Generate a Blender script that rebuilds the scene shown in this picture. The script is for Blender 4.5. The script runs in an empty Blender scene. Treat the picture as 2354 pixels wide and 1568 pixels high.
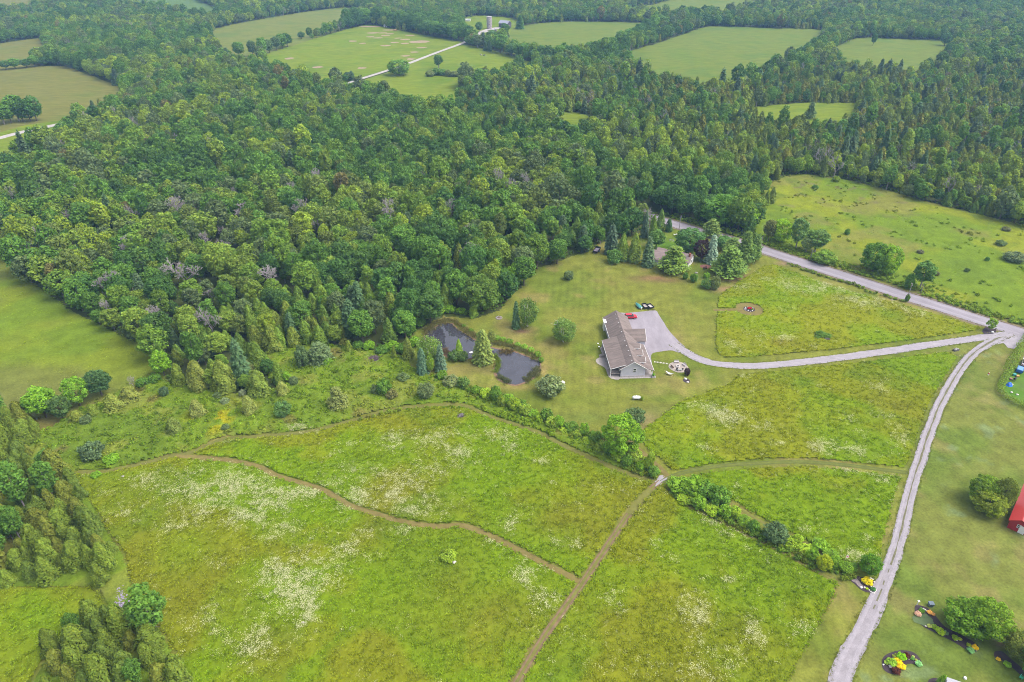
import bpy, bmesh, math, random
import numpy as np
from mathutils import Vector, Matrix

random.seed(11)
rng = np.random.default_rng(11)
sc = bpy.context.scene
col = sc.collection

# ------------------------------------------------------------------ camera, sky, sun, exposure
CAM_H, PITCH, FPX = 120.0, math.radians(32.0), 1569.33
cam_d = bpy.data.cameras.new('camera'); cam_d.lens = 24.0; cam_d.sensor_width = 36.0
cam_d.clip_start = 0.5; cam_d.clip_end = 12000.0
cam = bpy.data.objects.new('camera', cam_d); col.objects.link(cam)
cam.location = (0, 0, CAM_H); cam.rotation_euler = (math.radians(90) - PITCH, 0, 0)
sc.camera = cam

SUN_EL, SUN_AZ = math.radians(56), math.radians(100)      # azimuth clockwise from +Y
world = bpy.data.worlds.new('World'); sc.world = world; world.use_nodes = True
wn = world.node_tree; wn.nodes.clear()
w_out = wn.nodes.new('ShaderNodeOutputWorld'); w_bg = wn.nodes.new('ShaderNodeBackground')
w_sky = wn.nodes.new('ShaderNodeTexSky'); w_sky.sky_type = 'NISHITA'; w_sky.sun_disc = False
w_sky.sun_elevation = SUN_EL; w_sky.sun_rotation = SUN_AZ
w_sky.air_density = 1.0; w_sky.dust_density = 4.0; w_sky.ozone_density = 1.0
w_hs = wn.nodes.new('ShaderNodeHueSaturation'); w_hs.inputs['Saturation'].default_value = 0.35
wn.links.new(w_sky.outputs[0], w_hs.inputs['Color']); wn.links.new(w_hs.outputs[0], w_bg.inputs['Color'])
w_bg.inputs['Strength'].default_value = 0.15
wn.links.new(w_bg.outputs[0], w_out.inputs['Surface'])

sun_d = bpy.data.lights.new('sun', 'SUN'); sun_d.energy = 1.15; sun_d.angle = math.radians(38); sun_d.color = (1.0, 0.95, 0.87)
sun = bpy.data.objects.new('sun', sun_d); col.objects.link(sun)
sdir = Vector((math.sin(SUN_AZ) * math.cos(SUN_EL), math.cos(SUN_AZ) * math.cos(SUN_EL), math.sin(SUN_EL)))
sun.rotation_euler = sdir.to_track_quat('Z', 'Y').to_euler(); sun.location = (60, 60, 200)

vs = sc.view_settings
vs.view_transform = 'Standard'; vs.look = 'None'; vs.gamma = 1.0; vs.use_curve_mapping = False
vs.exposure = 1.32
cy = sc.cycles
cy.max_bounces = 5; cy.diffuse_bounces = 3; cy.glossy_bounces = 2; cy.transmission_bounces = 2; cy.volume_bounces = 0
cy.transparent_max_bounces = 4
cy.filter_width = 1.0
cy.use_denoising = True; cy.denoiser = 'OPENIMAGEDENOISE'; cy.denoising_prefilter = 'NONE'

# ------------------------------------------------------------------ helpers: picture point <-> ground
SP, CP = math.sin(PITCH), math.cos(PITCH)
def G(px, py, z=0.0):
    u, v = (px - 1177) / FPX, (py - 784) / FPX
    t = (CAM_H - z) / (SP + v * CP)
    return (t * u, t * (CP - v * SP))
def Pn(x, y, z=0.0):
    d = y * CP + (CAM_H - z) * SP
    up = y * SP - (CAM_H - z) * CP
    return 1177 + FPX * x / d, 784 - FPX * up / d
def depth(py, z=0.0):
    return (CAM_H - z) / (SP + (py - 784) / FPX * CP)
def GG(pts, z=0.0): return [G(a, b, z) for a, b in pts]

_tab = [np.random.default_rng(100 + i).random((256, 256)) for i in range(8)]
def vnoise(x, y, k=0):
    x = np.asarray(x, float); y = np.asarray(y, float)
    xi = np.floor(x).astype(int); yi = np.floor(y).astype(int)
    fx = x - xi; fy = y - yi; fx = fx * fx * (3 - 2 * fx); fy = fy * fy * (3 - 2 * fy)
    t = _tab[k % 8]
    a = t[xi % 256, yi % 256]; b = t[(xi + 1) % 256, yi % 256]; c = t[xi % 256, (yi + 1) % 256]; d = t[(xi + 1) % 256, (yi + 1) % 256]
    return (a * (1 - fx) + b * fx) * (1 - fy) + (c * (1 - fx) + d * fx) * fy
def fbm(x, y, s, k=0, o=4):
    r = 0; a = 0.5; n = 0
    x = np.asarray(x); y = np.asarray(y)
    for i in range(o):
        t = 0.6 + 1.1 * i + k; ca, sa = math.cos(t), math.sin(t)
        r = r + a * vnoise((x * ca - y * sa) / s + 17.3 * i, (x * sa + y * ca) / s + 9.1 * i, k + i); n += a; a *= 0.5; s *= 0.53
    return r / n
def sstep(a, b, x):
    t = np.clip((x - a) / (b - a), 0, 1); return t * t * (3 - 2 * t)
def inside(poly, x, y):
    x = np.asarray(x, float); y = np.asarray(y, float)
    r = np.zeros(x.shape, bool); n = len(poly)
    for i in range(n):
        x0, y0 = poly[i]; x1, y1 = poly[(i + 1) % n]
        if y0 == y1: continue
        c = ((y0 > y) != (y1 > y)) & (x < (x1 - x0) * (y - y0) / (y1 - y0) + x0)
        r ^= c
    return r
def pdist(line, x, y, closed=False):
    d = np.full(np.shape(x), 1e9); n = len(line)
    for i in range(n if closed else n - 1):
        ax, ay = line[i]; bx, by = line[(i + 1) % n]
        dx, dy = bx - ax, by - ay; L = dx * dx + dy * dy + 1e-9
        t = np.clip(((x - ax) * dx + (y - ay) * dy) / L, 0, 1)
        d = np.minimum(d, (x - ax - t * dx) ** 2 + (y - ay - t * dy) ** 2)
    return np.sqrt(d)
def smooth_line(pts, step=1.5):
    pts = [Vector((p[0], p[1])) for p in pts]; out = []
    for i in range(len(pts) - 1):
        p0 = pts[max(i - 1, 0)]; p1 = pts[i]; p2 = pts[i + 1]; p3 = pts[min(i + 2, len(pts) - 1)]
        n = max(1, int((p2 - p1).length / step))
        for j in range(n):
            t = j / n
            out.append(0.5 * ((2 * p1) + (-p0 + p2) * t + (2 * p0 - 5 * p1 + 4 * p2 - p3) * t * t + (-p0 + 3 * p1 - 3 * p2 + p3) * t ** 3))
    out.append(pts[-1])
    return [(p.x, p.y) for p in out]
def smooth_loop(pts, step=1.5):
    n = len(pts); q = [pts[-1]] + list(pts) + [pts[0], pts[1]]; out = []
    q = [Vector((p[0], p[1])) for p in q]
    for i in range(1, n + 1):
        p0, p1, p2, p3 = q[i - 1], q[i], q[i + 1], q[i + 2]
        m = max(1, int((p2 - p1).length / step))
        for j in range(m):
            t = j / m
            out.append(0.5 * ((2 * p1) + (-p0 + p2) * t + (2 * p0 - 5 * p1 + 4 * p2 - p3) * t * t + (-p0 + 3 * p1 - 3 * p2 + p3) * t ** 3))
    return [(p.x, p.y) for p in out]

# ------------------------------------------------------------------ helpers: objects
def tag(o, label=None, cat=None, group=None, kind=None):
    if label: o['label'] = label
    if cat: o['category'] = cat
    if group: o['group'] = group
    if kind: o['kind'] = kind
    return o
def empty(name, loc, rz=0.0, scale=(1, 1, 1)):
    o = bpy.data.objects.new(name, None); col.objects.link(o)
    o.location = loc; o.rotation_euler = (0, 0, rz); o.scale = scale; o.empty_display_size = 0.2
    return o
def link(name, me, parent=None, loc=None):
    o = bpy.data.objects.new(name, me); col.objects.link(o)
    if parent: o.parent = parent
    if loc: o.location = loc
    return o
def np_mesh(name, V, F, mats=(), smooth=False, midx=None):
    V = np.asarray(V, np.float32); F = np.asarray(F, np.int32)
    me = bpy.data.meshes.new(name); k = F.shape[1]
    me.vertices.add(len(V)); me.vertices.foreach_set('co', V.ravel())
    me.loops.add(F.size); me.loops.foreach_set('vertex_index', F.ravel())
    me.polygons.add(len(F)); me.polygons.foreach_set('loop_start', np.arange(0, F.size, k, dtype=np.int32))
    for m in mats: me.materials.append(m)
    if midx is not None: me.polygons.foreach_set('material_index', np.asarray(midx, np.int32))
    if smooth: me.polygons.foreach_set('use_smooth', np.ones(len(F), bool))
    me.update(calc_edges=True)
    return me
def set_tint(me, C, name='tint'):
    a = me.attributes.new(name, 'FLOAT_COLOR', 'POINT')
    C = np.asarray(C, np.float32)
    if C.shape[1] == 3: C = np.concatenate([C, np.ones((len(C), 1), np.float32)], 1)
    a.data.foreach_set('color', C.ravel())

class MB:
    def __init__(s): s.v = []; s.f = []
    def add(s, vs, fs):
        b = len(s.v); s.v += [tuple(v) for v in vs]; s.f += [tuple(b + i for i in f) for f in fs]; return s
    def box(s, cx, cy, cz, sx, sy, sz, rz=0.0, tilt=0.0):
        m = Matrix.Translation((cx, cy, cz)) @ Matrix.Rotation(rz, 4, 'Z') @ Matrix.Rotation(tilt, 4, 'Y')
        vs = [m @ Vector((x * sx / 2, y * sy / 2, z * sz / 2)) for x in (-1, 1) for y in (-1, 1) for z in (-1, 1)]
        return s.add(vs, [(0, 1, 3, 2), (4, 6, 7, 5), (0, 4, 5, 1), (2, 3, 7, 6), (0, 2, 6, 4), (1, 5, 7, 3)])
    def tube(s, p, q, r0, r1=None, n=6, cap=True):
        r1 = r0 if r1 is None else r1
        p = Vector(p); q = Vector(q); d = (q - p).normalized()
        a = d.orthogonal().normalized(); b = d.cross(a); vs = []
        for c, r in ((p, r0), (q, r1)):
            for i in range(n):
                t = 2 * math.pi * i / n; vs.append(c + a * math.cos(t) * r + b * math.sin(t) * r)
        fs = [(i, (i + 1) % n, n + (i + 1) % n, n + i) for i in range(n)]
        if cap: fs += [tuple(range(n - 1, -1, -1)), tuple(range(n, 2 * n))]
        return s.add(vs, fs)
    def prism(s, poly, z0, z1):
        n = len(poly); vs = [(x, y, z0) for x, y in poly] + [(x, y, z1) for x, y in poly]
        return s.add(vs, [(i, (i + 1) % n, n + (i + 1) % n, n + i) for i in range(n)] + [tuple(range(n - 1, -1, -1)), tuple(range(n, 2 * n))])
    def slab(s, a, b, c, d, th):
        a, b, c, d = map(Vector, (a, b, c, d)); n = (b - a).cross(d - a).normalized()
        if n.z < 0: n = -n
        vs = [a, b, c, d] + [p - n * th for p in (a, b, c, d)]
        return s.add(vs, [(0, 1, 2, 3), (7, 6, 5, 4), (0, 4, 5, 1), (1, 5, 6, 2), (2, 6, 7, 3), (3, 7, 4, 0)])
    def lump(s, x, y, z, rx, ry, rz, seed=0, n=8, m=5, j=0.18):
        r = random.Random(seed); vs = [(x, y, z - rz)]; fs = []
        for i in range(1, m):
            ph = math.pi * i / m
            for k in range(n):
                a = 2 * math.pi * k / n; q = 1 + r.uniform(-j, j)
                vs.append((x + rx * q * math.sin(ph) * math.cos(a), y + ry * q * math.sin(ph) * math.sin(a), z - rz * q * math.cos(ph)))
        vs.append((x, y, z + rz)); T = len(vs) - 1
        for k in range(n): fs.append((0, 1 + (k + 1) % n, 1 + k)); fs.append((T, 1 + (m - 2) * n + k, 1 + (m - 2) * n + (k + 1) % n))
        for i in range(m - 2):
            for k in range(n): fs.append((1 + i * n + k, 1 + i * n + (k + 1) % n, 1 + (i + 1) * n + (k + 1) % n, 1 + (i + 1) * n + k))
        return s.add(vs, fs)
    def build(s, name, mat, parent=None, smooth=False, loc=None):
        me = bpy.data.meshes.new(name); me.from_pydata(s.v, [], s.f); me.materials.append(mat); me.update()
        bm = bmesh.new(); bm.from_mesh(me); bmesh.ops.recalc_face_normals(bm, faces=bm.faces); bm.to_mesh(me); bm.free()
        if smooth:
            for p in me.polygons: p.use_smooth = True
        return link(name, me, parent, loc)

# ------------------------------------------------------------------ materials
GK = 0.79      # reflectances below are given for a slightly darker exposure
def gk(c): return tuple(v * GK for v in c)
def new_mat(name):
    m = bpy.data.materials.new(name); m.use_nodes = True; nt = m.node_tree
    return m, nt, nt.nodes['Principled BSDF']
def nd(nt, t, **kw):
    n = nt.nodes.new(t)
    for k, v in kw.items(): setattr(n, k, v)
    return n
def mulcol(nt, colsock, valsock):
    x = nd(nt, 'ShaderNodeMix', data_type='RGBA', blend_type='MULTIPLY'); x.inputs[0].default_value = 1
    nt.links.new(colsock, x.inputs[6]); nt.links.new(valsock, x.inputs[7]); return x.outputs[2]
def noise_val(nt, pos, scale, detail, lo, hi, stretch=None, rough=0.6):
    src = pos
    if stretch:
        mp = nd(nt, 'ShaderNodeMapping'); mp.inputs['Scale'].default_value = stretch[:3]
        if len(stretch) > 3: mp.inputs['Rotation'].default_value = (0, 0, stretch[3])
        nt.links.new(pos, mp.inputs[0]); src = mp.outputs[0]
    n = nd(nt, 'ShaderNodeTexNoise'); n.inputs['Scale'].default_value = scale; n.inputs['Detail'].default_value = detail; n.inputs['Roughness'].default_value = rough
    nt.links.new(src, n.inputs['Vector'])
    r = nd(nt, 'ShaderNodeMapRange'); r.inputs[1].default_value = 0.3; r.inputs[2].default_value = 0.7; r.inputs[3].default_value = lo; r.inputs[4].default_value = hi
    nt.links.new(n.outputs[0], r.inputs[0]); return r.outputs[0]
def pos_of(nt): return nd(nt, 'ShaderNodeNewGeometry').outputs['Position']
def obj_of(nt): return nd(nt, 'ShaderNodeTexCoord').outputs['Object']

def mat_plain(name, c, rough=0.6, metal=0.0, var=0.12, scale=3.0, bump=0.0, spec=0.4):
    c = gk(c)
    m, nt, b = new_mat(name)
    rgb = nd(nt, 'ShaderNodeRGB'); rgb.outputs[0].default_value = (*c, 1)
    v = noise_val(nt, obj_of(nt), scale, 4, 1 - var, 1 + var)
    nt.links.new(mulcol(nt, rgb.outputs[0], v), b.inputs['Base Color'])
    b.inputs['Roughness'].default_value = rough; b.inputs['Metallic'].default_value = metal; b.inputs['Specular IOR Level'].default_value = spec
    if bump:
        bp = nd(nt, 'ShaderNodeBump'); bp.inputs['Strength'].default_value = bump; bp.inputs['Distance'].default_value = 0.1
        nt.links.new(v, bp.inputs['Height']); nt.links.new(bp.outputs[0], b.inputs['Normal'])
    return m

def mat_tint_ground(name, fine=0.35, mid=0.2, bump=0.6, stretch=None):
    """colour from the 'tint' attribute of the mesh, with fine grass texture"""
    m, nt, b = new_mat(name); p = pos_of(nt)
    a = nd(nt, 'ShaderNodeAttribute', attribute_name='tint')
    v1 = noise_val(nt, p, 1.6, 5, 1 - fine, 1 + fine, stretch, 0.7); v2 = noise_val(nt, p, 0.22, 4, 1 - mid, 1 + mid)
    kk = nd(nt, 'ShaderNodeRGB'); kk.outputs[0].default_value = (GK, GK, GK, 1)
    c = mulcol(nt, mulcol(nt, mulcol(nt, a.outputs['Color'], kk.outputs[0]), v1), v2)
    nt.links.new(c, b.inputs['Base Color']); b.inputs['Roughness'].default_value = 0.95; b.inputs['Specular IOR Level'].default_value = 0.04
    if bump:
        bp = nd(nt, 'ShaderNodeBump'); bp.inputs['Strength'].default_value = bump; bp.inputs['Distance'].default_value = 0.25
        nt.links.new(v1, bp.inputs['Height']); nt.links.new(bp.outputs[0], b.inputs['Normal'])
    return m

def mat_field(name, c1, c2, c3, s=0.02, fine=0.14, stretch=None):
    """far field: large soft patches of three grass colours"""
    c1, c2, c3 = gk(c1), gk(c2), gk(c3)
    m, nt, b = new_mat(name); p = pos_of(nt)
    n = nd(nt, 'ShaderNodeTexNoise'); n.inputs['Scale'].default_value = s; n.inputs['Detail'].default_value = 6; n.inputs['Roughness'].default_value = 0.62
    nt.links.new(p, n.inputs['Vector'])
    r = nd(nt, 'ShaderNodeValToRGB'); e = r.color_ramp.elements
    e[0].position = 0.36; e[0].color = (*c1, 1); e[1].position = 0.64; e[1].color = (*c3, 1)
    k = r.color_ramp.elements.new(0.5); k.color = (*c2, 1)
    nt.links.new(n.outputs[0], r.inputs[0])
    v1 = noise_val(nt, p, 0.35, 5, 1 - fine, 1 + fine, stretch, 0.7)
    nt.links.new(mulcol(nt, r.outputs[0], v1), b.inputs['Base Color'])
    b.inputs['Roughness'].default_value = 0.95; b.inputs['Specular IOR Level'].default_value = 0.04
    return m

def mat_leaf(name, rough=0.6, trans=0.4):
    m, nt, b = new_mat(name)
    a = nd(nt, 'ShaderNodeAttribute', attribute_name='tint', attribute_type='INSTANCER')
    v = nd(nt, 'ShaderNodeAttribute', attribute_name='var')
    k = nd(nt, 'ShaderNodeRGB'); k.outputs[0].default_value = (1.92, 1.98, 1.42, 1)
    c = mulcol(nt, mulcol(nt, a.outputs['Color'], v.outputs['Color']), k.outputs[0])
    nt.links.new(c, b.inputs['Base Color']); b.inputs['Roughness'].default_value = rough; b.inputs['Specular IOR Level'].default_value = 0.1
    t = nd(nt, 'ShaderNodeBsdfTranslucent'); nt.links.new(c, t.inputs['Color'])
    mx = nd(nt, 'ShaderNodeMixShader'); mx.inputs[0].default_value = trans
    nt.links.new(b.outputs[0], mx.inputs[1]); nt.links.new(t.outputs[0], mx.inputs[2])
    nt.links.new(mx.outputs[0], nt.nodes['Material Output'].inputs['Surface'])
    return m

def mat_gravel(name, c, dark=0.75, scale=0.5, stretch=None, rough=0.95):
    c = gk(c)
    m, nt, b = new_mat(name); p = pos_of(nt)
    rgb = nd(nt, 'ShaderNodeRGB'); rgb.outputs[0].default_value = (*c, 1)
    v1 = noise_val(nt, p, scale, 5, dark, 1.12, stretch); v2 = noise_val(nt, p, 7, 3, 0.85, 1.15)
    nt.links.new(mulcol(nt, mulcol(nt, rgb.outputs[0], v1), v2), b.inputs['Base Color'])
    b.inputs['Roughness'].default_value = rough; b.inputs['Specular IOR Level'].default_value = 0.2
    bp = nd(nt, 'ShaderNodeBump'); bp.inputs['Strength'].default_value = 0.4; bp.inputs['Distance'].default_value = 0.04
    nt.links.new(v2, bp.inputs['Height']); nt.links.new(bp.outputs[0], b.inputs['Normal'])
    return m

LEAF = mat_leaf('leaves'); NEEDLE = mat_leaf('needles', 0.65, 0.2)
BARK = mat_plain('bark', (0.12, 0.095, 0.075), 0.9, var=0.35, bump=0.4)
BARK_GREY = mat_plain('grey_bark', (0.30, 0.265, 0.26), 0.9, var=0.25)
BARK_WHITE = mat_plain('birch_bark', (0.60, 0.58, 0.55), 0.8, var=0.25)
GRASS = mat_tint_ground('mown_grass', 0.26, 0.20, 0.35)
MEADOW = mat_tint_ground('meadow_grass', 0.24, 0.12, 0.35)
WEEDS = mat_tint_ground('weeds', 0.32, 0.16, 0.5)
GRAVEL = mat_gravel('gravel', (0.315, 0.285, 0.31), 0.84, 0.35)
GRAVEL_PAD = mat_gravel('parking_gravel', (0.29, 0.26, 0.29), 0.8, 0.3, (1.0, 0.35, 1, 0.2))
ASPHALT = mat_gravel('worn_tarseal', (0.262, 0.235, 0.262), 0.88, 0.15, (1, 1, 1))
DIRT = mat_gravel('dry_cut_grass', (0.185, 0.150, 0.045), 0.75, 0.5)
CUT = mat_gravel('cut_grass', (0.160, 0.158, 0.035), 0.75, 0.5)
MULCH = mat_gravel('mulch', (0.06, 0.042, 0.05), 0.7, 1.2)
ROCK = mat_plain('field_stone', (0.34, 0.31, 0.30), 0.9, var=0.25, bump=0.3)
ROCK_PALE = mat_plain('pale_stone', (0.62, 0.57, 0.54), 0.9, var=0.2)
WHITE = mat_plain('white_paint', (0.78, 0.77, 0.77), 0.5, var=0.05)
BLACKM = mat_plain('black_metal', (0.02, 0.018, 0.025), 0.45, 0.3)
RUBBER = mat_plain('rubber', (0.018, 0.018, 0.018), 0.85)
GLASS = mat_plain('dark_glass', (0.02, 0.024, 0.03), 0.08, 0.0, spec=0.8)
STEEL = mat_plain('steel', (0.45, 0.45, 0.47), 0.35, 0.8)
WOOD_GREY = mat_plain('weathered_wood', (0.28, 0.24, 0.22), 0.85, var=0.25)
WOOD_BROWN = mat_plain('brown_wood', (0.16, 0.10, 0.07), 0.8, var=0.25)
RED = mat_plain('red_paint', (0.50, 0.015, 0.03), 0.3, var=0.04)


# ------------------------------------------------------------------ tree prototypes
def leaves(C, N, S, asp=0.62, rg=None, T=None, varw=0.22, lobevar=None):
    n = len(C); N = N / (np.linalg.norm(N, axis=1, keepdims=True) + 1e-9)
    if T is None: T = rg.normal(size=(n, 3))
    T = T - N * np.sum(T * N, 1, keepdims=True); T /= np.linalg.norm(T, axis=1, keepdims=True) + 1e-9
    B = np.cross(N, T); S = np.asarray(S).reshape(-1, 1)
    V = np.stack([C + T * S, C + B * S * asp, C - T * S, C - B * S * asp], 1).reshape(-1, 3)
    F = np.arange(4 * n).reshape(n, 4)
    g = 1 + rg.uniform(-varw, varw, n)
    if lobevar is not None: g = g * lobevar
    h = rg.normal(0, 0.05, n)
    c = np.stack([g * (1 + h), g, g * (1 - h), np.ones(n)], 1)
    return V, F, np.repeat(c, 4, 0)
def crown_mesh(name, parts, mat):
    Vs, Fs, Cs = [], [], []; b = 0
    for V, F, C in parts: Vs.append(V); Fs.append(F + b); Cs.append(C); b += len(V)
    me = np_mesh(name, np.concatenate(Vs), np.concatenate(Fs), [mat]); set_tint(me, np.concatenate(Cs), 'var')
    return me
def sphere_dirs(n, rg):
    d = rg.normal(size=(n, 3)); return d / np.linalg.norm(d, axis=1, keepdims=True)
def trunk_mesh(name, H, r, mat, rg, limbs=4, top=0.75, spread=0.25, R=3.0, stems=1):
    mb = MB()
    for s in range(stems):
        ox, oy = (0, 0) if stems == 1 else (rg.normal(0, .3), rg.normal(0, .3))
        p = Vector((0, 0, 0)); k = 5; pts = [p]
        for i in range(1, k + 1):
            pts.append(Vector((ox * (1 + i * .4) + rg.normal(0, .05) * H * .1, oy * (1 + i * .4) + rg.normal(0, .05) * H * .1, H * top * i / k)))
        for i in range(k): mb.tube(pts[i], pts[i + 1], r * (1 - .8 * i / k), r * (1 - .8 * (i + 1) / k), 6, False)
        for i in range(limbs):
            a = rg.uniform(0, 6.28); j = int(rg.integers(1, k)); q = pts[j]
            e = q + Vector((math.cos(a) * R * .65, math.sin(a) * R * .65, H * spread * rg.uniform(.6, 1.1)))
            m = (q + e) / 2 + Vector((0, 0, -.1 * H * spread))
            mb.tube(q, m, r * .4, r * .25, 5, False); mb.tube(m, e, r * .25, r * .07, 5, False)
    me = bpy.data.meshes.new(name); me.from_pydata(mb.v, [], mb.f); me.materials.append(mat); me.update(); return me
def lobes_crown(rg, H, R, cb, nl, per, ls, lobe=(.30, .46), fill=.78, up=.25, rnd=.5, asp=.62, droop=0.0):
    zc = H * (cb + (1 - cb) * .5); az = H * (1 - cb) / 2; parts = []
    for i in range(nl):
        u = 1 - 2 * (i + .5) / nl; ang = i * 2.39996 + rg.uniform(-.5, .5); q = math.sqrt(max(0, 1 - u * u))
        d = np.array([q * math.cos(ang), q * math.sin(ang), u * .95 + .05]); rl = R * rg.uniform(*lobe)
        f = rg.uniform(fill - .22, fill + .05)
        c = np.array([d[0] * (R - rl) * f / .8, d[1] * (R - rl) * f / .8, zc + d[2] * (az - rl * .8) * f / .75])
        s = sphere_dirs(per, rg); s = s[(s @ d) > -0.35]
        P = c + s * rl * rg.uniform(.72, 1.1, (len(s), 1)) * np.array([1, 1, .85])
        P[:, 2] -= droop * rg.random(len(s)) * rl
        N = s * .8 + np.array([0, 0, up]) + rg.normal(size=s.shape) * rnd
        parts.append(leaves(P, N, ls * rg.uniform(.6, 1.25, len(s)), asp, rg, lobevar=rg.uniform(.80, 1.20)))  # random tone per lobe, spread widened to paint in clump light and shade
    return parts
def spruce_crown(rg, H, R, lev, ls, droop=.30, pw=.60, dens=1.1):
    P, N, T, S = [], [], [], []
    for i in range(lev):
        t = .03 + .95 * i / lev; z = H * t; r = R * ((1 - t) ** pw) * rg.uniform(.86, 1.1) + .12
        nb = int((6 + 8 * (1 - t)) * dens)
        for b in range(nb):
            a = 2 * math.pi * (b + rg.uniform(-.3, .3)) / nb + i * .7; rr = r * rg.uniform(.78, 1.12); k = max(2, int(rr / (ls * .85)) + 1)
            o = np.array([math.cos(a), math.sin(a), 0])
            for j in range(k):
                s = (j + .6) / k
                for w in (-1, 1):
                    side = np.array([-o[1], o[0], 0]) * w * ls * .45 * (1.15 - s * .5)
                    P.append(o * rr * s + side + np.array([0, 0, z - droop * rr * s * s + rg.normal(0, .06)]))
                    T.append(o + side * .9 + np.array([0, 0, -droop * 1.6 * s])); N.append(np.array([o[0] * .35, o[1] * .35, 1]) + rg.normal(size=3) * .3); S.append(ls * rg.uniform(.8, 1.25))
    P.append(np.array([0, 0, H * .985])); T.append(np.array([0, 0, 1.])); N.append(np.array([1., 0, 0])); S.append(ls)
    return [leaves(np.array(P), np.array(N), np.array(S), .55, rg, np.array(T), .2)]
def cedar_crown(rg, H, R, n, ls, pw=.62, lean=0):
    t = rg.random(n) ** 1.15; a = rg.uniform(0, 2 * math.pi, n); ph = rg.uniform(0, 6.28, 4)
    prof = (1 - t) ** pw * np.minimum(1, .62 + t * 3)
    lump = 1 + .13 * np.sin(3 * a + ph[0] + 5 * t) + .10 * np.sin(5 * a + ph[1] - 8 * t) + .09 * np.sin(2 * a + ph[2] + 14 * t)
    r = R * prof * lump * rg.uniform(.72, 1.06, n)
    o = np.stack([np.cos(a), np.sin(a), np.zeros(n)], 1)
    P = o * r[:, None]; P[:, 2] = H * (t * .985 + .01)
    N = o * 1.0 + np.array([0, 0, .45]) + rg.normal(size=(n, 3)) * .4
    T = np.array([0, 0, 1.]) + o * .5 + rg.normal(size=(n, 3)) * .25
    lv = 1 + .14 * np.sin(4 * a + 9 * t + ph[3])
    return [leaves(P, N, ls * rg.uniform(.7, 1.3, n), .5, rg, T, .2, lv)]
def pine_crown(rg, H, R, lev, per, ls, cb=.08):
    parts = []
    for i in range(lev):
        t = cb + (1 - cb) * i / lev; z = H * t; r = R * (1 - t) ** .7 * (.75 + .35 * rg.random()) + .15; nb = 4 + int(5 * (1 - t)) + (i % 2)
        for b in range(nb):
            a = 2 * math.pi * (b + rg.uniform(-.3, .3)) / nb + i * 1.3; rr = r * rg.uniform(.65, 1.1); o = np.array([math.cos(a), math.sin(a), .22])
            for s, kk in ((.5, .8), (.92, 1.0)):
                c = o * rr * s + np.array([0, 0, z]); q = R * .2 * kk * (1.25 - .6 * t)
                d = sphere_dirs(per, rg); P = c + d * q * np.array([1.15, 1.15, .55]) * rg.uniform(.5, 1.1, (per, 1))
                parts.append(leaves(P, d * .5 + np.array([0, 0, .6]) + rg.normal(size=d.shape) * .4, ls * rg.uniform(.7, 1.3, per), .4, rg, d + np.array([0, 0, .4]), .2, rg.uniform(.85, 1.15)))
    return parts
def bare_mesh(name, rg, H, r, mat, spread=.5, depth_=4):
    mb = MB()
    def br(p, d, L, r, k):
        q = p + d * L; mb.tube(p, q, r, r * .65, 4 if k < 3 else 3, False)
        if k == 0: return
        for i in range(3 if k > 1 else 4):
            n = Vector(rg.normal(size=3)); n = (n - d * n.dot(d)).normalized()
            br(p + d * L * rg.uniform(.55, 1), (d * (1 - spread * .6) + n * spread + Vector((0, 0, .22))).normalized(), L * rg.uniform(.55, .78), max(r * .5, .04), k - 1)
    br(Vector((0, 0, 0)), Vector((0, 0, 1)), H * .36, r, depth_)
    me = bpy.data.meshes.new(name); me.from_pydata(mb.v, [], mb.f); me.materials.append(mat); me.update(); return me

PROTO = {}   # kind -> list of dict(H, R, trunk, crown)
def proto(kind, H, R, trunk, crown):
    me = crown or trunk; co = np.empty(len(me.vertices) * 3, np.float32); me.vertices.foreach_get('co', co); co = co.reshape(-1, 3)
    R = float(np.percentile(np.hypot(co[:, 0], co[:, 1]), 96 if kind not in ('cedar', 'spruce', 'spruce_fine') else 98)); H = float(np.percentile(co[:, 2], 99.6))
    PROTO.setdefault(kind, []).append(dict(H=H, R=R, trunk=trunk, crown=crown))
def R_(s): return np.random.default_rng(s)
for i in range(6):    # broadleaf of the wood
    rg = R_(20 + i); H, R = 13.0, 4.3
    proto('broad', H, R, trunk_mesh('trunk', H, .28, BARK, rg, 4, .7, .2, R), crown_mesh('crown', lobes_crown(rg, H, R, .12 + .04 * (i % 3), 34 + 5 * (i % 3), 125, .37, (.22, .40)), LEAF))
for i in range(3):    # near broadleaf, finer
    rg = R_(40 + i); H, R = 12.0, 5.0
    proto('broad_fine', H, R, trunk_mesh('trunk', H, .32, BARK, rg, 6, .75, .2, R), crown_mesh('crown', lobes_crown(rg, H, R, .10, 62, 150, .32, (.17, .30), .9), LEAF))
for i in range(3):    # tall narrow broadleaf
    rg = R_(50 + i); H, R = 14.0, 3.0
    proto('tall', H, R, trunk_mesh('trunk', H, .2, BARK_GREY, rg, 5, .85, .12, R), crown_mesh('crown', lobes_crown(rg, H, R, .2, 28, 95, .33, (.28, .46), .72), LEAF))
for i in range(2):    # birch
    rg = R_(60 + i); H, R = 10.0, 3.6
    proto('birch', H, R, trunk_mesh('trunk', H, .14, BARK_WHITE, rg, 4, .85, .15, R, 3), crown_mesh('crown', lobes_crown(rg, H, R, .06, 30, 150, .25, (.28, .42), .72, .1, .7, .6, .7), LEAF))
for i in range(4):
    rg = R_(70 + i); H, R = 9.0, 2.1
    proto('cedar', H, R, trunk_mesh('trunk', H, .16, BARK, rg, 0, .9), crown_mesh('crown', cedar_crown(rg, H, R, 2300, .28, .40 + .10 * (i % 3)), NEEDLE))
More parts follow.
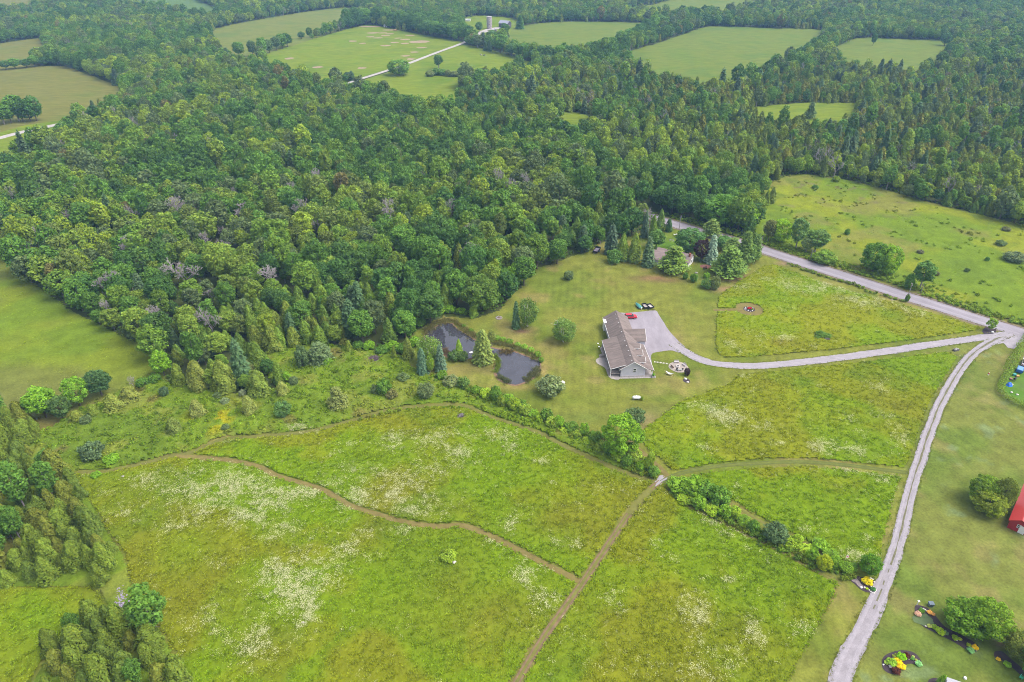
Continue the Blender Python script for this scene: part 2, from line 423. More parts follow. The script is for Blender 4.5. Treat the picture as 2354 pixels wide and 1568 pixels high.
for i in range(3):
    rg = R_(80 + i); H, R = 13.0, 3.1
    proto('spruce', H, R, trunk_mesh('trunk', H, .2, BARK, rg, 0, .95), crown_mesh('crown', spruce_crown(rg, H, R, 22, .55, .3 + .06 * i), NEEDLE))
rg = R_(88); proto('spruce_fine', 13.0, 3.6, trunk_mesh('trunk', 13, .24, BARK, rg, 0, .95), crown_mesh('crown', spruce_crown(rg, 13.0, 3.6, 30, .42, .22, .62, 1.25), NEEDLE))
for i in range(2):
    rg = R_(90 + i); H, R = 13.0, 4.6
    proto('pine', H, R, trunk_mesh('trunk', H, .25, BARK, rg, 0, .95), crown_mesh('crown', pine_crown(rg, H, R, 11, 34, .42), NEEDLE))
for i in range(2):
    rg = R_(100 + i); H, R = 11.0, 3.6
    proto('dead', H, R, bare_mesh('trunk', rg, H, .24, BARK_GREY, .6, 5), None)
for i in range(4):    # shrub
    rg = R_(110 + i); H, R = 3.0, 2.0
    proto('shrub', H, R, trunk_mesh('stem', H, .07, BARK, rg, 4, .7, .3, R, 3), crown_mesh('crown', lobes_crown(rg, H, R, .0, 20, 120, .20, (.22, .52), .86, .3, .6), LEAF))
for i in range(2):    # clipped dome / perennial
    rg = R_(120 + i); H, R = .8, .6
    proto('mound', H, R, trunk_mesh('stem', H, .03, BARK, rg, 3, .6, .3, R, 2), crown_mesh('crown', lobes_crown(rg, H, R, .0, 16, 60, .085, (.3, .45), .78, .4, .4), LEAF))
rg = R_(130); proto('sapling', 5.0, 1.5, trunk_mesh('trunk', 5, .06, BARK, rg, 3, .9, .15, 1.3), crown_mesh('crown', lobes_crown(rg, 5.0, 1.5, .1, 14, 70, .22, (.3, .45), .7), LEAF))

# coarse prototypes for the mass of the wood
FAR = bpy.data.collections.new('wood_prototypes')
FAR_KINDS = {}
def far_proto(kind, parts, mat, H, tr):
    me = crown_mesh('far_' + kind, parts, mat)
    mb = MB(); mb.tube((0, 0, 0), (0, 0, H * .7), tr, tr * .3, 5, False)
    bm = bmesh.new(); bm.from_mesh(me); t = bpy.data.meshes.new('t'); t.from_pydata(mb.v, [], mb.f)
    for p in t.polygons: p.material_index = 1
    bm.from_mesh(t); bm.to_mesh(me); bm.free(); me.materials.append(BARK_GREY if kind == 'tall' else BARK)
    o = bpy.data.objects.new('w%02d_%s' % (len(FAR.objects), kind), me); FAR.objects.link(o)
    FAR_KINDS.setdefault(kind, []).append((len(FAR.objects) - 1, H))
for i in range(6): rg = R_(220 + i); far_proto('broad', lobes_crown(rg, 13.0, 4.3, .14, 28, 64, .52, (.24, .42)), LEAF, 13, .25)
for i in range(2): rg = R_(230 + i); far_proto('tall', lobes_crown(rg, 14.0, 3.0, .2, 18, 52, .55, (.32, .5), .7), LEAF, 14, .18)
for i in range(4): rg = R_(240 + i); far_proto('cedar', cedar_crown(rg, 9.0, 2.1, 680, .56, .40 + .1 * (i % 3)), NEEDLE, 9, .15)
for i in range(2): rg = R_(250 + i); far_proto('spruce', spruce_crown(rg, 13.0, 3.1, 15, .8), NEEDLE, 13, .18)
bmm = bare_mesh('far_dead', R_(260), 11.0, .2, BARK_GREY, .55, 4)
o = bpy.data.objects.new('w%02d_dead' % len(FAR.objects), bmm); FAR.objects.link(o); FAR_KINDS['dead'] = [(len(FAR.objects) - 1, 11)]

CAT = dict(broad='tree', broad_fine='tree', tall='tree', birch='tree', cedar='tree', spruce='tree', spruce_fine='tree', pine='tree', dead='tree', shrub='shrub', mound='plant', sapling='tree')
NAME = dict(broad='broadleaf_tree', broad_fine='broadleaf_tree', tall='aspen_tree', birch='birch_tree', cedar='cedar_tree', spruce='spruce_tree', spruce_fine='spruce_tree', pine='pine_tree', dead='bare_tree', shrub='shrub', mound='garden_plant', sapling='young_tree')
TREES = []     # (x, y, radius) of every separate tree, so the wood keeps clear
def plant(kind, x, y, H, R, tint, label, group=None, z=0.0, name=None):
    p = PROTO[kind][random.randrange(len(PROTO[kind]))]
    if kind == 'cedar': tint = (tint[0] * .86, tint[1] * 1.04, tint[2] * .9)
    
    rt = empty(name or NAME[kind], (x, y, z), random.uniform(0, 6.28), (R / p['R'], R / p['R'], H / p['H']))
    tag(rt, label, CAT[kind], group)
    t = link('stem' if CAT[kind] in ('shrub', 'plant') else 'trunk', p['trunk'], rt)
    if p['crown']:
        c = link('crown', p['crown'], rt); c['tint'] = [float(tint[0]), float(tint[1]), float(tint[2])]
    TREES.append((x, y, R * (1.35 if kind == 'dead' else 1))); return rt
def T(kind, x0, x1, y0, y1, tint, label, group=None, low=True, name=None):
    """a tree whose outline spans x0..x1, y0 (top) .. y1 (foot) in the photograph"""
    cx = (x0 + x1) / 2; t = depth(y1); R = max(.25, (x1 - x0) / 2 * t / FPX)
    x, y = G(cx, y1)
    if low: x *= 1 + R * .75 / y; y += R * .75
    v = (y0 - 784) / FPX; yt = y + (R * .25 if kind not in ('spruce', 'spruce_fine', 'cedar', 'pine') else 0)
    H = CAM_H - yt * (SP + v * CP) / (CP - v * SP)
    k = 1.0 if max(tint) > .3 or tint is PUR else 1.10
    return plant(kind, x, y, max(H, .5 * R), R, (tint[0] * k, tint[1] * k, tint[2] * k), label, group, name=name)


# ------------------------------------------------------------------ outlines read off the photograph (2354 x 1568 picture points)
OPEN = [(-500, 430), (0, 588), (60, 635), (110, 670), (170, 715), (240, 748), (300, 780), (355, 800), (362, 812), (385, 860), (400, 886), (430, 889), (477, 900), (550, 905), (600, 905),
        (640, 890), (600, 850), (560, 828), (600, 810), (667, 794), (785, 792), (815, 803), (878, 810), (935, 818), (940, 768), (985, 741), (1018, 725), (1062, 728),
        (1098, 728), (1148, 712), (1165, 682), (1195, 660), (1200, 628), (1218, 618), (1265, 607), (1312, 588), (1352, 578), (1372, 560), (1400, 553), (1440, 545), (1490, 528), (1500, 497), (1545, 500),
        (1610, 518), (1700, 545), (1735, 552), (1728, 500), (1740, 465), (1756, 428), (1800, 405), (1845, 400), (1935, 411), (2020, 431), (2100, 455), (2180, 475), (2354, 518), (3000, 690),
        (3000, 1800), (-600, 1800)]
ROAD_C = [(1380, 458), (1450, 482), (1500, 499), (1545, 514), (1600, 530), (1680, 552), (1749, 573), (1850, 606), (1960, 641), (2070, 677), (2170, 709), (2260, 738), (2354, 767), (2480, 806), (2700, 870)]
DRIVE_C = [(1548, 790), (1565, 802), (1585, 815), (1615, 829), (1650, 837), (1700, 841), (1760, 840), (1850, 832), (1950, 820), (2050, 806), (2150, 791), (2230, 780), (2320, 768)]
TRACK_C = [(2312, 772), (2287, 781), (2262, 795), (2235, 815), (2207, 850), (2182, 890), (2158, 935), (2137, 990), (2117, 1050), (2098, 1110), (2080, 1180), (2066, 1240), (2050, 1290), (2030, 1345), (2007, 1400), (1983, 1450), (1962, 1490), (1942, 1535), (1925, 1600), (1915, 1680)]
PAD = [(1420, 722), (1440, 719.5), (1470, 717), (1506, 714), (1513, 722), (1530, 748), (1546, 770), (1562, 786), (1575, 800), (1566, 812), (1545, 806), (1520, 808), (1500, 812), (1496, 822), (1499, 836), (1494, 842), (1484, 836), (1470, 800), (1450, 760)]
P1 = [(178, 1087), (250, 1083), (310, 1070), (360, 1058), (400, 1047), (440, 1040), (480, 1022), (520, 1008), (600, 1003), (700, 993), (780, 975), (850, 955), (900, 942), (960, 935), (1030, 930), (1075, 935), (1120, 955), (1180, 975), (1240, 995), (1290, 1022), (1350, 1050), (1420, 1080), (1470, 1097), (1515, 1106)]
P2 = [(405, 1047), (470, 1053), (540, 1060), (600, 1075), (640, 1095), (700, 1112), (750, 1130), (800, 1160), (860, 1180), (930, 1200), (1000, 1210), (1060, 1208), (1110, 1225), (1180, 1258), (1250, 1295), (1338, 1339)]
P3 = [(1518, 1106), (1480, 1140), (1440, 1190), (1400, 1250), (1350, 1325), (1300, 1395), (1250, 1465), (1210, 1530), (1170, 1600)]
P4 = [(1520, 1108), (1545, 1095), (1590, 1082), (1660, 1071), (1740, 1065), (1840, 1062), (1940, 1069), (2030, 1080), (2090, 1087)]
P5 = [(1525, 1102), (1533, 1092), (1520, 1079), (1497, 1060), (1478, 1042), (1456, 1024), (1440, 1008)]
P6 = [(1530, 1108), (1545, 1135), (1580, 1163), (1640, 1192), (1720, 1232), (1800, 1270), (1860, 1305), (1935, 1343)]
P7 = [(1672, 1150), (1740, 1194), (1830, 1238), (1900, 1274), (1965, 1308)]
LEFTF = [(-500, 430), (0, 588), (60, 635), (110, 670), (170, 715), (240, 748), (300, 780), (355, 800), (362, 830), (350, 858), (300, 885), (200, 930), (90, 965), (-50, 1010), (-500, 1140)]
RIGHTF = [(1756, 428), (1800, 405), (1845, 400), (1935, 411), (2020, 431), (2100, 455), (2180, 475), (2354, 518), (3000, 690), (3000, 930), (2354, 744), (2269, 722), (2203, 702), (2069, 655), (1969, 625), (1849, 590), (1751, 556), (1733, 540), (1728, 500), (1740, 465)]
WEEDF = [(350, 862), (400, 885), (550, 905), (640, 895), (600, 850), (560, 828), (667, 794), (785, 792), (878, 810), (935, 818), (950, 850), (1000, 868), (1040, 880), (1100, 905), (1180, 938), (1300, 985), (1370, 1020), (1440, 1050), (1500, 1088), (1515, 1106), (1420, 1084), (1290, 1026), (1180, 979), (1075, 939), (960, 939), (780, 979), (600, 1007), (480, 1026), (360, 1062), (178, 1091), (120, 1090), (60, 1075), (90, 1000), (180, 945), (300, 890)]
MEAD = [(150, 1088), (250, 1083), (360, 1058), (480, 1022), (600, 1003), (780, 975), (960, 935), (1075, 935), (1180, 975), (1290, 1022), (1420, 1080), (1515, 1106), (1545, 1136), (1580, 1164), (1640, 1193), (1720, 1233), (1800, 1271), (1860, 1306), (1928, 1342), (1905, 1400), (1870, 1460), (1840, 1515), (1800, 1590), (1770, 1700), (480, 1720), (440, 1590), (390, 1478), (352, 1425), (300, 1340), (285, 1275), (235, 1200), (190, 1125)]
LEFTB = [(-400, 1330), (60, 1350), (215, 1350), (245, 1390), (215, 1425), (160, 1440), (90, 1530), (40, 1620), (-400, 1700)]
R1 = [(1696, 863), (1736, 858), (1903, 841), (2062, 823), (2179, 809), (2214, 826), (2190, 880), (2150, 960), (2110, 1060), (2078, 1076), (1940, 1061), (1840, 1054), (1740, 1057), (1640, 1067), (1548, 1084), (1525, 1062), (1500, 1045), (1466, 1008), (1480, 985), (1569, 921), (1676, 884)]
R2 = [(1651, 681), (1700, 645), (1756, 611), (1783, 609), (1823, 624), (1903, 654), (1969, 674), (2056, 695), (2169, 728), (2252, 754), (2246, 761), (2069, 786), (1903, 806), (1736, 821), (1669, 823), (1649, 814), (1643, 788), (1646, 728)]
M3 = [(1556, 1104), (1640, 1085), (1740, 1076), (1840, 1072), (1940, 1080), (2072, 1095), (2055, 1150), (2035, 1230), (2018, 1296), (1960, 1304), (1900, 1268), (1830, 1232), (1740, 1186), (1675, 1145), (1600, 1118)]
POND = [(976, 775), (982, 761), (1002, 752), (1019, 743), (1037, 744), (1050, 755), (1070, 768), (1092, 783), (1110, 796), (1134, 800), (1150, 804), (1177, 807), (1204, 817), (1228, 826), (1240, 833), (1239, 847), (1230, 864), (1210, 877), (1184, 885), (1158, 879), (1145, 869), (1138, 856), (1138, 843), (1144, 831), (1138, 818), (1120, 812), (1098, 817), (1080, 825), (1055, 826), (1030, 820), (1008, 806), (985, 790)]
FIELDS = {   # far fields: outline on the ground, colour set
    'hay_left': ([(-150, 178), (0, 163), (60, 156), (135, 151), (165, 158), (283, 202), (300, 214), (260, 250), (150, 283), (100, 292), (-150, 335)], 'hay'),
    'far_left': ([(-150, 118), (0, 100), (55, 92), (95, 87), (110, 130), (60, 165), (-150, 172)], 'hay'),
    'top_left': ([(-120, -5), (88, -5), (86, 26), (-120, 50)], 'hay'),
    'top_mid': ([(232, -5), (440, -5), (470, 8), (505, 22), (492, 45), (425, 47), (380, 27), (240, 12)], 'blue'),
    'ridge': ([(478, 72), (560, 52), (700, 28), (800, 17), (845, 25), (790, 62), (700, 98), (605, 130), (600, 152), (545, 158), (500, 118)], 'hay2'),
    'pasture': ([(600, 133), (680, 103), (790, 70), (850, 57), (930, 72), (1035, 92), (1062, 100), (1000, 121), (935, 146), (880, 163), (815, 185), (780, 203), (700, 202), (620, 168)], 'green'),
    'lane_field': ([(795, 197), (880, 170), (1000, 126), (1065, 104), (1140, 118), (1228, 147), (1235, 172), (1120, 188), (1060, 192), (1058, 225), (1035, 264), (985, 268), (900, 232), (800, 214)], 'green'),
    'farm': ([(1066, 42), (1110, 36), (1180, 42), (1200, 55), (1165, 92), (1100, 100), (1070, 90)], 'green'),
    'farm_right': ([(1165, 97), (1185, 63), (1262, 52), (1320, 50), (1515, 53), (1515, 77), (1420, 110), (1350, 127), (1300, 142), (1170, 122)], 'green2'),
    'big_right': ([(1438, 123), (1500, 103), (1569, 80), (1630, 61), (1750, 64), (1895, 70), (1890, 96), (1840, 132), (1785, 158), (1690, 203), (1620, 208), (1470, 180), (1440, 152)], 'green2'),
    'right_two': ([(1900, 122), (1970, 88), (2095, 91), (2190, 95), (2187, 130), (2140, 163), (2100, 178), (2040, 175), (1930, 157)], 'green2'),
    'clearing': ([(1712, 253), (1770, 243), (1850, 237), (1968, 237), (1967, 272), (1920, 302), (1780, 302), (1715, 282)], 'green'),
    'top_right': ([(1440, 20), (1500, 11), (1560, -3), (1748, -5), (1738, 18), (1680, 38), (1560, 42), (1450, 36)], 'green2'),
    'glade': ([(1283, 256), (1340, 260), (1362, 275), (1350, 318), (1312, 326), (1290, 300)], 'green'),
    'verge_left': ([(-150, 345), (0, 305), (60, 288), (150, 275), (165, 296), (150, 318), (100, 345), (40, 368), (-150, 425)], 'green'),
}
w_ = lambda poly: GG(poly)
def bands(p): return smooth_line(w_(p), 1.2)
LINES = {k: bands(v) for k, v in dict(road=ROAD_C, drive=DRIVE_C, track=TRACK_C, p1=P1, p2=P2, p3=P3, p4=P4, p5=P5, p6=P6, p7=P7).items()}
RING = G(1722, 711)
PATHW = dict(p1=.66, p2=.74, p3=.86, p4=.70, p5=.80, p6=.34, p7=.34)

# ------------------------------------------------------------------ colours of the vegetation over the ground
def mixc(a, b, t): t = np.asarray(t)[:, None]; return np.asarray(a) * (1 - t) + np.asarray(b) * t
def blob(px, py, cx, cy, rx, ry, k=0):
    d = ((px - cx) / rx) ** 2 + ((py - cy) / ry) ** 2
    return np.exp(-d * 1.6)
OLIVE, LIME, BROWN, DKGREEN, YEL = (.162, .184, .009), (.134, .206, .006), (.158, .148, .015), (.104, .160, .010), (.188, .204, .010)
def meadow_tint(X, Y):
    px, py = Pn(X, Y)
    c = mixc(OLIVE, LIME, sstep(.44, .58, fbm(X, Y, 22, 0)))
    c = mixc(c, BROWN, .42 * sstep(.54, .74, fbm(X, Y, 30, 3)))
    c = mixc(c, DKGREEN, .6 * sstep(.60, .75, fbm(X, Y, 13, 5)))
    c = mixc(c, YEL, .5 * sstep(.58, .75, fbm(X, Y, 9, 2)))
    for (cx, cy, rx, ry, cc, a) in [(1180, 1090, 230, 70, LIME, .75), (1000, 1030, 160, 50, LIME, .6), (1150, 1430, 330, 120, BROWN, .5), (1000, 1300, 140, 60, DKGREEN, .45), (880, 1330, 120, 70, LIME, .5), (560, 1130, 230, 60, LIME, .55),
                                   (420, 1260, 110, 90, LIME, .5), (640, 1480, 200, 80, BROWN, .35), (330, 1180, 80, 60, DKGREEN, .3), (1600, 1180, 100, 40, DKGREEN, .25), (1780, 1360, 150, 60, LIME, .55), (1700, 1480, 160, 70, OLIVE, .6), (1480, 1330, 150, 110, YEL, .35), (1350, 1140, 120, 50, YEL, .5), (1300, 1200, 140, 60, BROWN, .5),
                                   (1560, 990, 110, 50, YEL, .55), (1800, 950, 260, 80, YEL, .35), (1640, 925, 80, 22, DKGREEN, .4), (1850, 878, 34, 14, DKGREEN, .9), (2120, 860, 90, 40, LIME, .35), (1900, 1180, 150, 60, LIME, .45), (1860, 740, 220, 60, YEL, .6), (80, 1440, 170, 100, LIME, .95), (60, 1540, 120, 60, LIME, .6), (1700, 660, 60, 30, DKGREEN, .4), (1825, 660, 70, 14, LIME, .6), (1790, 790, 30, 12, BROWN, .9), (520, 960, 40, 30, YEL, .0)]:
        b = blob(px, py, cx, cy, rx, ry) * (.5 + fbm(X, Y, 7, 4))
        c = mixc(c, cc, np.clip(a * b, 0, 1))
    return c * (.90 + .18 * fbm(X, Y, 2.2, 6, 3) + .04 * sstep(1120, 820, py))[:, None]
LAWN_O, LAWN_G, LAWN_D = (.160, .172, .028), (.122, .155, .020), (.205, .178, .052)
def lawn_tint(X, Y):
    px, py = Pn(X, Y)
    c = mixc(LAWN_O, LAWN_G, sstep(.44, .62, fbm(X, Y, 17, 1)))
    c = mixc(c, LAWN_D, .8 * sstep(.60, .75, fbm(X, Y, 11, 4)))
    g = sstep(2060, 2110, px + (py - 1100) * .27) * (py > 780)                     # the neighbour's greener lawn
    cg = mixc((.148, .165, .034), (.110, .152, .024), sstep(.4, .65, fbm(X, Y, 12, 2)))
    cg = mixc(cg, (.215, .180, .065), .55 * sstep(.58, .75, fbm(X, Y, 7, 5)))
    cg = mixc(cg, (.15, .20, .085), .7 * sstep(.66, .78, fbm(X, Y, 4.5, 7)))
    c = mixc(c, cg, g)
    s = np.sin((X * .93 + Y * .36) * 2 * math.pi / 2.9 + 2 * fbm(X, Y, 30, 3)); s2 = np.sin((X * .98 - Y * .12 + 3 * fbm(X, Y, 40, 1)) * 2 * math.pi / 2.6)
    c = c * (1 + .08 * (np.where(g > .5, s, s2)) * sstep(.35, .6, fbm(X, Y, 22, 6)))[:, None]
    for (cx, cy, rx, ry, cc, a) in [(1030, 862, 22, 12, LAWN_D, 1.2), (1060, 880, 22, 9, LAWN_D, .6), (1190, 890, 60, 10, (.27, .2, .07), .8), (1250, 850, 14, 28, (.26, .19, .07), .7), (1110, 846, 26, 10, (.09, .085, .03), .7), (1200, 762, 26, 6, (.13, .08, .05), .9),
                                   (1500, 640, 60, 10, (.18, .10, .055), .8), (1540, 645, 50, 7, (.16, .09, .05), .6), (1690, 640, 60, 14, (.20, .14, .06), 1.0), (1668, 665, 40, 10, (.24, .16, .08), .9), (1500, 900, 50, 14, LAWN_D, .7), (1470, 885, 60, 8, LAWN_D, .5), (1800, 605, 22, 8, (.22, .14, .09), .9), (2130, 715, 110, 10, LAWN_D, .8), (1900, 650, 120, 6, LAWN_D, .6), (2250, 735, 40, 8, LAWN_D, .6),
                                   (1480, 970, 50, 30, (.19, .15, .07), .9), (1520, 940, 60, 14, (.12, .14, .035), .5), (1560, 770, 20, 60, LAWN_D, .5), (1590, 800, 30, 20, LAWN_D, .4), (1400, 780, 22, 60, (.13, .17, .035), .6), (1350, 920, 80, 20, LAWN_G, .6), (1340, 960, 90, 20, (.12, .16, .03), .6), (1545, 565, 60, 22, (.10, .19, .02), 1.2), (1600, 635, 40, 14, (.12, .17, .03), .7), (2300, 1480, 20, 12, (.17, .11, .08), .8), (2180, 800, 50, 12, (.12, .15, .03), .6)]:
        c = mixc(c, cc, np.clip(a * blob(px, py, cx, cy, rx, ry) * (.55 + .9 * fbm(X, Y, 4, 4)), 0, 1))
    return c * (.83 + .34 * fbm(X, Y, 2.4, 6, 3))[:, None]
def weed_tint(X, Y):
    px, py = Pn(X, Y)
    c = mixc((.125, .185, .014), (.105, .160, .014), sstep(.42, .62, fbm(X, Y, 9, 2)))
    c = mixc(c, (.17, .19, .03), .7 * sstep(.55, .7, fbm(X, Y, 6, 5)))
    c = mixc(c, (.14, .105, .04), .6 * sstep(.66, .78, fbm(X, Y, 8, 0)))
    c = mixc(c, (.34, .27, .005), np.clip(.8 * blob(px, py, 490, 965, 60, 40) * sstep(.48, .6, fbm(X, Y, 2.6, 1)), 0, .8))   # yellow flowers
    return c * (.8 + .4 * fbm(X, Y, 1.7, 6, 3))[:, None]
def leftf_tint(X, Y):
    px, py = Pn(X, Y)
    c = mixc((.122, .180, .014), (.152, .192, .016), sstep(.42, .62, fbm(X, Y, 22, 2)))
    c = mixc(c, (.135, .150, .030), .8 * sstep(.5, .7, fbm(X, Y, 30, 4)))
    c = mixc(c, (.135, .145, .036), .8 * sstep(830, 930, py))
    return c * (.85 + .3 * fbm(X, Y, 3, 6, 3))[:, None]
def rightf_tint(X, Y):
    px, py = Pn(X, Y)
    c = mixc((.125, .185, .014), (.185, .215, .016), sstep(.42, .62, fbm(X, Y, 24, 5)))
    c = mixc(c, (.17, .165, .04), .7 * sstep(.56, .72, fbm(X, Y, 16, 1)))
    c = mixc(c, (.10, .155, .016), .55 * sstep(.60, .72, fbm(X, Y, 11, 7)))
    c = mixc(c, (.14, .12, .06), .75 * sstep(.66, .76, fbm(X, Y, 6, 3)) * sstep(560, 430, py))
    return c * (.82 + .36 * fbm(X, Y, 2.6, 6, 3))[:, None]

# ------------------------------------------------------------------ ground, lawn, fields
def sheet(name, poly, z, mat, kind='structure'):
    me = bpy.data.meshes.new(name); bm = bmesh.new()
    f = bm.faces.new([bm.verts.new((x, y, z)) for x, y in poly]); bmesh.ops.triangulate(bm, faces=[f])
    bmesh.ops.recalc_face_normals(bm, faces=bm.faces)
    if sum(f.normal.z for f in bm.faces) < 0: bmesh.ops.reverse_faces(bm, faces=bm.faces)
    bm.to_mesh(me); bm.free(); me.materials.append(mat); o = link(name, me); o['kind'] = kind; return o
def jitter(poly, amp, s=3.0):
    a = np.array(poly); return [(x + amp * (vnoise(x / s, y / s, 1) - .5) * 2, y + amp * (vnoise(x / s + 50, y / s, 2) - .5) * 2) for x, y in a]
def grid_field(name, poly, step, tintf, hfun, mat, z0, cut=None, kind='structure', box=(-340, 340, 50, 440)):
    xs = [p[0] for p in poly]; ys = [p[1] for p in poly]
    gx = np.arange(max(min(xs), box[0]), min(max(xs), box[1]) + step, step); gy = np.arange(max(min(ys), box[2]), min(max(ys), box[3]) + step, step)
    X, Y = np.meshgrid(gx, gy); sh = X.shape
    X = X + (rng.random(sh) - .5) * step * .5; Y = Y + (rng.random(sh) - .5) * step * .5
    x, y = X.ravel(), Y.ravel()
    ins = inside(poly, x, y); d = np.full(x.shape, -1.0)
    d[ins] = pdist(poly, x[ins], y[ins], True)
    if cut is not None: d = np.where(ins, np.minimum(d, cut(x, y)), d)
    h = hfun(x, y, d); ok = (d > 0).reshape(sh)
    cell = ok[:-1, :-1] & ok[1:, :-1] & ok[:-1, 1:] & ok[1:, 1:]
    i, j = np.nonzero(cell); W = sh[1]
    F = np.stack([i * W + j, i * W + j + 1, (i + 1) * W + j + 1, (i + 1) * W + j], 1)
    used, inv = np.unique(F, return_inverse=True); F = inv.reshape(F.shape)
    me = np_mesh(name, np.stack([x[used], y[used], z0 + h[used]], 1), F, [mat], True)
    set_tint(me, tintf(x[used], y[used])); o = link(name, me); o['kind'] = kind; return o

FLOOR = mat_field('wood_floor', (.045, .065, .016), (.060, .078, .020), (.07, .075, .026), .03)
sheet('ground', [(-4500, -1500), (4500, -1500), (4500, 6500), (-4500, 6500)], 0.0, FLOOR)
lawn_poly = [(-175, 52), (205, 52), (205, 345), (-175, 345)]
OPEN_W = w_(OPEN)
grid_field('lawn', OPEN_W, .8, lawn_tint, lambda x, y, d: 0 * x, GRASS, .008, box=(-150, 215, 50, 350))
FC = {'hay': ((.135, .140, .032), (.155, .150, .034), (.125, .145, .026)), 'hay2': ((.125, .160, .030), (.150, .165, .034), (.112, .152, .028)), 'blue': ((.085, .150, .042), (.098, .158, .042), (.085, .142, .036)),
      'green': ((.125, .188, .014), (.155, .198, .018), (.108, .168, .014)), 'green2': ((.112, .165, .024), (.138, .172, .026), (.100, .155, .024))}
FM = {k: mat_field('field_' + k, *v, .02, .26, (.22, 1.2, 1, .35 + .5 * i_)) for i_, (k, v) in enumerate(FC.items())}
for i_, (n, (poly, c)) in enumerate(FIELDS.items()):
    sheet('field', jitter(smooth_loop(w_(poly), 12), 1.5, 9), .04 + .012 * i_, FM[c])
def bumpy(a, s):
    return lambda x, y, d: a * (.25 + .75 * fbm(x, y, s, 2, 3)) * sstep(0, 1.2, d)
grid_field('field', w_(LEFTF), .9, leftf_tint, bumpy(.35, 3), MEADOW, .03)
grid_field('field', w_(RIGHTF), .9, rightf_tint, bumpy(.4, 4), MEADOW, .03)
def path_cut(x, y):
    d = np.full(x.shape, 1e9)
    for k, wd in PATHW.items(): d = np.minimum(d, pdist(LINES[k], x, y) - wd)
    d = np.minimum(d, np.hypot(x - RING[0], y - RING[1]) - 4.7)
    a, b = G(1640, 713), RING
    d = np.minimum(d, pdist([a, b], x, y) - .8)
    d = np.minimum(d, pdist(LINES['track'], x, y) - 2.2)
    return d
tall = lambda x, y, d: .28 * sstep(-.05, .35, d) * (.85 + .3 * fbm(x, y, 4.0, 4, 2))
MEADOWS = [MEAD, R1, R2, M3, LEFTB]
for m in MEADOWS: grid_field('meadow', w_(m), .5, meadow_tint, tall, MEADOW, .012, path_cut)
pw = w_(POND)
grid_field('weed_patch', w_([(-350, 1000), (60, 985), (100, 1005), (62, 1076), (120, 1092), (160, 1092), (200, 1130), (240, 1202), (290, 1278), (305, 1342), (355, 1428), (395, 1482), (446, 1600), (480, 1740), (20, 1740), (60, 1600), (92, 1530), (160, 1440), (215, 1425), (243, 1390), (215, 1352), (60, 1352), (-350, 1335)]), .6, weed_tint, lambda x, y, d: (.1 + .5 * fbm(x, y, 2.2, 1, 3)) * sstep(-.05, .8, d), WEEDS, .010, path_cut)
grid_field('weed_patch', w_(WEEDF), .5, weed_tint, lambda x, y, d: (.15 + .75 * fbm(x, y, 2.2, 1, 3)) * sstep(-.05, .8, d), WEEDS, .012, path_cut)

# ------------------------------------------------------------------ roads, drives, paths
def ribbon(name, line, w0, w1, z, mat, jit=.15, off=0.0, kind='structure', dash=None):
    V, F = [], []; n = len(line); L = 0; last = -2
    for i, (x, y) in enumerate(line):
        a = line[max(i - 1, 0)]; b = line[min(i + 1, n - 1)]; dx, dy = b[0] - a[0], b[1] - a[1]; l = math.hypot(dx, dy) + 1e-9
        nx, ny = -dy / l, dx / l; s = i / max(1, n - 1); w = w0 + (w1 - w0) * s
        j1 = (vnoise(i * .31, 3.3 + off, 1) + vnoise(i * .83, 3.3 + off, 4) - 1) * 1.3 * jit; j2 = (vnoise(i * .31, 8.8 + off, 2) + vnoise(i * .83, 7.7 + off, 5) - 1) * 1.3 * jit
        for k in range(5):
            q = (-w / 2 - j1) + (w + j1 + j2) * k / 4 + off
            V.append((x + nx * q, y + ny * q, z + .02 * math.sin(math.pi * k / 4)))
        if i:
            if dash is None or dash(i):
                for k in range(4): F.append(((i - 1) * 5 + k, (i - 1) * 5 + k + 1, i * 5 + k + 1, i * 5 + k))
    me = bpy.data.meshes.new(name); me.from_pydata(V, [], F); me.materials.append(mat); me.update()
    bm = bmesh.new(); bm.from_mesh(me); bmesh.ops.recalc_face_normals(bm, faces=bm.faces)
    if sum(f.normal.z for f in bm.faces) < 0: bmesh.ops.reverse_faces(bm, faces=bm.faces)
    bmesh.ops.delete(bm, geom=[v for v in bm.verts if not v.link_faces], context='VERTS')
    bm.to_mesh(me); bm.free(); o = link(name, me); o['kind'] = kind; return o
ribbon('road_verge', LINES['road'], 9.4, 9.4, .045, mat_gravel('verge_gravel', (.22, .17, .13), .6, .3), .5)
ribbon('road', LINES['road'], 7.0, 7.0, .07, ASPHALT, .12)
WORN = mat_gravel('road_wheel_track', (.292, .264, .292), .9, .12)
for q in (-1.75, 1.75): ribbon('road_track', LINES['road'], 1.5, 1.5, .082, WORN, .3, q)
ribbon('driveway', LINES['drive'], 3.4, 3.6, .07, GRAVEL, .3)
sheet('parking_pad', jitter(smooth_loop(w_(PAD), 1.2), .12), .05, GRAVEL_PAD)
sheet('driveway_mouth', jitter(smooth_loop(w_([(2255, 778), (2290, 764), (2330, 768), (2380, 778), (2364, 785), (2345, 790), (2330, 803), (2318, 801), (2305, 790), (2285, 792)]), .8), .4, 1.5), .076, GRAVEL)
tr = LINES['track']; nt_ = len(tr)
k1 = min(range(nt_), key=lambda i: abs(Pn(*tr[i])[1] - 1330))
GRAVEL_LANE = mat_gravel('lane_gravel', (.285, .258, .278), .8, .6)
ribbon('lane', tr[:k1 + 1], 2.9, 2.9, .06, GRAVEL_LANE, .32)
ribbon('lane', tr[k1:], 2.9, 4.3, .06, GRAVEL_LANE, .32)
LANEGRASS = mat_gravel('lane_middle_grass', (.165, .155, .085), .6, 1.4)
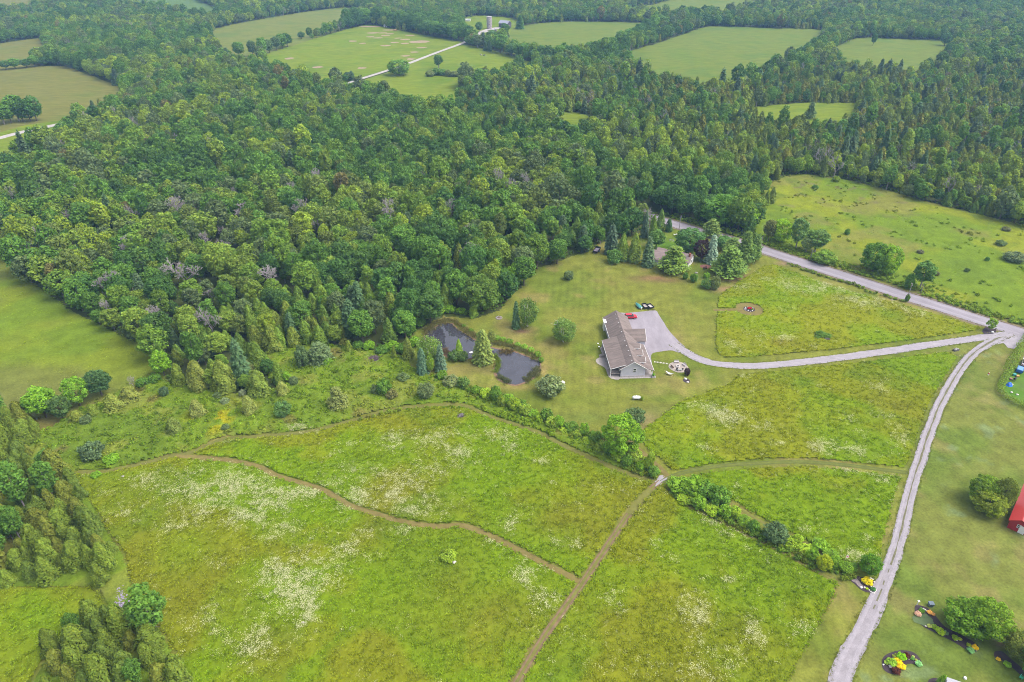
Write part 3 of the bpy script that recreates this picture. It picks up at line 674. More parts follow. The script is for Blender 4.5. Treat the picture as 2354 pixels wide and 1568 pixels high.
ribbon('lane_grass', tr[:k1 - 2], .50, .30, .085, LANEGRASS, .20, 0)
ribbon('lane_grass', tr[k1 - 2:k1 + 16], .22, .16, .09, LANEGRASS, .12, 0, dash=lambda i: vnoise(i * .8, 1.5, 4) > .4)
LANE_TRACK = mat_gravel('lane_wheel_track', (.305, .277, .30), .9, .9)
for q in (-.95, .95): ribbon('lane_track', tr, .62, .7, .083, LANE_TRACK, .12, q)
for q in (-.85, .85): ribbon('driveway_track', LINES['drive'], .6, .6, .097, LANE_TRACK, .14, q)
LANE_FAR = mat_gravel('pale_gravel', (.40, .365, .35), .8, .2)
far_lane = smooth_line(w_([(700, 225), (775, 202), (800, 193), (820, 185), (880, 166), (935, 148), (1000, 123), (1060, 101), (1085, 90)]), 4)
ribbon('farm_lane', far_lane, 4.6, 4.8, .26, LANE_FAR, .3)
ribbon('farm_yard', smooth_line(w_([(1085, 90), (1096, 80), (1112, 73), (1128, 68), (1150, 64)]), 3), 6, 13, .29, LANE_FAR, .5)
ribbon('country_road', smooth_line(w_([(-200, 372), (-60, 334), (0, 318), (45, 306), (95, 295), (150, 283), (230, 262), (300, 240)]), 4), 6.5, 6.5, .26, LANE_FAR, .3)
for k, m, z in (('p1', mat_gravel('mown_olive', (.150, .150, .032), .75, .5), .03), ('p2', DIRT, .034), ('p3', CUT, .038), ('p4', mat_gravel('mown_green', (.130, .150, .026), .75, .5), .042), ('p5', DIRT, .046), ('p6', CUT, .03), ('p7', CUT, .03)):
    ribbon('path', LINES[k], PATHW[k] * 2, PATHW[k] * 2, z, m, .12)
RUT = mat_gravel('worn_soil', (.20, .135, .075), .7, 1.0)
for q in (-.5, .5): ribbon('path_rut', LINES['p3'], .42, .42, .056 + .002 * q, RUT, .16, q, dash=lambda i: vnoise(i * .2, 2.5, 3) > .3)
for q in (-.42, .42): ribbon('path_rut', LINES['p4'], .3, .3, .06, mat_gravel('green_cut', (.115, .135, .03), .7, 1.), .1, q)
def disc(name, c, rx, ry, z, mat, n=40, jit=.1, rz=0.0):
    pts = []
    for i in range(n):
        a = 2 * math.pi * i / n; k = 1 + jit * (vnoise(i * .5, c[0], 2) - .5); x, y = rx * k * math.cos(a), ry * k * math.sin(a)
        pts.append((c[0] + x * math.cos(rz) - y * math.sin(rz), c[1] + x * math.sin(rz) + y * math.cos(rz)))
    return sheet(name, pts, z, mat)
disc('mown_ring', RING, 4.8, 4.8, .03, DIRT)
ribbon('path', smooth_line([G(1640, 713), (RING[0] - 4.2, RING[1] - .3)], 1), 1.6, 1.6, .034, DIRT, .1)
disc('gravel_patch', G(1518, 1105), 1.9, 1.0, .064, GRAVEL, jit=.9, rz=.9)

# ------------------------------------------------------------------ pond
m, nt, b = new_mat('pond_water'); p = pos_of(nt)
v = noise_val(nt, p, .25, 3, .85, 1.2); rgb = nd(nt, 'ShaderNodeRGB'); rgb.outputs[0].default_value = (.036, .034, .044, 1)
nt.links.new(mulcol(nt, rgb.outputs[0], v), b.inputs['Base Color']); b.inputs['Roughness'].default_value = .03; b.inputs['IOR'].default_value = 1.65; b.inputs['Specular IOR Level'].default_value = .6
bp = nd(nt, 'ShaderNodeBump'); bp.inputs['Strength'].default_value = .02; bp.inputs['Distance'].default_value = .02
n1 = nd(nt, 'ShaderNodeTexNoise'); n1.inputs['Scale'].default_value = 3; nt.links.new(p, n1.inputs['Vector']); nt.links.new(n1.outputs[0], bp.inputs['Height']); nt.links.new(bp.outputs[0], b.inputs['Normal'])
WATER = m
pond_loop = smooth_loop(pw, .8); pc = (sum(a for a, _ in pond_loop) / len(pond_loop), sum(b for _, b in pond_loop) / len(pond_loop))
MUD = mat_gravel('pond_mud', (.24, .15, .095), .6, .8)
def outset(loop, d):
    out = []; n = len(loop)
    area = sum(loop[i][0] * loop[(i + 1) % n][1] - loop[(i + 1) % n][0] * loop[i][1] for i in range(n))
    s = 1 if area > 0 else -1
    for i in range(n):
        a, b_ = loop[i - 1], loop[(i + 1) % n]; dx, dy = b_[0] - a[0], b_[1] - a[1]; l = math.hypot(dx, dy) + 1e-9
        out.append((loop[i][0] + s * dy / l * d, loop[i][1] - s * dx / l * d))
    return out
sheet('pond_shore', jitter(outset(pond_loop, .5), .35, 2), .03, MUD)
sheet('pond_water', jitter(outset(pond_loop, -.15), .25, 1.5), .06, WATER)


# ------------------------------------------------------------------ masses (stuff): points carrying instances
def scatter(name, coll, pts, rot, scl, idx, tint, label, cat):
    me = bpy.data.meshes.new(name); pts = np.asarray(pts, np.float32); me.vertices.add(len(pts)); me.vertices.foreach_set('co', pts.ravel())
    set_tint(me, np.asarray(tint) * (1.0 if name == 'woodland' else GK))
    a = me.attributes.new('rz', 'FLOAT', 'POINT'); a.data.foreach_set('value', np.asarray(rot, np.float32))
    a = me.attributes.new('scl', 'FLOAT_VECTOR', 'POINT'); a.data.foreach_set('vector', np.asarray(scl, np.float32).ravel())
    a = me.attributes.new('pick', 'INT', 'POINT'); a.data.foreach_set('value', np.asarray(idx, np.int32))
    ng = bpy.data.node_groups.new(name, 'GeometryNodeTree')
    ng.interface.new_socket('Geometry', in_out='INPUT', socket_type='NodeSocketGeometry'); ng.interface.new_socket('Geometry', in_out='OUTPUT', socket_type='NodeSocketGeometry')
    N = ng.nodes; L = ng.links; gi = N.new('NodeGroupInput'); go = N.new('NodeGroupOutput'); ip = N.new('GeometryNodeInstanceOnPoints'); ci = N.new('GeometryNodeCollectionInfo')
    ci.inputs['Collection'].default_value = coll; ci.inputs['Separate Children'].default_value = True; ci.inputs['Reset Children'].default_value = True
    def na(n, t):
        q = N.new('GeometryNodeInputNamedAttribute'); q.data_type = t; q.inputs['Name'].default_value = n; return q.outputs['Attribute']
    cx = N.new('ShaderNodeCombineXYZ'); L.new(na('rz', 'FLOAT'), cx.inputs['Z'])
    L.new(gi.outputs[0], ip.inputs['Points']); L.new(ci.outputs[0], ip.inputs['Instance']); ip.inputs['Pick Instance'].default_value = True
    L.new(na('pick', 'INT'), ip.inputs['Instance Index']); L.new(cx.outputs[0], ip.inputs['Rotation']); L.new(na('scl', 'FLOAT_VECTOR'), ip.inputs['Scale'])
    L.new(ip.outputs[0], go.inputs[0])
    o = link(name, me); md = o.modifiers.new('scatter', 'NODES'); md.node_group = ng
    return tag(o, label, cat, None, 'stuff')
def new_coll(name, meshes):
    c = bpy.data.collections.new(name)
    for i, me in enumerate(meshes): c.objects.link(bpy.data.objects.new('%s_%02d' % (name, i), me))
    return c
def sample_poly(poly, dens):
    xs = [p[0] for p in poly]; ys = [p[1] for p in poly]; A = (max(xs) - min(xs)) * (max(ys) - min(ys)); n = int(A * dens)
    x = rng.uniform(min(xs), max(xs), n); y = rng.uniform(min(ys), max(ys), n); k = inside(poly, x, y); return x[k], y[k]
def in_view(x, y, z=0.0, mx=60, my=60):
    px, py = Pn(x, y, z); return (px > -mx) & (px < 2354 + mx) & (py > -my) & (py < 1568 + my)

# grass tufts of the uncut meadows
def tuft_mesh(rg, n, h, sp, wd):
    d = rg.normal(size=(n, 2)); d /= np.linalg.norm(d, axis=1, keepdims=True); r = rg.random(n) ** .5 * sp
    base = np.stack([d[:, 0] * r * .7, d[:, 1] * r * .7, np.zeros(n)], 1); hh = h * rg.uniform(.5, 1.1, n)
    tip = np.stack([d[:, 0] * r * 1.6, d[:, 1] * r * 1.6, hh], 1); s = np.stack([-d[:, 1], d[:, 0], np.zeros(n)], 1) * wd
    mid = (base + tip) / 2 + np.array([0, 0, .12 * h])
    V = np.stack([base - s * .5, mid - s, tip, mid + s], 1).reshape(-1, 3); F = np.arange(4 * n).reshape(n, 4)
    me = np_mesh('tuft', V, F, [LEAF]); g = rg.uniform(.75, 1.3, n); set_tint(me, np.repeat(np.stack([g, g, g], 1), 4, 0), 'var'); return me
TUFT = new_coll('grass_tufts', [tuft_mesh(R_(300 + i), 18, .26, .40, .08) for i in range(5)])
PX, PY, PT = [], [], []
for poly, dens, tf in ((MEAD, 2.4, meadow_tint), (R1, 1.8, meadow_tint), (R2, 1.0, meadow_tint), (M3, 2.2, meadow_tint), (LEFTB, 2.0, meadow_tint)):
    x, y = sample_poly(w_(poly), dens); k = (path_cut(x, y) > .15) & in_view(x, y); x, y = x[k], y[k]
    PX.append(x); PY.append(y); PT.append(tf(x, y))
x, y, t = np.concatenate(PX), np.concatenate(PY), np.concatenate(PT); n = len(x); s = rng.uniform(.6, 1.35, n)
scatter('meadow_grass', TUFT, np.stack([x, y, np.full(n, .20)], 1), rng.uniform(0, 6.28, n), np.stack([s, s, s], 1), rng.integers(0, 5, n), t * rng.uniform(.84, 1.2, (n, 1)) * .92, 'uncut olive green grass of the meadows between the mown paths', 'grass')
x, y = sample_poly(w_(LEFTF), .35); k = in_view(x, y); x, y = x[k], y[k]; x2, y2 = sample_poly([(min(a, 330), b) for a, b in w_(RIGHTF)], .5); k = in_view(x2, y2); x2, y2 = x2[k], y2[k]
t = np.concatenate([leftf_tint(x, y), rightf_tint(x2, y2)]); x = np.concatenate([x, x2]); y = np.concatenate([y, y2]); n = len(x); s = rng.uniform(.8, 1.7, n)
scatter('field_grass', TUFT, np.stack([x, y, np.full(n, .12)], 1), rng.uniform(0, 6.28, n), np.stack([s, s, s * .5], 1), rng.integers(0, 5, n), t * rng.uniform(.85, 1.15, (n, 1)) * .9, 'long bright green grass of the two open hay fields', 'grass')
# grass creeping over the gravel edges
ex, ey = [], []
for ln, wd in ((LINES['drive'], 1.75), (tr[:k1 + 1], 1.5), (tr[k1:], 1.85), (LINES['road'], 3.75)):
    for i in range(1, len(ln)):
        (a, b), (c, d) = ln[i - 1], ln[i]; l = math.hypot(c - a, d - b) + 1e-6
        for s_ in (-1, 1):
            for q in range(4):
                t = rng.random(); o_ = s_ * (wd + rng.normal(.05, .22)); ex.append(a + (c - a) * t - (d - b) / l * o_); ey.append(b + (d - b) * t + (c - a) / l * o_)
ex, ey = np.array(ex), np.array(ey); k = in_view(ex, ey); ex, ey = ex[k], ey[k]; n = len(ex); s = rng.uniform(.25, .7, n)
scatter('edge_grass', TUFT, np.stack([ex, ey, np.full(n, .05)], 1), rng.uniform(0, 6.28, n), np.stack([s, s, s * .6], 1), rng.integers(0, 5, n), lawn_tint(ex, ey) * rng.uniform(.6, 1.0, (n, 1)) * .8, 'short grass creeping over the edges of the gravel drives', 'grass')
# broad-leaved weeds
def weed_mesh(rg):
    parts = lobes_crown(rg, .8, .55, 0, 7, 26, .13, (.35, .5), .7); return crown_mesh('weed', parts, LEAF)
WEED = new_coll('weed_clumps', [weed_mesh(R_(320 + i)) for i in range(4)])
x, y = sample_poly(w_(WEEDF), .75); k = (path_cut(x, y) > .3) & in_view(x, y); x, y = x[k], y[k]; t = weed_tint(x, y)
verge = smooth_line(w_([(1545, 503), (1600, 517), (1640, 529), (1700, 546), (1751, 561), (1849, 595), (1969, 630), (2069, 660), (2203, 707), (2269, 727), (2354, 750), (2450, 780)]), 1.0)
vx, vy, vt = [], [], []
for i, (a, b) in enumerate(verge):
    wv = 4 + 9 * vnoise(i * .06, 3, 2)
    for q in range(6):
        e = rng.random() ** 1.4 * wv; vx.append(a + e * .35 + rng.normal(0, .4)); vy.append(b + e * .95 + .4); vt.append(np.array((.105, .165, .018)) * rng.uniform(.8, 1.4) + np.array((.05, .03, 0)) * rng.random())
ditch = smooth_line(w_([(1812, 607), (1850, 622), (1905, 640), (1960, 655), (1985, 665), (2000, 674), (2030, 680), (2062, 690), (2085, 694)]), .8)
for (a, b) in ditch:
    for q in range(1): vx.append(a + rng.normal(0, .3)); vy.append(b + rng.normal(0, .3)); vt.append(np.array((.105, .15, .022)) * rng.uniform(.8, 1.3))
fx, fy = sample_poly([(min(a, 330), b) for a, b in w_(RIGHTF)], .16); k = in_view(fx, fy) & (fbm(fx, fy, 6, 7) > .63); fx, fy = fx[k], fy[k]
for poly, k_ in (([(1000, 868), (1060, 888), (1130, 918), (1200, 948), (1300, 990), (1370, 1022), (1440, 1062), (1500, 1092)], 5), ([(1548, 1128), (1600, 1152), (1660, 1182), (1720, 1216), (1800, 1256), (1880, 1292), (1950, 1322)], 5)):
    for (a, b) in smooth_line(w_(poly), .6):
        for q in range(k_): vx.append(a + rng.normal(0, 1.1)); vy.append(b + rng.normal(0, 1.1)); vt.append(np.array([(.10, .16, .018), (.13, .17, .02), (.075, .13, .018)][q % 3]) * rng.uniform(.7, 1.3))
edge = smooth_line(w_(OPEN[1:66]), 1.6)
for (a, b) in edge:
    if not (0 < b < 420): continue
    for q in range(2): vx.append(a + rng.normal(0, 1.2)); vy.append(b + 1.2 + abs(rng.normal(0, 1.5))); vt.append(np.array((.075, .125, .02)) * rng.uniform(.7, 1.4)); 
x = np.concatenate([x, vx, fx]); y = np.concatenate([y, vy, fy]); t = np.concatenate([t, np.array(vt), rightf_tint(fx, fy) * .95]); n = len(x); s = rng.uniform(.6, 1.7, n)
scatter('weeds', WEED, np.stack([x, y, np.full(n, .1)], 1), rng.uniform(0, 6.28, n), np.stack([s, s, s * rng.uniform(.5, 1.1, n)], 1), rng.integers(0, 4, n), t * rng.uniform(.85, 1.2, (n, 1)) * .98, 'rank green weeds of the rough ground and the road verges', 'weeds')
# cream wildflowers
CREAM = mat_plain('cream_petals', (.56, .56, .28), .8, var=.15)
def flower_mesh(rg, n):
    P = np.stack([rg.normal(0, .24, n), rg.normal(0, .24, n), rg.uniform(.55, .85, n)], 1)
    N = np.stack([rg.normal(0, .35, n), rg.normal(0, .35, n), np.ones(n)], 1); V, F, C = leaves(P, N, rg.uniform(.03, .07, n), .9, rg)
    return np_mesh('flowers', V, F, [CREAM])
FLOWER = new_coll('flower_heads', [flower_mesh(R_(340 + i), 11) for i in range(4)])
FL = [(520, 1128, 120, 40, 1.6), (690, 1128, 48, 16, .9), (570, 1200, 55, 18, 1.0), (298, 1180, 32, 14, 1.3), (416, 1210, 16, 8, 1.2), (380, 1220, 14, 16, 1.0), (662, 1212, 30, 20, 1.0), (340, 1105, 26, 14, .8), (240, 1137, 14, 6, .9), (600, 1160, 60, 30, .8), (455, 1180, 40, 20, .5), (720, 1135, 20, 10, .9),
      (690, 1350, 62, 70, 1.35), (720, 1410, 34, 26, 1.2), (640, 1320, 34, 40, .9), (500, 1448, 55, 40, .75), (605, 1480, 34, 42, .85), (560, 1500, 30, 20, .5), (650, 1180, 24, 20, .6), (470, 1272, 12, 6, .8), (560, 1262, 14, 6, .7), (505, 1300, 20, 12, .5), (620, 1240, 20, 12, .8),
      (865, 1126, 86, 38, 1.6), (1040, 1075, 48, 32, 1.5), (960, 1165, 52, 26, 1.0), (820, 1252, 38, 30, .9), (922, 1221, 20, 18, .9), (1207, 1322, 24, 22, 1.2), (1250, 1380, 26, 24, .9), (1420, 1124, 48, 14, .8), (1300, 1250, 32, 10, .8), (1174, 1206, 16, 16, .8), (1420, 1385, 22, 26, .7), (1240, 1060, 14, 8, 1.2), (1130, 1250, 20, 12, .4), (1255, 1310, 12, 8, .8), (1080, 1060, 12, 12, .8),
      (905, 1016, 24, 16, 1.3), (1066, 1018, 84, 24, .6), (985, 1010, 40, 10, .6), (800, 1025, 20, 6, .6), (682, 988, 36, 9, 1.3), (1150, 1000, 40, 14, .5), (1200, 1030, 40, 12, .5), (820, 1075, 30, 14, .5), (780, 1050, 20, 10, .4), (520, 1018, 8, 4, 1.5), (1115, 960, 8, 3, 1.0), (1172, 975, 10, 4, 1.0), (620, 1140, 40, 16, .9),
      (1658, 956, 40, 21, 1.9), (1748, 984, 22, 9, 1.2), (1785, 1018, 18, 7, 1.0), (1890, 1030, 30, 14, 1.3), (1950, 1030, 22, 14, 1.2), (2058, 992, 24, 30, 1.1), (2022, 890, 18, 10, .9), (1899, 893, 12, 6, .9), (1735, 903, 10, 5, .8), (1740, 935, 14, 6, .8), (1620, 1032, 16, 8, .6), (1580, 985, 10, 6, .7), (1710, 868, 20, 4, .6), (1950, 965, 14, 8, .6), (1976, 1000, 12, 8, .6), (1980, 1045, 60, 6, .6), (1600, 940, 20, 12, .6),
      (1900, 662, 64, 15, 1.7), (1995, 695, 50, 12, 1.4), (1670, 722, 9, 4, 1.4), (1809, 713, 14, 5, 1.2), (1802, 778, 18, 6, 1.2), (1740, 774, 18, 9, .9), (1802, 655, 14, 10, .9), (1680, 795, 14, 8, .8), (1705, 810, 20, 5, .6), (1870, 798, 8, 4, 1.0), (2110, 722, 16, 8, .6), (2078, 715, 6, 12, .9), (1760, 640, 30, 12, .5), (1700, 660, 26, 8, .5),
      (1943, 1081, 30, 7, 1.4), (2047, 1118, 26, 30, 1.0), (1866, 1228, 24, 14, .9), (1976, 1280, 42, 12, 1.0), (1991, 1242, 16, 6, 1.0), (1850, 1262, 8, 4, .8), (1690, 1120, 8, 5, .6), (1870, 1085, 10, 5, .6),
      (1606, 1410, 36, 46, .7), (1730, 1452, 20, 28, 1.0), (1854, 1453, 20, 15, 1.0), (1676, 1337, 26, 7, .9), (1678, 1282, 12, 8, .9), (1800, 1394, 14, 10, .7), (1705, 1232, 46, 10, .6), (1612, 1340, 8, 8, .9), (1640, 1205, 30, 8, .5), (1560, 1320, 10, 8, .5), (1690, 1500, 12, 10, .7), (1600, 1530, 60, 30, .45), (1660, 1550, 30, 20, .5), (1400, 1540, 60, 20, .3), (1540, 1290, 14, 8, .5), (1505, 1250, 10, 8, .6), (1480, 1180, 14, 8, .4)]
fx, fy = [], []
for (cx, cy_, rx, ry, dn) in FL:
    dp = depth(cy_); mpx = dp / FPX; ax = rx * mpx; ay = abs(G(cx, cy_ - ry)[1] - G(cx, cy_ + ry)[1]) / 2; n = int(math.pi * ax * ay * 1.9 * min(dn, 1.25) * 5.2)
    gx, gy = G(cx, cy_); a = rng.normal(0, .72, n) * ax + gx; b_ = rng.normal(0, .72, n) * ay + gy
    k = fbm(a, b_, 4.0, 1, 3) + fbm(a, b_, .9, 5, 2) * .7 > .88 + rng.normal(0, .13, n); fx.append(a[k]); fy.append(b_[k])
for poly, dn in ((MEAD, .14), (R1, .10), (R2, .10), (M3, .12)):
    a, b_ = sample_poly(w_(poly), dn); k = fbm(a, b_, 4, 3, 3) > .56; fx.append(a[k]); fy.append(b_[k])
x, y = np.concatenate(fx), np.concatenate(fy); allp = np.zeros(len(x), bool)
for poly in (MEAD, R1, R2, M3, WEEDF): allp |= inside(w_(poly), x, y)
k = allp & (path_cut(x, y) > .1) & in_view(x, y); x, y = x[k], y[k]; n = len(x); s = rng.uniform(.6, 1.25, n)
scatter('wildflowers', FLOWER, np.stack([x, y, np.zeros(n)], 1), rng.uniform(0, 6.28, n), np.stack([s, s, rng.uniform(.8, 1.05, n)], 1), rng.integers(0, 4, n), np.ones((n, 3)), 'cream white wildflowers in drifts across the meadows', 'flowers')
print('flowers', n)
# reeds round the pond
def reed_mesh(rg):
    n = 26; b = np.stack([rg.normal(0, .3, n), rg.normal(0, .3, n), np.zeros(n)], 1); tp = b + np.stack([rg.normal(0, .12, n), rg.normal(0, .12, n), rg.uniform(.6, 1.2, n)], 1)
    a = rg.uniform(0, 6.28, n); s = np.stack([np.cos(a), np.sin(a), np.zeros(n)], 1) * .035
    V = np.stack([b - s, (b + tp) / 2 - s, tp, (b + tp) / 2 + s], 1).reshape(-1, 3); me = np_mesh('reed', V, np.arange(4 * n).reshape(n, 4), [LEAF])
    g = rg.uniform(.7, 1.3, n); set_tint(me, np.repeat(np.stack([g, g, g], 1), 4, 0), 'var'); return me
REED = new_coll('reed_clumps', [reed_mesh(R_(360 + i)) for i in range(3)])
rx, ry, rt = [], [], []
def reeds(line, w, n, tint):
    L = smooth_line(w_(line), .5)
    for i in range(n):
        a, b_ = L[rng.integers(len(L))]; rx.append(a + rng.normal(0, w)); ry.append(b_ + rng.normal(0, w)); rt.append(np.array(tint) * rng.uniform(.7, 1.3))
reeds([(978, 768), (984, 757), (1002, 748), (1019, 739), (1040, 738), (1056, 750), (1076, 764), (1097, 778)], .75, 300, (.15, .135, .06))
reeds([(1136, 790), (1160, 794), (1185, 800), (1210, 812), (1238, 826)], .6, 230, (.14, .135, .055))
reeds([(1212, 874), (1226, 864), (1236, 850)], .7, 120, (.11, .11, .06)); reeds([(1148, 868), (1158, 874), (1170, 880)], .5, 70, (.10, .11, .06)); reeds([(1150, 812), (1170, 810)], .6, 50, (.12, .09, .05)); reeds([(1024, 806), (1030, 814)], .5, 60, (.16, .11, .08)); reeds([(1140, 855), (1146, 835), (1140, 820)], .35, 90, (.13, .17, .02))
n = len(rx); s = rng.uniform(.6, 1.1, n)
scatter('reeds', REED, np.stack([rx, ry, np.full(n, .02)], 1), rng.uniform(0, 6.28, n), np.stack([s, s, s], 1), rng.integers(0, 3, n), np.array(rt), 'brown green reeds growing round the edge of the pond', 'reeds')


# ------------------------------------------------------------------ separate trees and shrubs
ordn = ['first', 'second', 'third', 'fourth', 'fifth', 'sixth', 'seventh', 'eighth', 'ninth', 'tenth', 'eleventh', 'twelfth', 'thirteenth', 'fourteenth', 'fifteenth', 'sixteenth', 'seventeenth', 'eighteenth', 'nineteenth', 'twentieth', 'twenty-first', 'twenty-second', 'twenty-third', 'twenty-fourth', 'twenty-fifth', 'twenty-sixth', 'twenty-seventh', 'twenty-eighth']
DG, MG, BG, YG, GY, OL, OB = (.040, .084, .022), (.062, .118, .022), (.105, .185, .016), (.150, .200, .022), (.078, .105, .052), (.096, .104, .020), (.102, .100, .022)
SPD, SPB, SPM, PUR, PINE = (.045, .078, .042), (.130, .175, .160), (.052, .085, .036), (.036, .016, .022), (.072, .112, .026)
# lawn round the house
T('shrub', 1295, 1318, 622, 646, GY, 'small round grey green bush alone on the far lawn')
T('spruce', 1175, 1197, 694, 758, SPD, 'slim dark spruce touching the white-stemmed birch on the lawn')
T('birch', 1190, 1235, 686, 760, (.075, .115, .028), 'bushy birch with white stems beside the slim spruce on the lawn')
T('birch', 1268, 1322, 733, 797, (.085, .130, .035), 'lone round birch on the lawn between pond and house')
T('shrub', 1233, 1297, 866, 918, (.105, .130, .070), 'wide grey green willow bush beside the boulder below the pond')
T('shrub', 1433, 1482, 938, 981, (.072, .105, .050), 'round dark grey green bush behind the big lime green tree')
T('broad_fine', 1376, 1470, 957, 1062, (.100, .170, .014), 'big lime green broadleaf tree at the corner of the hedgerow')
# pond
T('spruce_fine', 1085, 1135, 760, 841, (.100, .125, .036), 'broad olive spruce standing between the two pond basins')
T('spruce', 957, 987, 803, 865, (.048, .085, .062), 'blue green spruce at the west end of the pond, nearer the weeds')
T('spruce', 998, 1029, 795, 857, (.055, .085, .066), 'blue green spruce by the pond, right of the slim birch')
T('birch', 962, 1016, 770, 848, (.090, .135, .032), 'tall leafy birch behind the pair of blue green spruces')
T('birch', 981, 999, 815, 860, (.125, .185, .022), 'slim bright green birch squeezed between two blue green spruces')
T('shrub', 1030, 1060, 806, 834, (.060, .098, .032), 'dark green shrub on the pond bank, left of its twin')
T('shrub', 1050, 1077, 808, 833, (.068, .105, .034), 'dark green shrub on the pond bank nearest the olive spruce')
T('cedar', 1046, 1065, 779, 818, (.150, .190, .030), 'pale green larch rising behind the pond bank shrubs')
T('tall', 1122, 1140, 758, 800, (.130, .150, .045), 'thin pale tree behind the olive spruce')
for i, (a, b, c, d, t, l) in enumerate([(1018, 1058, 864, 894, (.115, .135, .065), 'grey green shrub heading the hedgerow below the spruces'), (1052, 1081, 868, 896, (.075, .120, .030), 'leafy green shrub second in the hedgerow from the spruces'), (1004, 1030, 852, 877, (.090, .155, .020), 'bright shrub at the foot of the right blue green spruce'), (961, 1000, 881, 921, (.090, .115, .058), 'round grey green shrub alone in the weeds below the spruces'), (913, 943, 858, 881, (.080, .110, .050), 'low grey shrub in the weeds beneath the brush pile')]): T('shrub', a, b, c, d, t, l)
bank = [(1142, 780, 17, 9), (1156, 783, 15, 8), (1171, 789, 18, 10), (1190, 795, 14, 8), (1205, 801, 18, 9), (1221, 808, 15, 10), (1236, 819, 16, 12), (1244, 831, 13, 10), (1083, 762, 12, 7), (1098, 772, 9, 6), (1066, 752, 10, 7)]
for i, (x, y, w, h) in enumerate(bank): T('shrub', x - w / 2, x + w / 2, y - h, y + h * .4, np.array((.10, .16, .022)) * random.uniform(.75, 1.35), 'low green bush %s from the left along the far bank of the pond' % ordn[[q[0] for q in sorted(bank)].index(x)], 'bushes along the pond bank')
# bushes at the foot of the wood by the pond
for i, (x, y, w, h, t) in enumerate([(985, 735, 34, 24, BG), (1010, 724, 36, 24, (.12, .2, .02)), (1035, 722, 26, 20, BG), (965, 755, 30, 26, MG), (940, 775, 34, 28, MG), (955, 800, 28, 26, BG), (930, 815, 34, 26, MG), (905, 812, 34, 28, BG), (880, 818, 30, 24, MG), (850, 808, 30, 24, BG), (825, 806, 26, 22, MG), (795, 800, 26, 22, OL), (1150, 700, 16, 22, BG), (1060, 724, 24, 16, BG)]):
    T('shrub', x - w / 2, x + w / 2, y - h, y, t, 'leafy bush %s from the left at the foot of the wood by the pond' % ordn[sorted([985, 1010, 1035, 965, 940, 955, 930, 905, 880, 850, 825, 795, 1150, 1060]).index(x)], 'bushes at the foot of the wood')
T('broad_fine', 1062, 1150, 632, 728, (.068, .108, .022), 'large round dark tree at the corner of the wood above the pond')
T('broad', 1165, 1200, 605, 665, (.095, .165, .022), 'bright tree at the end of the wood above the round corner tree')
# rough ground below the wood
for a, b, c, d, k, t, l in [
    (683, 716, 795, 851, 'shrub', (.060, .090, .045), 'dark bushy tree, left half of the dark pair in the weeds'), (712, 765, 789, 843, 'pine', (.070, .098, .052), 'dark bushy pine, right half of the dark pair in the weeds'),
    (740, 765, 822, 842, 'shrub', BG, 'small lime shrub at the foot of the dark pair'), (607, 623, 818, 845, 'sapling', BG, 'small lime sapling in the gap of the cedar thicket'),
    (437, 490, 830, 905, 'cedar', (.105, .098, .026), 'large rounded olive cedar at the front of the thicket'), (493, 553, 828, 909, 'cedar', (.098, .102, .024), 'large cedar with bright leaves, right of the rounded olive cedar'),
    (553, 593, 827, 872, 'cedar', (.070, .066, .026), 'dark brownish cedar behind the thicket front'), (573, 628, 852, 918, 'cedar', (.092, .102, .024), 'broad cedar at the right end of the thicket'),
    (400, 434, 836, 892, 'cedar', OL, 'tall cedar beside the corner of the left field'), (360, 403, 808, 872, 'broad', BG, 'bright leafy tree at the corner of the left field'),
    (637, 668, 877, 915, 'cedar', (.135, .125, .040), 'small pale olive cedar standing right of the thicket'), (653, 671, 853, 885, 'sapling', BG, 'lime sapling behind the small pale cedar'), (667, 688, 865, 889, 'shrub', GY, 'grey round shrub beside the lime sapling'),
    (370, 393, 888, 915, 'shrub', (.055, .085, .050), 'blue green round shrub under the field corner'), (510, 530, 915, 934, 'shrub', (.130, .160, .105), 'pale grey round shrub in the weeds beside the yellow flowers'), (493, 513, 902, 920, 'shrub', GY, 'grey shrub tucked under the thicket'), (552, 568, 895, 915, 'shrub', (.150, .170, .130), 'pale silver shrub tucked under the thicket end'),
    (440, 478, 920, 965, 'cedar', (.125, .115, .040), 'cone shaped olive cedar alone in the weeds, upper of three'), (559, 594, 910, 957, 'cedar', (.130, .122, .040), 'cone shaped olive cedar right of the yellow flowers'), (388, 424, 960, 1003, 'cedar', (.088, .092, .028), 'cone shaped dark cedar nearest the mown path'),
    (633, 674, 923, 964, 'shrub', (.062, .110, .040), 'leafy dark green bush in the middle of the weeds'), (512, 530, 975, 992, 'shrub', GY, 'small grey bush just above the mown path'), (195, 248, 1018, 1066, 'shrub', (.066, .096, .055), 'wide grey green bush just above the left end of the path'), (245, 280, 1045, 1072, 'shrub', BG, 'low lime bush by the left end of the path'), (213, 236, 1085, 1102, 'shrub', BG, 'tiny lime bush just below the path end'),
    (757, 802, 891, 946, 'pine', (.105, .118, .042), 'stubby olive pine standing alone in the weeds'), (868, 903, 872, 914, 'shrub', (.068, .125, .022), 'dark leafy bush in the weeds left of the pond'), (854, 874, 884, 910, 'shrub', GY, 'grey bush leaning on the dark leafy bush'), (888, 916, 895, 921, 'shrub', (.11, .105, .045), 'dry olive scrub beside the dark leafy bush'),
    (795, 812, 782, 812, 'cedar', OL, 'small narrow cedar in front of the wood left of the brush pile'), (925, 955, 775, 830, 'cedar', (.105, .105, .026), 'tall olive cedar directly left of the spruce pair'), (900, 914, 470 + 325, 828, 'cedar', OL, 'narrow cedar between the brush pile and the spruce pair')]:
    T(k, a, b, c, d, t, l)
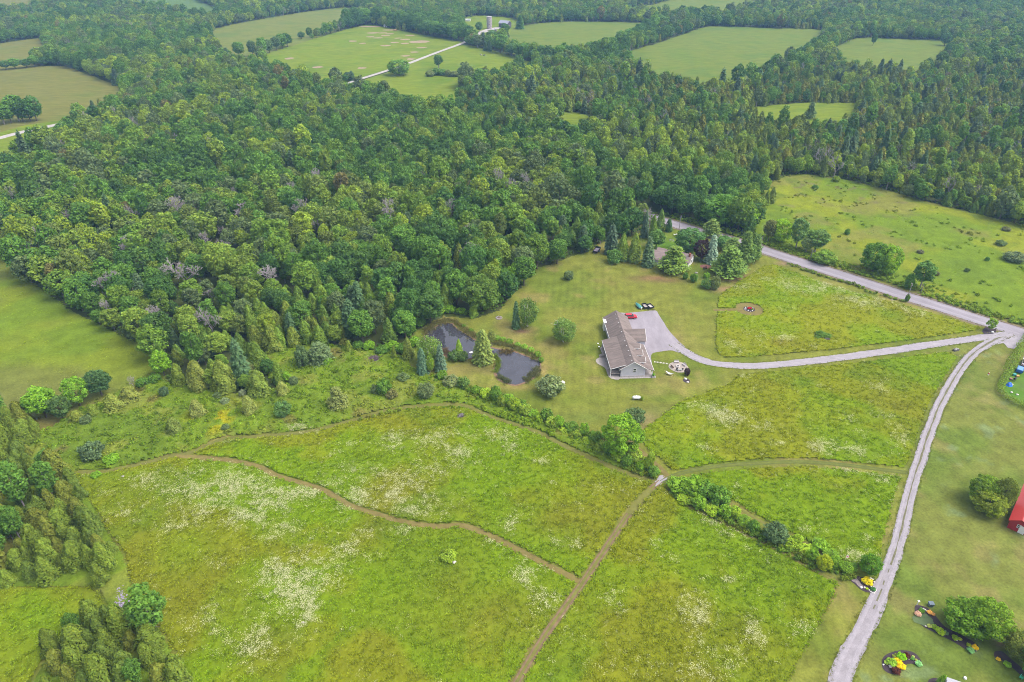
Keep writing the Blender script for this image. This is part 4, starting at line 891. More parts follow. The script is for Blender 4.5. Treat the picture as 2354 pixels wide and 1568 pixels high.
# hedgerow by the left field
for a, b, c, d, k, t, l in [
    (80, 148, 890, 975, 'broad', (.100, .180, .018), 'tall lime green tree heading the hedgerow under the left field'), (163, 218, 866, 945, 'broad', (.095, .170, .018), 'round lime green tree second along the left hedgerow'), (212, 268, 853, 922, 'broad', (.038, .072, .030), 'dark green tree at the end of the left hedgerow'),
    (125, 175, 910, 975, 'broad', (.045, .075, .025), 'dark low tree between the two lime trees'), (245, 292, 905, 952, 'cedar', (.12, .115, .03), 'cone shaped cedar below the dark hedgerow tree'), (280, 330, 890, 932, 'cedar', (.115, .105, .03), 'wide cedar at the right end of the left hedgerow'),
    (300, 322, 862, 900, 'dead', GY, 'bare grey dead tree sticking out of the left hedgerow'), (318, 345, 868, 895, 'shrub', MG, 'green shrub right of the bare dead tree'), (345, 375, 860, 885, 'shrub', MG, 'green shrub joining hedgerow and thicket'), (190, 215, 955, 980, 'shrub', GY, 'grey green shrub low in the left hedgerow'),
    (205, 235, 930, 960, 'cedar', OL, 'low olive cedar under the round lime tree'), (165, 200, 945, 975, 'cedar', OB, 'brownish cedar under the dark low tree')]:
    T(k, a, b, c, d, t, l)
# hedgerow between meadow and lawn, counted from the pond
H1 = [(1095, 905, 30, 22), (1118, 915, 28, 22), (1140, 922, 34, 30), (1152, 935, 26, 20), (1168, 928, 24, 24), (1182, 942, 30, 26), (1196, 938, 26, 20), (1208, 955, 24, 20), (1226, 958, 30, 20), (1240, 970, 26, 22), (1256, 968, 30, 22), (1268, 982, 26, 20), (1284, 982, 28, 24), (1298, 994, 26, 18), (1312, 992, 30, 24), (1326, 1004, 26, 20), (1342, 1000, 28, 28), (1352, 1018, 26, 18), (1366, 1016, 30, 24), (1380, 1032, 30, 20), (1396, 1042, 26, 20), (1420, 1060, 34, 20), (1440, 1072, 30, 22), (1456, 1064, 28, 24), (1470, 1082, 30, 20), (1484, 1078, 26, 26), (1500, 1096, 28, 34), (1492, 1082, 20, 34)]
for i, (x, y, w, h) in enumerate(H1):
    t = np.array([(.105, .175, .018), (.150, .205, .020), (.075, .130, .022), (.145, .190, .030)][i % 4]) * random.uniform(.85, 1.2); w *= random.uniform(.7, 1.35); h *= random.uniform(.7, 1.35)
    T('shrub', x - w / 2, x + w / 2, y - h, y + 5, t, 'green shrub %s from the pond along the hedgerow between lawn and meadow' % ordn[i], 'hedgerow between lawn and meadow')
H2 = [(1558, 1135, 44, 42, 0), (1590, 1142, 46, 44, 0), (1618, 1152, 48, 46, 2), (1648, 1168, 46, 52, 2), (1575, 1158, 40, 24, 1), (1604, 1172, 44, 26, 0), (1634, 1186, 46, 28, 1), (1662, 1192, 30, 26, 0), (1686, 1190, 34, 26, 1), (1706, 1206, 34, 24, 0), (1728, 1226, 34, 34, 2), (1815, 1262, 36, 26, 1), (1830, 1252, 30, 22, 1), (1846, 1276, 34, 26, 1), (1862, 1290, 26, 26, 0), (1880, 1268, 36, 22, 0), (1916, 1308, 32, 32, 0), (1940, 1318, 28, 26, 0), (1905, 1285, 30, 22, 0), (1955, 1312, 22, 16, 2)]
for i, (x, y, w, h, c) in enumerate(H2):
    t = np.array([(.105, .175, .018), (.150, .210, .018), (.068, .125, .020)][c]) * random.uniform(.9, 1.15); w *= random.uniform(.8, 1.3); h *= random.uniform(.8, 1.2)
    T('shrub', x - w / 2, x + w / 2, y - h, y + 3, t, 'green shrub %s from the path crossing along the lower hedgerow' % ordn[i], 'lower hedgerow towards the lane')
T('shrub', 1748, 1803, 1205, 1256, (.060, .092, .048), 'large dark grey green bush midway along the lower hedgerow')
T('shrub', 1870, 1905, 1276, 1318, (.190, .220, .014), 'yellow green bush near the lane end of the lower hedgerow')
T('broad_fine', 1964, 2014, 1276, 1330, (.058, .122, .010), 'round deep green young tree beside the rock garden at the lane')
# right-hand lawn
T('broad_fine', 2210, 2278, 1096, 1170, (.075, .118, .012), 'round dark shrub tree, back left of the clipped trio')
T('broad_fine', 2262, 2314, 1097, 1178, (.088, .108, .020), 'round brownish shrub tree, back right of the clipped trio')
T('broad_fine', 2218, 2292, 1130, 1196, (.105, .130, .014), 'round olive shrub tree at the front of the clipped trio')
T('broad_fine', 2145, 2245, 1390, 1478, (.072, .130, .012), 'big spreading dark green tree over the long flower bed')
T('broad_fine', 2190, 2282, 1384, 1486, (.088, .145, .012), 'big lighter green tree adjoining the spreading tree on the long bed')
T('broad_fine', 2218, 2262, 1378, 1412, (.085, .145, .012), 'small round tree top behind the spreading tree')
T('broad_fine', 2282, 2362, 1455, 1532, (.098, .118, .024), 'round olive shrub tree in the bottom corner bed')
T('broad_fine', 2318, 2400, 1490, 1590, (.055, .120, .018), 'deep green tree in the bottom corner')
T('cedar', 2147, 2166, 1552, 1582, (.100, .150, .014), 'small cone shaped evergreen at the bottom beside the shed roof')
T('sapling', 2262, 2284, 731, 764, (.110, .170, .020), 'young tree growing in the entrance bed at the road')
# neighbour's lot by the road
for a, b, c, d, k, t, l in [
    (1471, 1505, 545, 616, 'spruce', (.062, .095, .055), 'grey green spruce left of the brown roofed house'), (1510, 1579, 567, 634, 'pine', (.088, .130, .026), 'wide bright pine in front of the brown roofed house'), (1547, 1615, 525, 588, 'broad_fine', (.052, .105, .034), 'large round deep green tree behind the brown roofed house'),
    (1592, 1630, 550, 604, 'broad_fine', PUR, 'dark purple maple beside the silver spruce'), (1615, 1648, 541, 608, 'spruce', SPB, 'silver blue spruce right of the purple maple'), (1641, 1683, 544, 580, 'broad', (.058, .115, .036), 'round green tree behind the silver spruce'),
    (1614, 1653, 505, 548, 'pine', (.098, .135, .040), 'soft green pine next to the road behind the silver spruce'), (1632, 1708, 568, 644, 'pine', (.082, .128, .030), 'wide green pine at the corner of the neighbouring lot'), (1683, 1728, 533, 616, 'pine', (.080, .122, .034), 'tall pine behind the wide corner pine'), (1716, 1746, 540, 602, 'pine', (.074, .115, .036), 'dark pine closest to the road pole'),
    (1602, 1694, 446, 528, 'broad_fine', (.068, .135, .022), 'huge green maple across the road from the neighbouring lot'), (1678, 1738, 468, 534, 'broad_fine', (.125, .205, .012), 'yellow green maple right of the huge green maple'), (1678, 1708, 438, 480, 'broad', (.055, .115, .036), 'deep green tree behind the huge maple'),
    (1655, 1702, 548, 604, 'pine', (.085, .125, .034), 'soft pine between the silver spruce and the tall pine'), (1488, 1526, 528, 578, 'broad', (.062, .112, .030), 'round tree left of the deep green tree on the neighbour lawn'), (1700, 1740, 560, 612, 'broad', (.075, .120, .030), 'bushy tree at the foot of the dark roadside pine'),
    (1568, 1581, 626, 644, 'shrub', MG, 'small dark shrub at the lawn edge under the wide bright pine'), (1584, 1603, 629, 651, 'shrub', MG, 'green shrub standing alone at the lawn edge'), (1608, 1636, 641, 666, 'shrub', (.068, .118, .032), 'round green shrub left of the pale shrub'), (1632, 1653, 634, 669, 'shrub', (.105, .125, .052), 'pale olive shrub at the corner of the lot'), (1616, 1631, 626, 642, 'shrub', BG, 'small lime shrub behind the round green shrub'),
    (1393, 1429, 573, 610, 'shrub', (.072, .130, .034), 'round leafy bush at the foot of the cedars by the lawn'), (1412, 1446, 536, 604, 'cedar', (.092, .112, .022), 'tall cedar, left of the cedar pair behind the round bush'), (1438, 1473, 534, 607, 'cedar', (.098, .110, .024), 'tall cedar, right of the cedar pair behind the round bush'), (1386, 1422, 517, 588, 'spruce', (.042, .065, .048), 'dark spruce behind the cedar pair'),
    (1488, 1510, 495, 555, 'cedar', (.084, .108, .022), 'tall green cedar at the neighbour lawn edge'), (1470, 1492, 488, 548, 'spruce', (.055, .085, .060), 'blue grey spruce beside the tall green cedar'), (1527, 1545, 503, 535, 'cedar', (.038, .066, .030), 'small dark cedar next to the road opening'), (1505, 1528, 480, 532, 'cedar', (.080, .105, .030), 'broad cedar left of the road opening')]:
    T(k, a, b, c, d, t, l)
# upper right hay field and road side
for a, b, c, d, k, t, l in [
    (1766, 1814, 503, 563, 'broad_fine', (.130, .205, .014), 'yellow green maple at the roadside of the upper field'), (1750, 1780, 505, 560, 'broad', (.085, .095, .034), 'dull olive tree left of the roadside yellow maple'), (1808, 1846, 498, 578, 'tall', (.068, .115, .040), 'tall slender green tree right of the roadside yellow maple'), (1845, 1896, 528, 588, 'tall', (.070, .118, .036), 'slender green tree above the short pole'), (1864, 1916, 575, 612, 'shrub', (.095, .150, .024), 'spreading roadside bush below the short pole'), (1835, 1866, 545, 586, 'tall', (.095, .130, .055), 'pale slender tree between the two slender green trees'),
    (1969, 2034, 555, 634, 'broad_fine', (.062, .118, .020), 'big dark green roadside tree in the middle of the upper field edge'), (2004, 2060, 562, 640, 'broad_fine', (.112, .180, .016), 'bright yellow green tree joined to the big dark roadside tree'), (2088, 2134, 601, 672, 'tall', (.050, .098, .026), 'dark upright tree behind the leaning pole'), (2075, 2095, 628, 668, 'shrub', MG, 'green shrub at the foot of the dark upright tree'),
    (2303, 2349, 579, 608, 'shrub', (.082, .105, .062), 'wide grey green bush in the upper field near the frame edge'), (2286, 2309, 552, 568, 'shrub', (.076, .108, .048), 'round bush above the wide grey bush'), (2106, 2121, 574, 585, 'shrub', (.10, .095, .07), 'small brown grey bush in the middle of the upper field'), (2215, 2227, 616, 627, 'shrub', (.06, .09, .03), 'tiny dark bush below the brown grey bush'), (1939, 1952, 526, 542, 'shrub', MG, 'small upright bush high in the upper field'), (2300, 2320, 521, 534, 'shrub', (.085, .088, .05), 'dull bush near the top edge of the upper field'), (2262, 2272, 590, 602, 'shrub', MG, 'tiny green bush left of the wide grey bush'), (2144, 2158, 624, 636, 'shrub', (.10, .105, .06), 'tiny pale bush near the dark upright tree'), (1865, 1880, 425, 436, 'shrub', MG, 'small bush on the top slope of the upper field'), (1912, 1930, 405, 420, 'shrub', (.12, .16, .02), 'small yellow bush at the wood edge of the upper field'),
    (1752, 1768, 438, 475, 'cedar', OL, 'olive cedar at the left corner of the upper field'), (1762, 1782, 430, 470, 'cedar', (.1, .105, .03), 'second olive cedar at the left corner of the upper field')]:
    T(k, a, b, c, d, t, l)
# grey bare trees in the wood
T('dead', 396, 478, 592, 690, GY, 'large grey bare tree standing out in the wood')
T('dead', 586, 664, 606, 690, GY, 'bare tree with a tan crown in the middle of the wood')
T('dead', 674, 734, 612, 676, GY, 'pale bare tree right of the tan bare tree')
T('dead', 334, 390, 700, 768, GY, 'grey bare tree at the wood front above the left field')
T('dead', 235, 255, 680, 725, GY, 'small white bare tree in the leaves above the left field')
T('dead', 525, 560, 640, 680, GY, 'thin bare tree between the two large bare ones')
# far farm
for a, b, c, d, k, t, l in [(892, 945, 136, 177, 'broad_fine', (.075, .135, .022), 'round isolated tree beside the far lane'), (1093, 1110, 50, 74, 'broad', DG, 'dark tree left of the silo'), (1149, 1172, 53, 84, 'tall', DG, 'dark tree covering the far barn'), (1132, 1168, 78, 124, 'broad', MG, 'round green tree below the farm yard'), (1088, 1108, 78, 112, 'tall', GY, 'grey green tree at the bend of the far lane'), (1110, 1122, 92, 118, 'spruce', SPD, 'left of two small dark spruces below the yard'), (1120, 1132, 92, 119, 'spruce', SPD, 'right of two small dark spruces below the yard'), (1184, 1206, 35, 68, 'spruce', DG, 'dark spruce right of the far barn'), (1052, 1078, 50, 95, 'broad', MG, 'bright tree hiding the far lane before the yard'), (1066, 1090, 58, 96, 'broad', DG, 'dark tree left of the yard entrance'),
        (998, 1019, 126, 160, 'tall', DG, 'dark upright tree beyond the round isolated tree'), (2000, 2012, 75, 106, 'broad', DG, 'lone dark tree on the far edge of the second far field'), (2158, 2182, 75, 107, 'broad', DG, 'lone dark round tree at the corner of the second far field'), (2096, 2112, 180, 210, 'broad', MG, 'round tree poking out before the clearing'), (1848, 1872, 235, 275, 'pine', (.06, .09, .04), 'tall pine standing before the small clearing'), (1722, 1732, 242, 258, 'cedar', OL, 'small cedar at the left end of the small clearing')]:
    T(k, a, b, c, d, t, l)
def tree_row(pts, n, w, h, tints, what, group, kinds=('broad',), two=False):
    L = smooth_line(w_(pts), 2.0)
    for i in range(n):
        x, y = L[int((i + .5) / n * (len(L) - 1))]; px, py = Pn(x, y); ww = w * random.uniform(.8, 1.25); hh = h * random.uniform(.8, 1.2)
        t = np.array(tints[random.randrange(len(tints))]) * random.uniform(.85, 1.15)
        T(random.choice(kinds), px - ww / 2, px + ww / 2, py - hh + 2, py + 2, t, 'tree %s from the left in %s' % (ordn[i], what), group)
GR = [DG, MG, DG, (.05, .095, .03)]
tree_row([(-10, 162), (50, 157), (112, 150)], 6, 26, 24, GR, 'the row above the olive hay field', 'far tree rows')
tree_row([(12, 288), (40, 282), (92, 280)], 6, 36, 58, GR, 'the clump by the country road', 'clump by the country road', ('broad', 'tall'))
tree_row([(545, 132), (600, 127), (665, 106)], 7, 22, 36, [DG, (.05, .08, .035), MG], 'the short row left of the pasture', 'far tree rows')
tree_row([(688, 90), (716, 84), (760, 76)], 4, 18, 22, GR, 'the sparse row on the pasture fence', 'far tree rows')
tree_row([(792, 66), (850, 56), (905, 60), (960, 74), (1010, 86), (1050, 92)], 14, 30, 44, GR, 'the tall row above the pasture', 'tall row above the pasture')
tree_row([(1172, 128), (1200, 134), (1240, 141), (1290, 146), (1330, 140)], 9, 24, 38, GR, 'the row below the farm field', 'row below the farm field')
tree_row([(1345, 132), (1400, 116), (1445, 98), (1475, 82), (1500, 74), (1525, 68), (1560, 62), (1590, 52)], 13, 28, 38, [MG, DG, (.075, .135, .022)], 'the row between the two far fields', 'row between the far fields')
tree_row([(1868, 118), (1900, 104), (1945, 88)], 5, 26, 36, GR, 'the row dividing the right far fields', 'row between the far fields')
tree_row([(985, 176), (1010, 172), (1040, 176), (1075, 172), (1110, 178)], 9, 20, 16, [GY, (.09, .11, .05), MG], 'the scrub below the far lane', 'scrub below the far lane', ('shrub',))
tree_row([(775, 192), (790, 190), (812, 184)], 4, 18, 22, [SPD, DG], 'the dark clump where the far lane leaves the wood', 'far tree rows', ('spruce', 'broad'))

# ------------------------------------------------------------------ the wood
GROVE1 = [(-160, 985), (20, 968), (75, 972), (108, 992), (60, 1075), (140, 1088), (185, 1132), (225, 1207), (268, 1270), (286, 1318), (240, 1342), (150, 1332), (60, 1340), (-160, 1375)]
GROVE2 = [(250, 1392), (338, 1405), (358, 1440), (386, 1480), (440, 1610), (70, 1610), (95, 1530), (165, 1445), (215, 1425)]
CEDARZ = [[(1050, 218), (1250, 205), (1450, 178), (1700, 205), (1900, 160), (2120, 180), (2420, 150), (2420, 530), (2180, 478), (2000, 432), (1800, 405), (1740, 440), (1640, 360), (1420, 280), (1200, 262), (1080, 262)],
          [(400, 888), (550, 907), (640, 900), (700, 800), (790, 795), (930, 720), (860, 670), (700, 690), (480, 745), (380, 812)], GROVE1, GROVE2, [(1160, 690), (1200, 620), (1380, 565), (1500, 500), (1440, 480), (1300, 540), (1150, 610)]]
STONES = G(279, 1376)
def excl(x, y, grove):
    px, py = Pn(x, y); e = np.zeros(x.shape, bool)
    if not grove: e |= inside(OPEN, px, py) & (pdist(OPEN_W, x, y, True) > 1.8)
    for poly, c in FIELDS.values(): e |= inside(poly, px, py)
    e |= pdist(LINES['road'], x, y) < 6.5
    e |= pdist(far_lane, x, y) < 5
    e |= pdist(w_([(-200, 372), (0, 318), (95, 295), (150, 283)]), x, y) < 9
    e |= (x - STONES[0]) ** 2 + (y - STONES[1]) ** 2 < 3.4 ** 2
    for (a, b, r) in TREES: e |= (x - a) ** 2 + (y - b) ** 2 < (r * .62 + .9) ** 2
    return e
def jgrid(x0, x1, y0, y1, s):
    gx, gy = np.meshgrid(np.arange(x0, x1, s), np.arange(y0, y1, s)); gx = gx + (np.arange(gx.shape[0]) % 2)[:, None] * s * .5
    return (gx + rng.uniform(-.36, .36, gx.shape) * s).ravel(), (gy + rng.uniform(-.36, .36, gy.shape) * s).ravel()
WX, WY, WK = [], [], []
def zone_cedar(x, y):
    px, py = Pn(x, y); z = np.zeros(x.shape, bool)
    for p_ in CEDARZ: z |= inside(p_, px, py)
    return z
x, y = jgrid(-1350, 1350, 180, 1900, 6.0); k = in_view(x, y, 0, 170, 90); x, y = x[k], y[k]
px, py = Pn(x, y); k = ~zone_cedar(x, y); x, y = x[k], y[k]; k = ~excl(x, y, False); x, y = x[k], y[k]
r = rng.random(len(x)); nz = fbm(x, y, 60, 2)
kd = np.where(r < .85, 0, np.where(r < .925, 1, np.where(r < .955, 2, np.where(r < .965, 3, 4)))); kd = np.where((nz > .66) & (r > .5) & (r < .8), 2, kd)
WX.append(x); WY.append(y); WK.append(kd)
x, y = jgrid(-200, 1100, 60, 760, 4.2); k = in_view(x, y, 0, 170, 120); x, y = x[k], y[k]; k = zone_cedar(x, y); x, y = x[k], y[k]
px, py = Pn(x, y); gv = inside(GROVE1, px, py) | inside(GROVE2, px, py); x, y = x[~gv], y[~gv]; gx_, gy_ = jgrid(-140, -20, 60, 200, 3.3); gpx, gpy = Pn(gx_, gy_); q_ = (inside(GROVE1, gpx, gpy) | inside(GROVE2, gpx, gpy)) & in_view(gx_, gy_, 0, 170, 120)
gv = np.concatenate([np.zeros(len(x), bool), np.ones(q_.sum(), bool)]); x = np.concatenate([x, gx_[q_]]); y = np.concatenate([y, gy_[q_]])
k = np.where(gv, ~excl(x, y, True), ~excl(x, y, False)); x, y, gv = x[k], y[k], gv[k]; px, py = Pn(x, y)
YOUNG = [(1330, 300), (1560, 300), (1700, 335), (1900, 365), (2100, 395), (2420, 440), (2420, 515), (2100, 447), (1800, 398), (1740, 440), (1620, 445), (1480, 430), (1360, 380)]
yg = inside(YOUNG, px, py)
r = rng.random(len(x)); nz = fbm(x, y, 45, 5); mixb = np.where(gv, .03, np.where(yg, .68, np.where(nz > .52, .50, .26)))
kd = np.where(r < mixb, 0, np.where(r < mixb + .06, 1, np.where(r > .965, 3, np.where(r > .95, 4, 2)))); kd = np.where(gv & (kd >= 3), 2, kd); thin = (kd != 0) | yg | (rng.random(len(x)) < .62)
WX.append(x[thin]); WY.append(y[thin]); WK.append(kd[thin])
x, y, kd = np.concatenate(WX), np.concatenate(WY), np.concatenate(WK); n = len(x); px, py = Pn(x, y)
KN = ['broad', 'tall', 'cedar', 'spruce', 'dead']
PALB = np.array([DG, (.045, .085, .022), MG, MG, (.085, .135, .022), (.105, .145, .026), (.070, .095, .045), (.085, .110, .030), (.135, .175, .022), (.105, .090, .036)])
PNB = ['dark green', 'deep green', 'mid green', 'mid green', 'fresh green', 'yellowish green', 'grey green', 'olive green', 'lime green', 'russet']
PALC = np.array([(.084, .104, .020), (.096, .100, .022), (.070, .092, .022), (.094, .118, .022)]); PNC = ['olive', 'brownish olive', 'dark olive', 'light olive']
PALS = np.array([SPD, (.042, .066, .040)])
vn = fbm(x, y, 38, 1); u = rng.random(n)
bi = np.clip((vn - .3) / .4 * 5 + rng.normal(0, 2.0, n) + 1.6, 0, 8.4).astype(int); bi = np.where(u < .006, 9, bi); yg = inside(YOUNG, px, py) & (kd < 2); gr_ = (inside(GROVE1, px, py) | inside(GROVE2, px, py)) & (kd < 2); bi = np.where(gr_, 2, bi); bi = np.where(yg, np.array([4, 5, 8, 8, 4, 6])[rng.integers(0, 6, n)], bi)
ci = rng.integers(0, 4, n); si = rng.integers(0, 2, n)
tint = np.where((kd == 2)[:, None], PALC[ci], np.where((kd == 3)[:, None], PALS[si], PALB[bi])) * rng.uniform(.85, 1.18, (n, 1))
sz = np.clip(rng.normal(1, .22, n), .55, 1.6) * (1 + .25 * (fbm(x, y, 30, 6) - .5)); cz = zone_cedar(x, y)
grv = inside(GROVE1, px, py) | inside(GROVE2, px, py)
Hs = np.array([10.6, 11.8, 7.3, 11.0, 10.5])[kd] * sz * rng.uniform(.78, 1.22, n); Rs = np.array([3.75, 2.7, 2.3, 2.9, 3.6])[kd] * sz
small = cz & (kd == 0); Rs = np.where(small, Rs * .72, Rs); Hs = np.where(small, Hs * .74, Hs)
Hs = np.where(grv, Hs * .88, Hs); Rs = np.where(grv, Rs * .86, Rs); Rs = np.where(yg, Rs * .85, Rs); Hs = np.where(yg, Hs * .85, Hs); tint = np.where((grv & (kd == 2))[:, None], tint * np.array([.96, .86, .8]), tint)
dist = np.hypot(x, y); vis = in_view(x, y, 6, -2, -2) | (in_view(x, y, 0, -2, -2))
have = {}
for o in bpy.data.objects:
    if o.type == 'EMPTY' and o.get('category') == 'tree': q = o.name.split('.')[0]; have[q] = have.get(q, 0) + 1
single = np.zeros(n, bool)
for ki, cap in ((0, 296 - have.get('broadleaf_tree', 0)), (1, 60), (2, 296 - have.get('cedar_tree', 0)), (3, 60), (4, 40)):
    ix = np.nonzero((kd == ki) & vis)[0]; ix = ix[np.argsort(dist[ix])][:cap]; single[ix] = True
def where(px, py, g):
    if g: return ('in the grove above the stone pile', 'grove above the stone pile') if py < 1345 else ('in the grove below the stone pile', 'grove below the stone pile')
    if px < 130: return 'in the wood above the left field', 'wood above the left field'
    if px < 380: return 'in the wood edging the left field', 'wood edging the left field'
    if px < 700: return 'in the wood behind the weedy clearing', 'wood behind the weedy clearing'
    if px < 960: return 'in the wood behind the brush pile', 'wood behind the brush pile'
    if px < 1210: return 'in the wood behind the pond', 'wood behind the pond'
    if px < 1420: return 'in the wood behind the trailer', 'wood behind the black trailer'
    if px < 1760: return 'in the wood at the road bend', 'wood at the road bend'
    return 'in the wood beside the upper field', 'wood bordering the upper hay field'
def nth(i):
    if i < len(ordn): return ordn[i]
    k = i + 1; return '%d%s' % (k, 'th' if 10 <= k % 100 <= 20 else {1: 'st', 2: 'nd', 3: 'rd'}.get(k % 10, 'th'))
count_ = {}
sx_ = np.nonzero(single)[0]; sx_ = sx_[np.argsort(px[sx_])]
for i in sx_:
    w1, w2 = where(px[i], py[i], grv[i]); K = KN[kd[i]]
    if K == 'broad': l = '%s round broadleaf tree' % PNB[bi[i]]
    elif K == 'tall': l = '%s slender tall tree' % PNB[bi[i]]
    elif K == 'cedar': l = '%s cedar' % PNC[ci[i]]
    elif K == 'spruce': l = 'dark pointed spruce'
    else: l = 'grey leafless tree'
    c_ = count_.get((l, w1), 0); count_[(l, w1)] = c_ + 1
    plant(K, x[i], y[i], Hs[i], Rs[i], tint[i], '%s %s from the left %s' % (nth(c_), l, w1), w2)
m_ = ~single; xi, yi = x[m_], y[m_]; pick = np.zeros(n, int); h0 = np.array([12.6, 13.6, 8.9, 12.6, 11.]); r0 = np.array([3.9, 2.75, 2.0, 2.8, 3.6])
for ki, K in enumerate(KN):
    c = [a for a, b in FAR_KINDS[K]]; pick[kd == ki] = np.array(c)[rng.integers(0, len(c), (kd == ki).sum())]
S = np.stack([Rs / r0[kd], Rs / r0[kd], Hs / h0[kd]], 1)
scatter('woodland', FAR, np.stack([xi, yi, np.zeros(len(xi))], 1), rng.uniform(0, 6.28, len(xi)), S[m_], pick[m_], tint[m_], 'mass of mixed woodland trees stretching to the horizon', 'woodland')
print('wood', n, 'single', single.sum(), have)


# ------------------------------------------------------------------ buildings
def mat_siding(name, c, step=.14):
    m, nt, b = new_mat(name); oc = obj_of(nt); sx = nd(nt, 'ShaderNodeSeparateXYZ'); nt.links.new(oc, sx.inputs[0])
    w = nd(nt, 'ShaderNodeMath', operation='FRACT'); q = nd(nt, 'ShaderNodeMath', operation='MULTIPLY'); q.inputs[1].default_value = 1 / step
    nt.links.new(sx.outputs[2], q.inputs[0]); nt.links.new(q.outputs[0], w.inputs[0])
    bp = nd(nt, 'ShaderNodeBump'); bp.inputs['Strength'].default_value = .6; bp.inputs['Distance'].default_value = .02; nt.links.new(w.outputs[0], bp.inputs['Height'])
    rgb = nd(nt, 'ShaderNodeRGB'); rgb.outputs[0].default_value = (*c, 1); v = noise_val(nt, oc, .8, 4, .93, 1.06)
    nt.links.new(mulcol(nt, rgb.outputs[0], v), b.inputs['Base Color']); nt.links.new(bp.outputs[0], b.inputs['Normal']); b.inputs['Roughness'].default_value = .6
    return m
def mat_shingle(name, c, rot=0.0):
    m, nt, b = new_mat(name); oc = obj_of(nt)
    rgb = nd(nt, 'ShaderNodeRGB'); rgb.outputs[0].default_value = (*c, 1)
    v = noise_val(nt, oc, .9, 5, .70, 1.20, (.35, 1.6, .35)); v2 = noise_val(nt, oc, 6, 3, .85, 1.15, (2.0, .8, 2.0))
    nt.links.new(mulcol(nt, mulcol(nt, rgb.outputs[0], v), v2), b.inputs['Base Color']); b.inputs['Roughness'].default_value = .9; b.inputs['Specular IOR Level'].default_value = .2
    bp = nd(nt, 'ShaderNodeBump'); bp.inputs['Strength'].default_value = .4; bp.inputs['Distance'].default_value = .03; nt.links.new(v2, bp.inputs['Height']); nt.links.new(bp.outputs[0], b.inputs['Normal'])
    return m
SIDING = mat_siding('grey_siding', (.40, .385, .44)); SHINGLE = mat_shingle('brown_shingles', (.158, .126, .115)); STONE = mat_plain('stone_skirt', (.42, .39, .38), .9, var=.3, scale=5)
PATIO = mat_gravel('patio_stone', (.36, .32, .30), .85, .8)

hs = tag(empty('ranch_house', (36.9, 171.2, 0), .047), 'long grey sided ranch house with brown shingle roof and dormers', 'house')
mb = MB(); W, Y0, Y1, E, RZ = 3.75, .25, 31.3, 2.95, 5.35
mb.add([(-W, Y0, 0), (W, Y0, 0), (W, Y0, E), (0, Y0, RZ), (-W, Y0, E), (-W, Y1, 0), (W, Y1, 0), (W, Y1, E), (0, Y1, RZ), (-W, Y1, E)], [(0, 1, 2, 3, 4), (9, 8, 7, 6, 5), (0, 5, 6, 1), (1, 6, 7, 2), (4, 9, 5, 0)])
mb.build('wall', SIDING, hs)
S = .643; RT = 5.62
def rz(x): return RT - S * abs(x)
roof = MB(); roof.slab((0, -.2, RT), (0, 31.7, RT), (-4.25, 31.7, rz(4.25)), (-4.25, -.2, rz(4.25)), .16); roof.slab((0, -.2, RT), (4.25, -.2, rz(4.25)), (4.25, 31.7, rz(4.25)), (0, 31.7, RT), .16)
rf = roof.build('roof', SHINGLE, hs)
MB().slab((-2.2, .5, rz(2.2) + .10), (-2.2, 17.1, rz(2.2) + .10), (-6.9, 17.1, 2.86), (-6.9, .5, 2.86), .14).build('porch_roof', SHINGLE, hs)
MB().slab((3.9, -.15, rz(3.9) + .06), (6.3, -.15, 2.38), (6.3, 14.6, 2.38), (3.9, 14.6, rz(3.9) + .06), .12).build('veranda_roof', SHINGLE, hs)
for k, y in enumerate((3.0, 7.0, 11.0)):
    d = MB(); d.slab((.45, y, 5.30), (3.95, y, 5.30), (3.95, y - 1.45, 4.30), (2.0, y - 1.45, 4.30), .07); d.slab((.45, y, 5.30), (2.0, y + 1.45, 4.30), (3.95, y + 1.45, 4.30), (3.95, y, 5.30), .07)
    dm = d.build('dormer', SHINGLE, hs)
    MB().add([(3.5, y - 1.0, 3.2), (3.5, y + 1.0, 3.2), (3.5, y + 1.0, 4.55), (3.5, y, 5.2), (3.5, y - 1.0, 4.55), (1.9, y - 1.0, 3.2), (1.9, y + 1.0, 3.2), (1.9, y + 1.0, 4.55), (1.9, y, 5.2), (1.9, y - 1.0, 4.55)], [(0, 1, 2, 3, 4), (0, 4, 9, 5), (1, 6, 7, 2)]).build('dormer_wall', SIDING, dm)
    MB().box(3.53, y, 3.95, .06, .9, .7).build('dormer_window', GLASS, dm)
    f = MB(); f.tube((4.0, y, 5.27), (4.0, y - 1.47, 4.26), .06, n=4); f.tube((4.0, y, 5.27), (4.0, y + 1.47, 4.26), .06, n=4); f.tube((2.0, y - 1.48, 4.27), (4.0, y - 1.48, 4.27), .05, n=4); f.build('fascia', WHITE, dm)
g = MB(); g.slab((.3, 19.5, 5.42), (7.4, 19.5, 5.42), (7.4, 15.7, 2.86), (4.3, 15.7, 2.86), .12); g.slab((.3, 19.5, 5.42), (4.3, 23.3, 2.86), (7.4, 23.3, 2.86), (7.4, 19.5, 5.42), .12); g.build('cross_gable_roof', SHINGLE, hs)
MB().add([(7.0, 16.0, 0), (7.0, 23.0, 0), (7.0, 23.0, 2.95), (7.0, 19.5, 5.25), (7.0, 16.0, 2.95), (3.7, 16.0, 0), (3.7, 23.0, 0), (3.7, 23.0, 2.95), (3.7, 19.5, 5.25), (3.7, 16.0, 2.95)], [(0, 1, 2, 3, 4), (5, 0, 4, 9), (1, 6, 7, 2)]).build('garage_wall', SIDING, hs)
for y, w in ((17.8, 2.6), (21.3, 2.6)): MB().box(7.03, y, 1.1, .08, w, 2.2).build('garage_door', WHITE, hs)
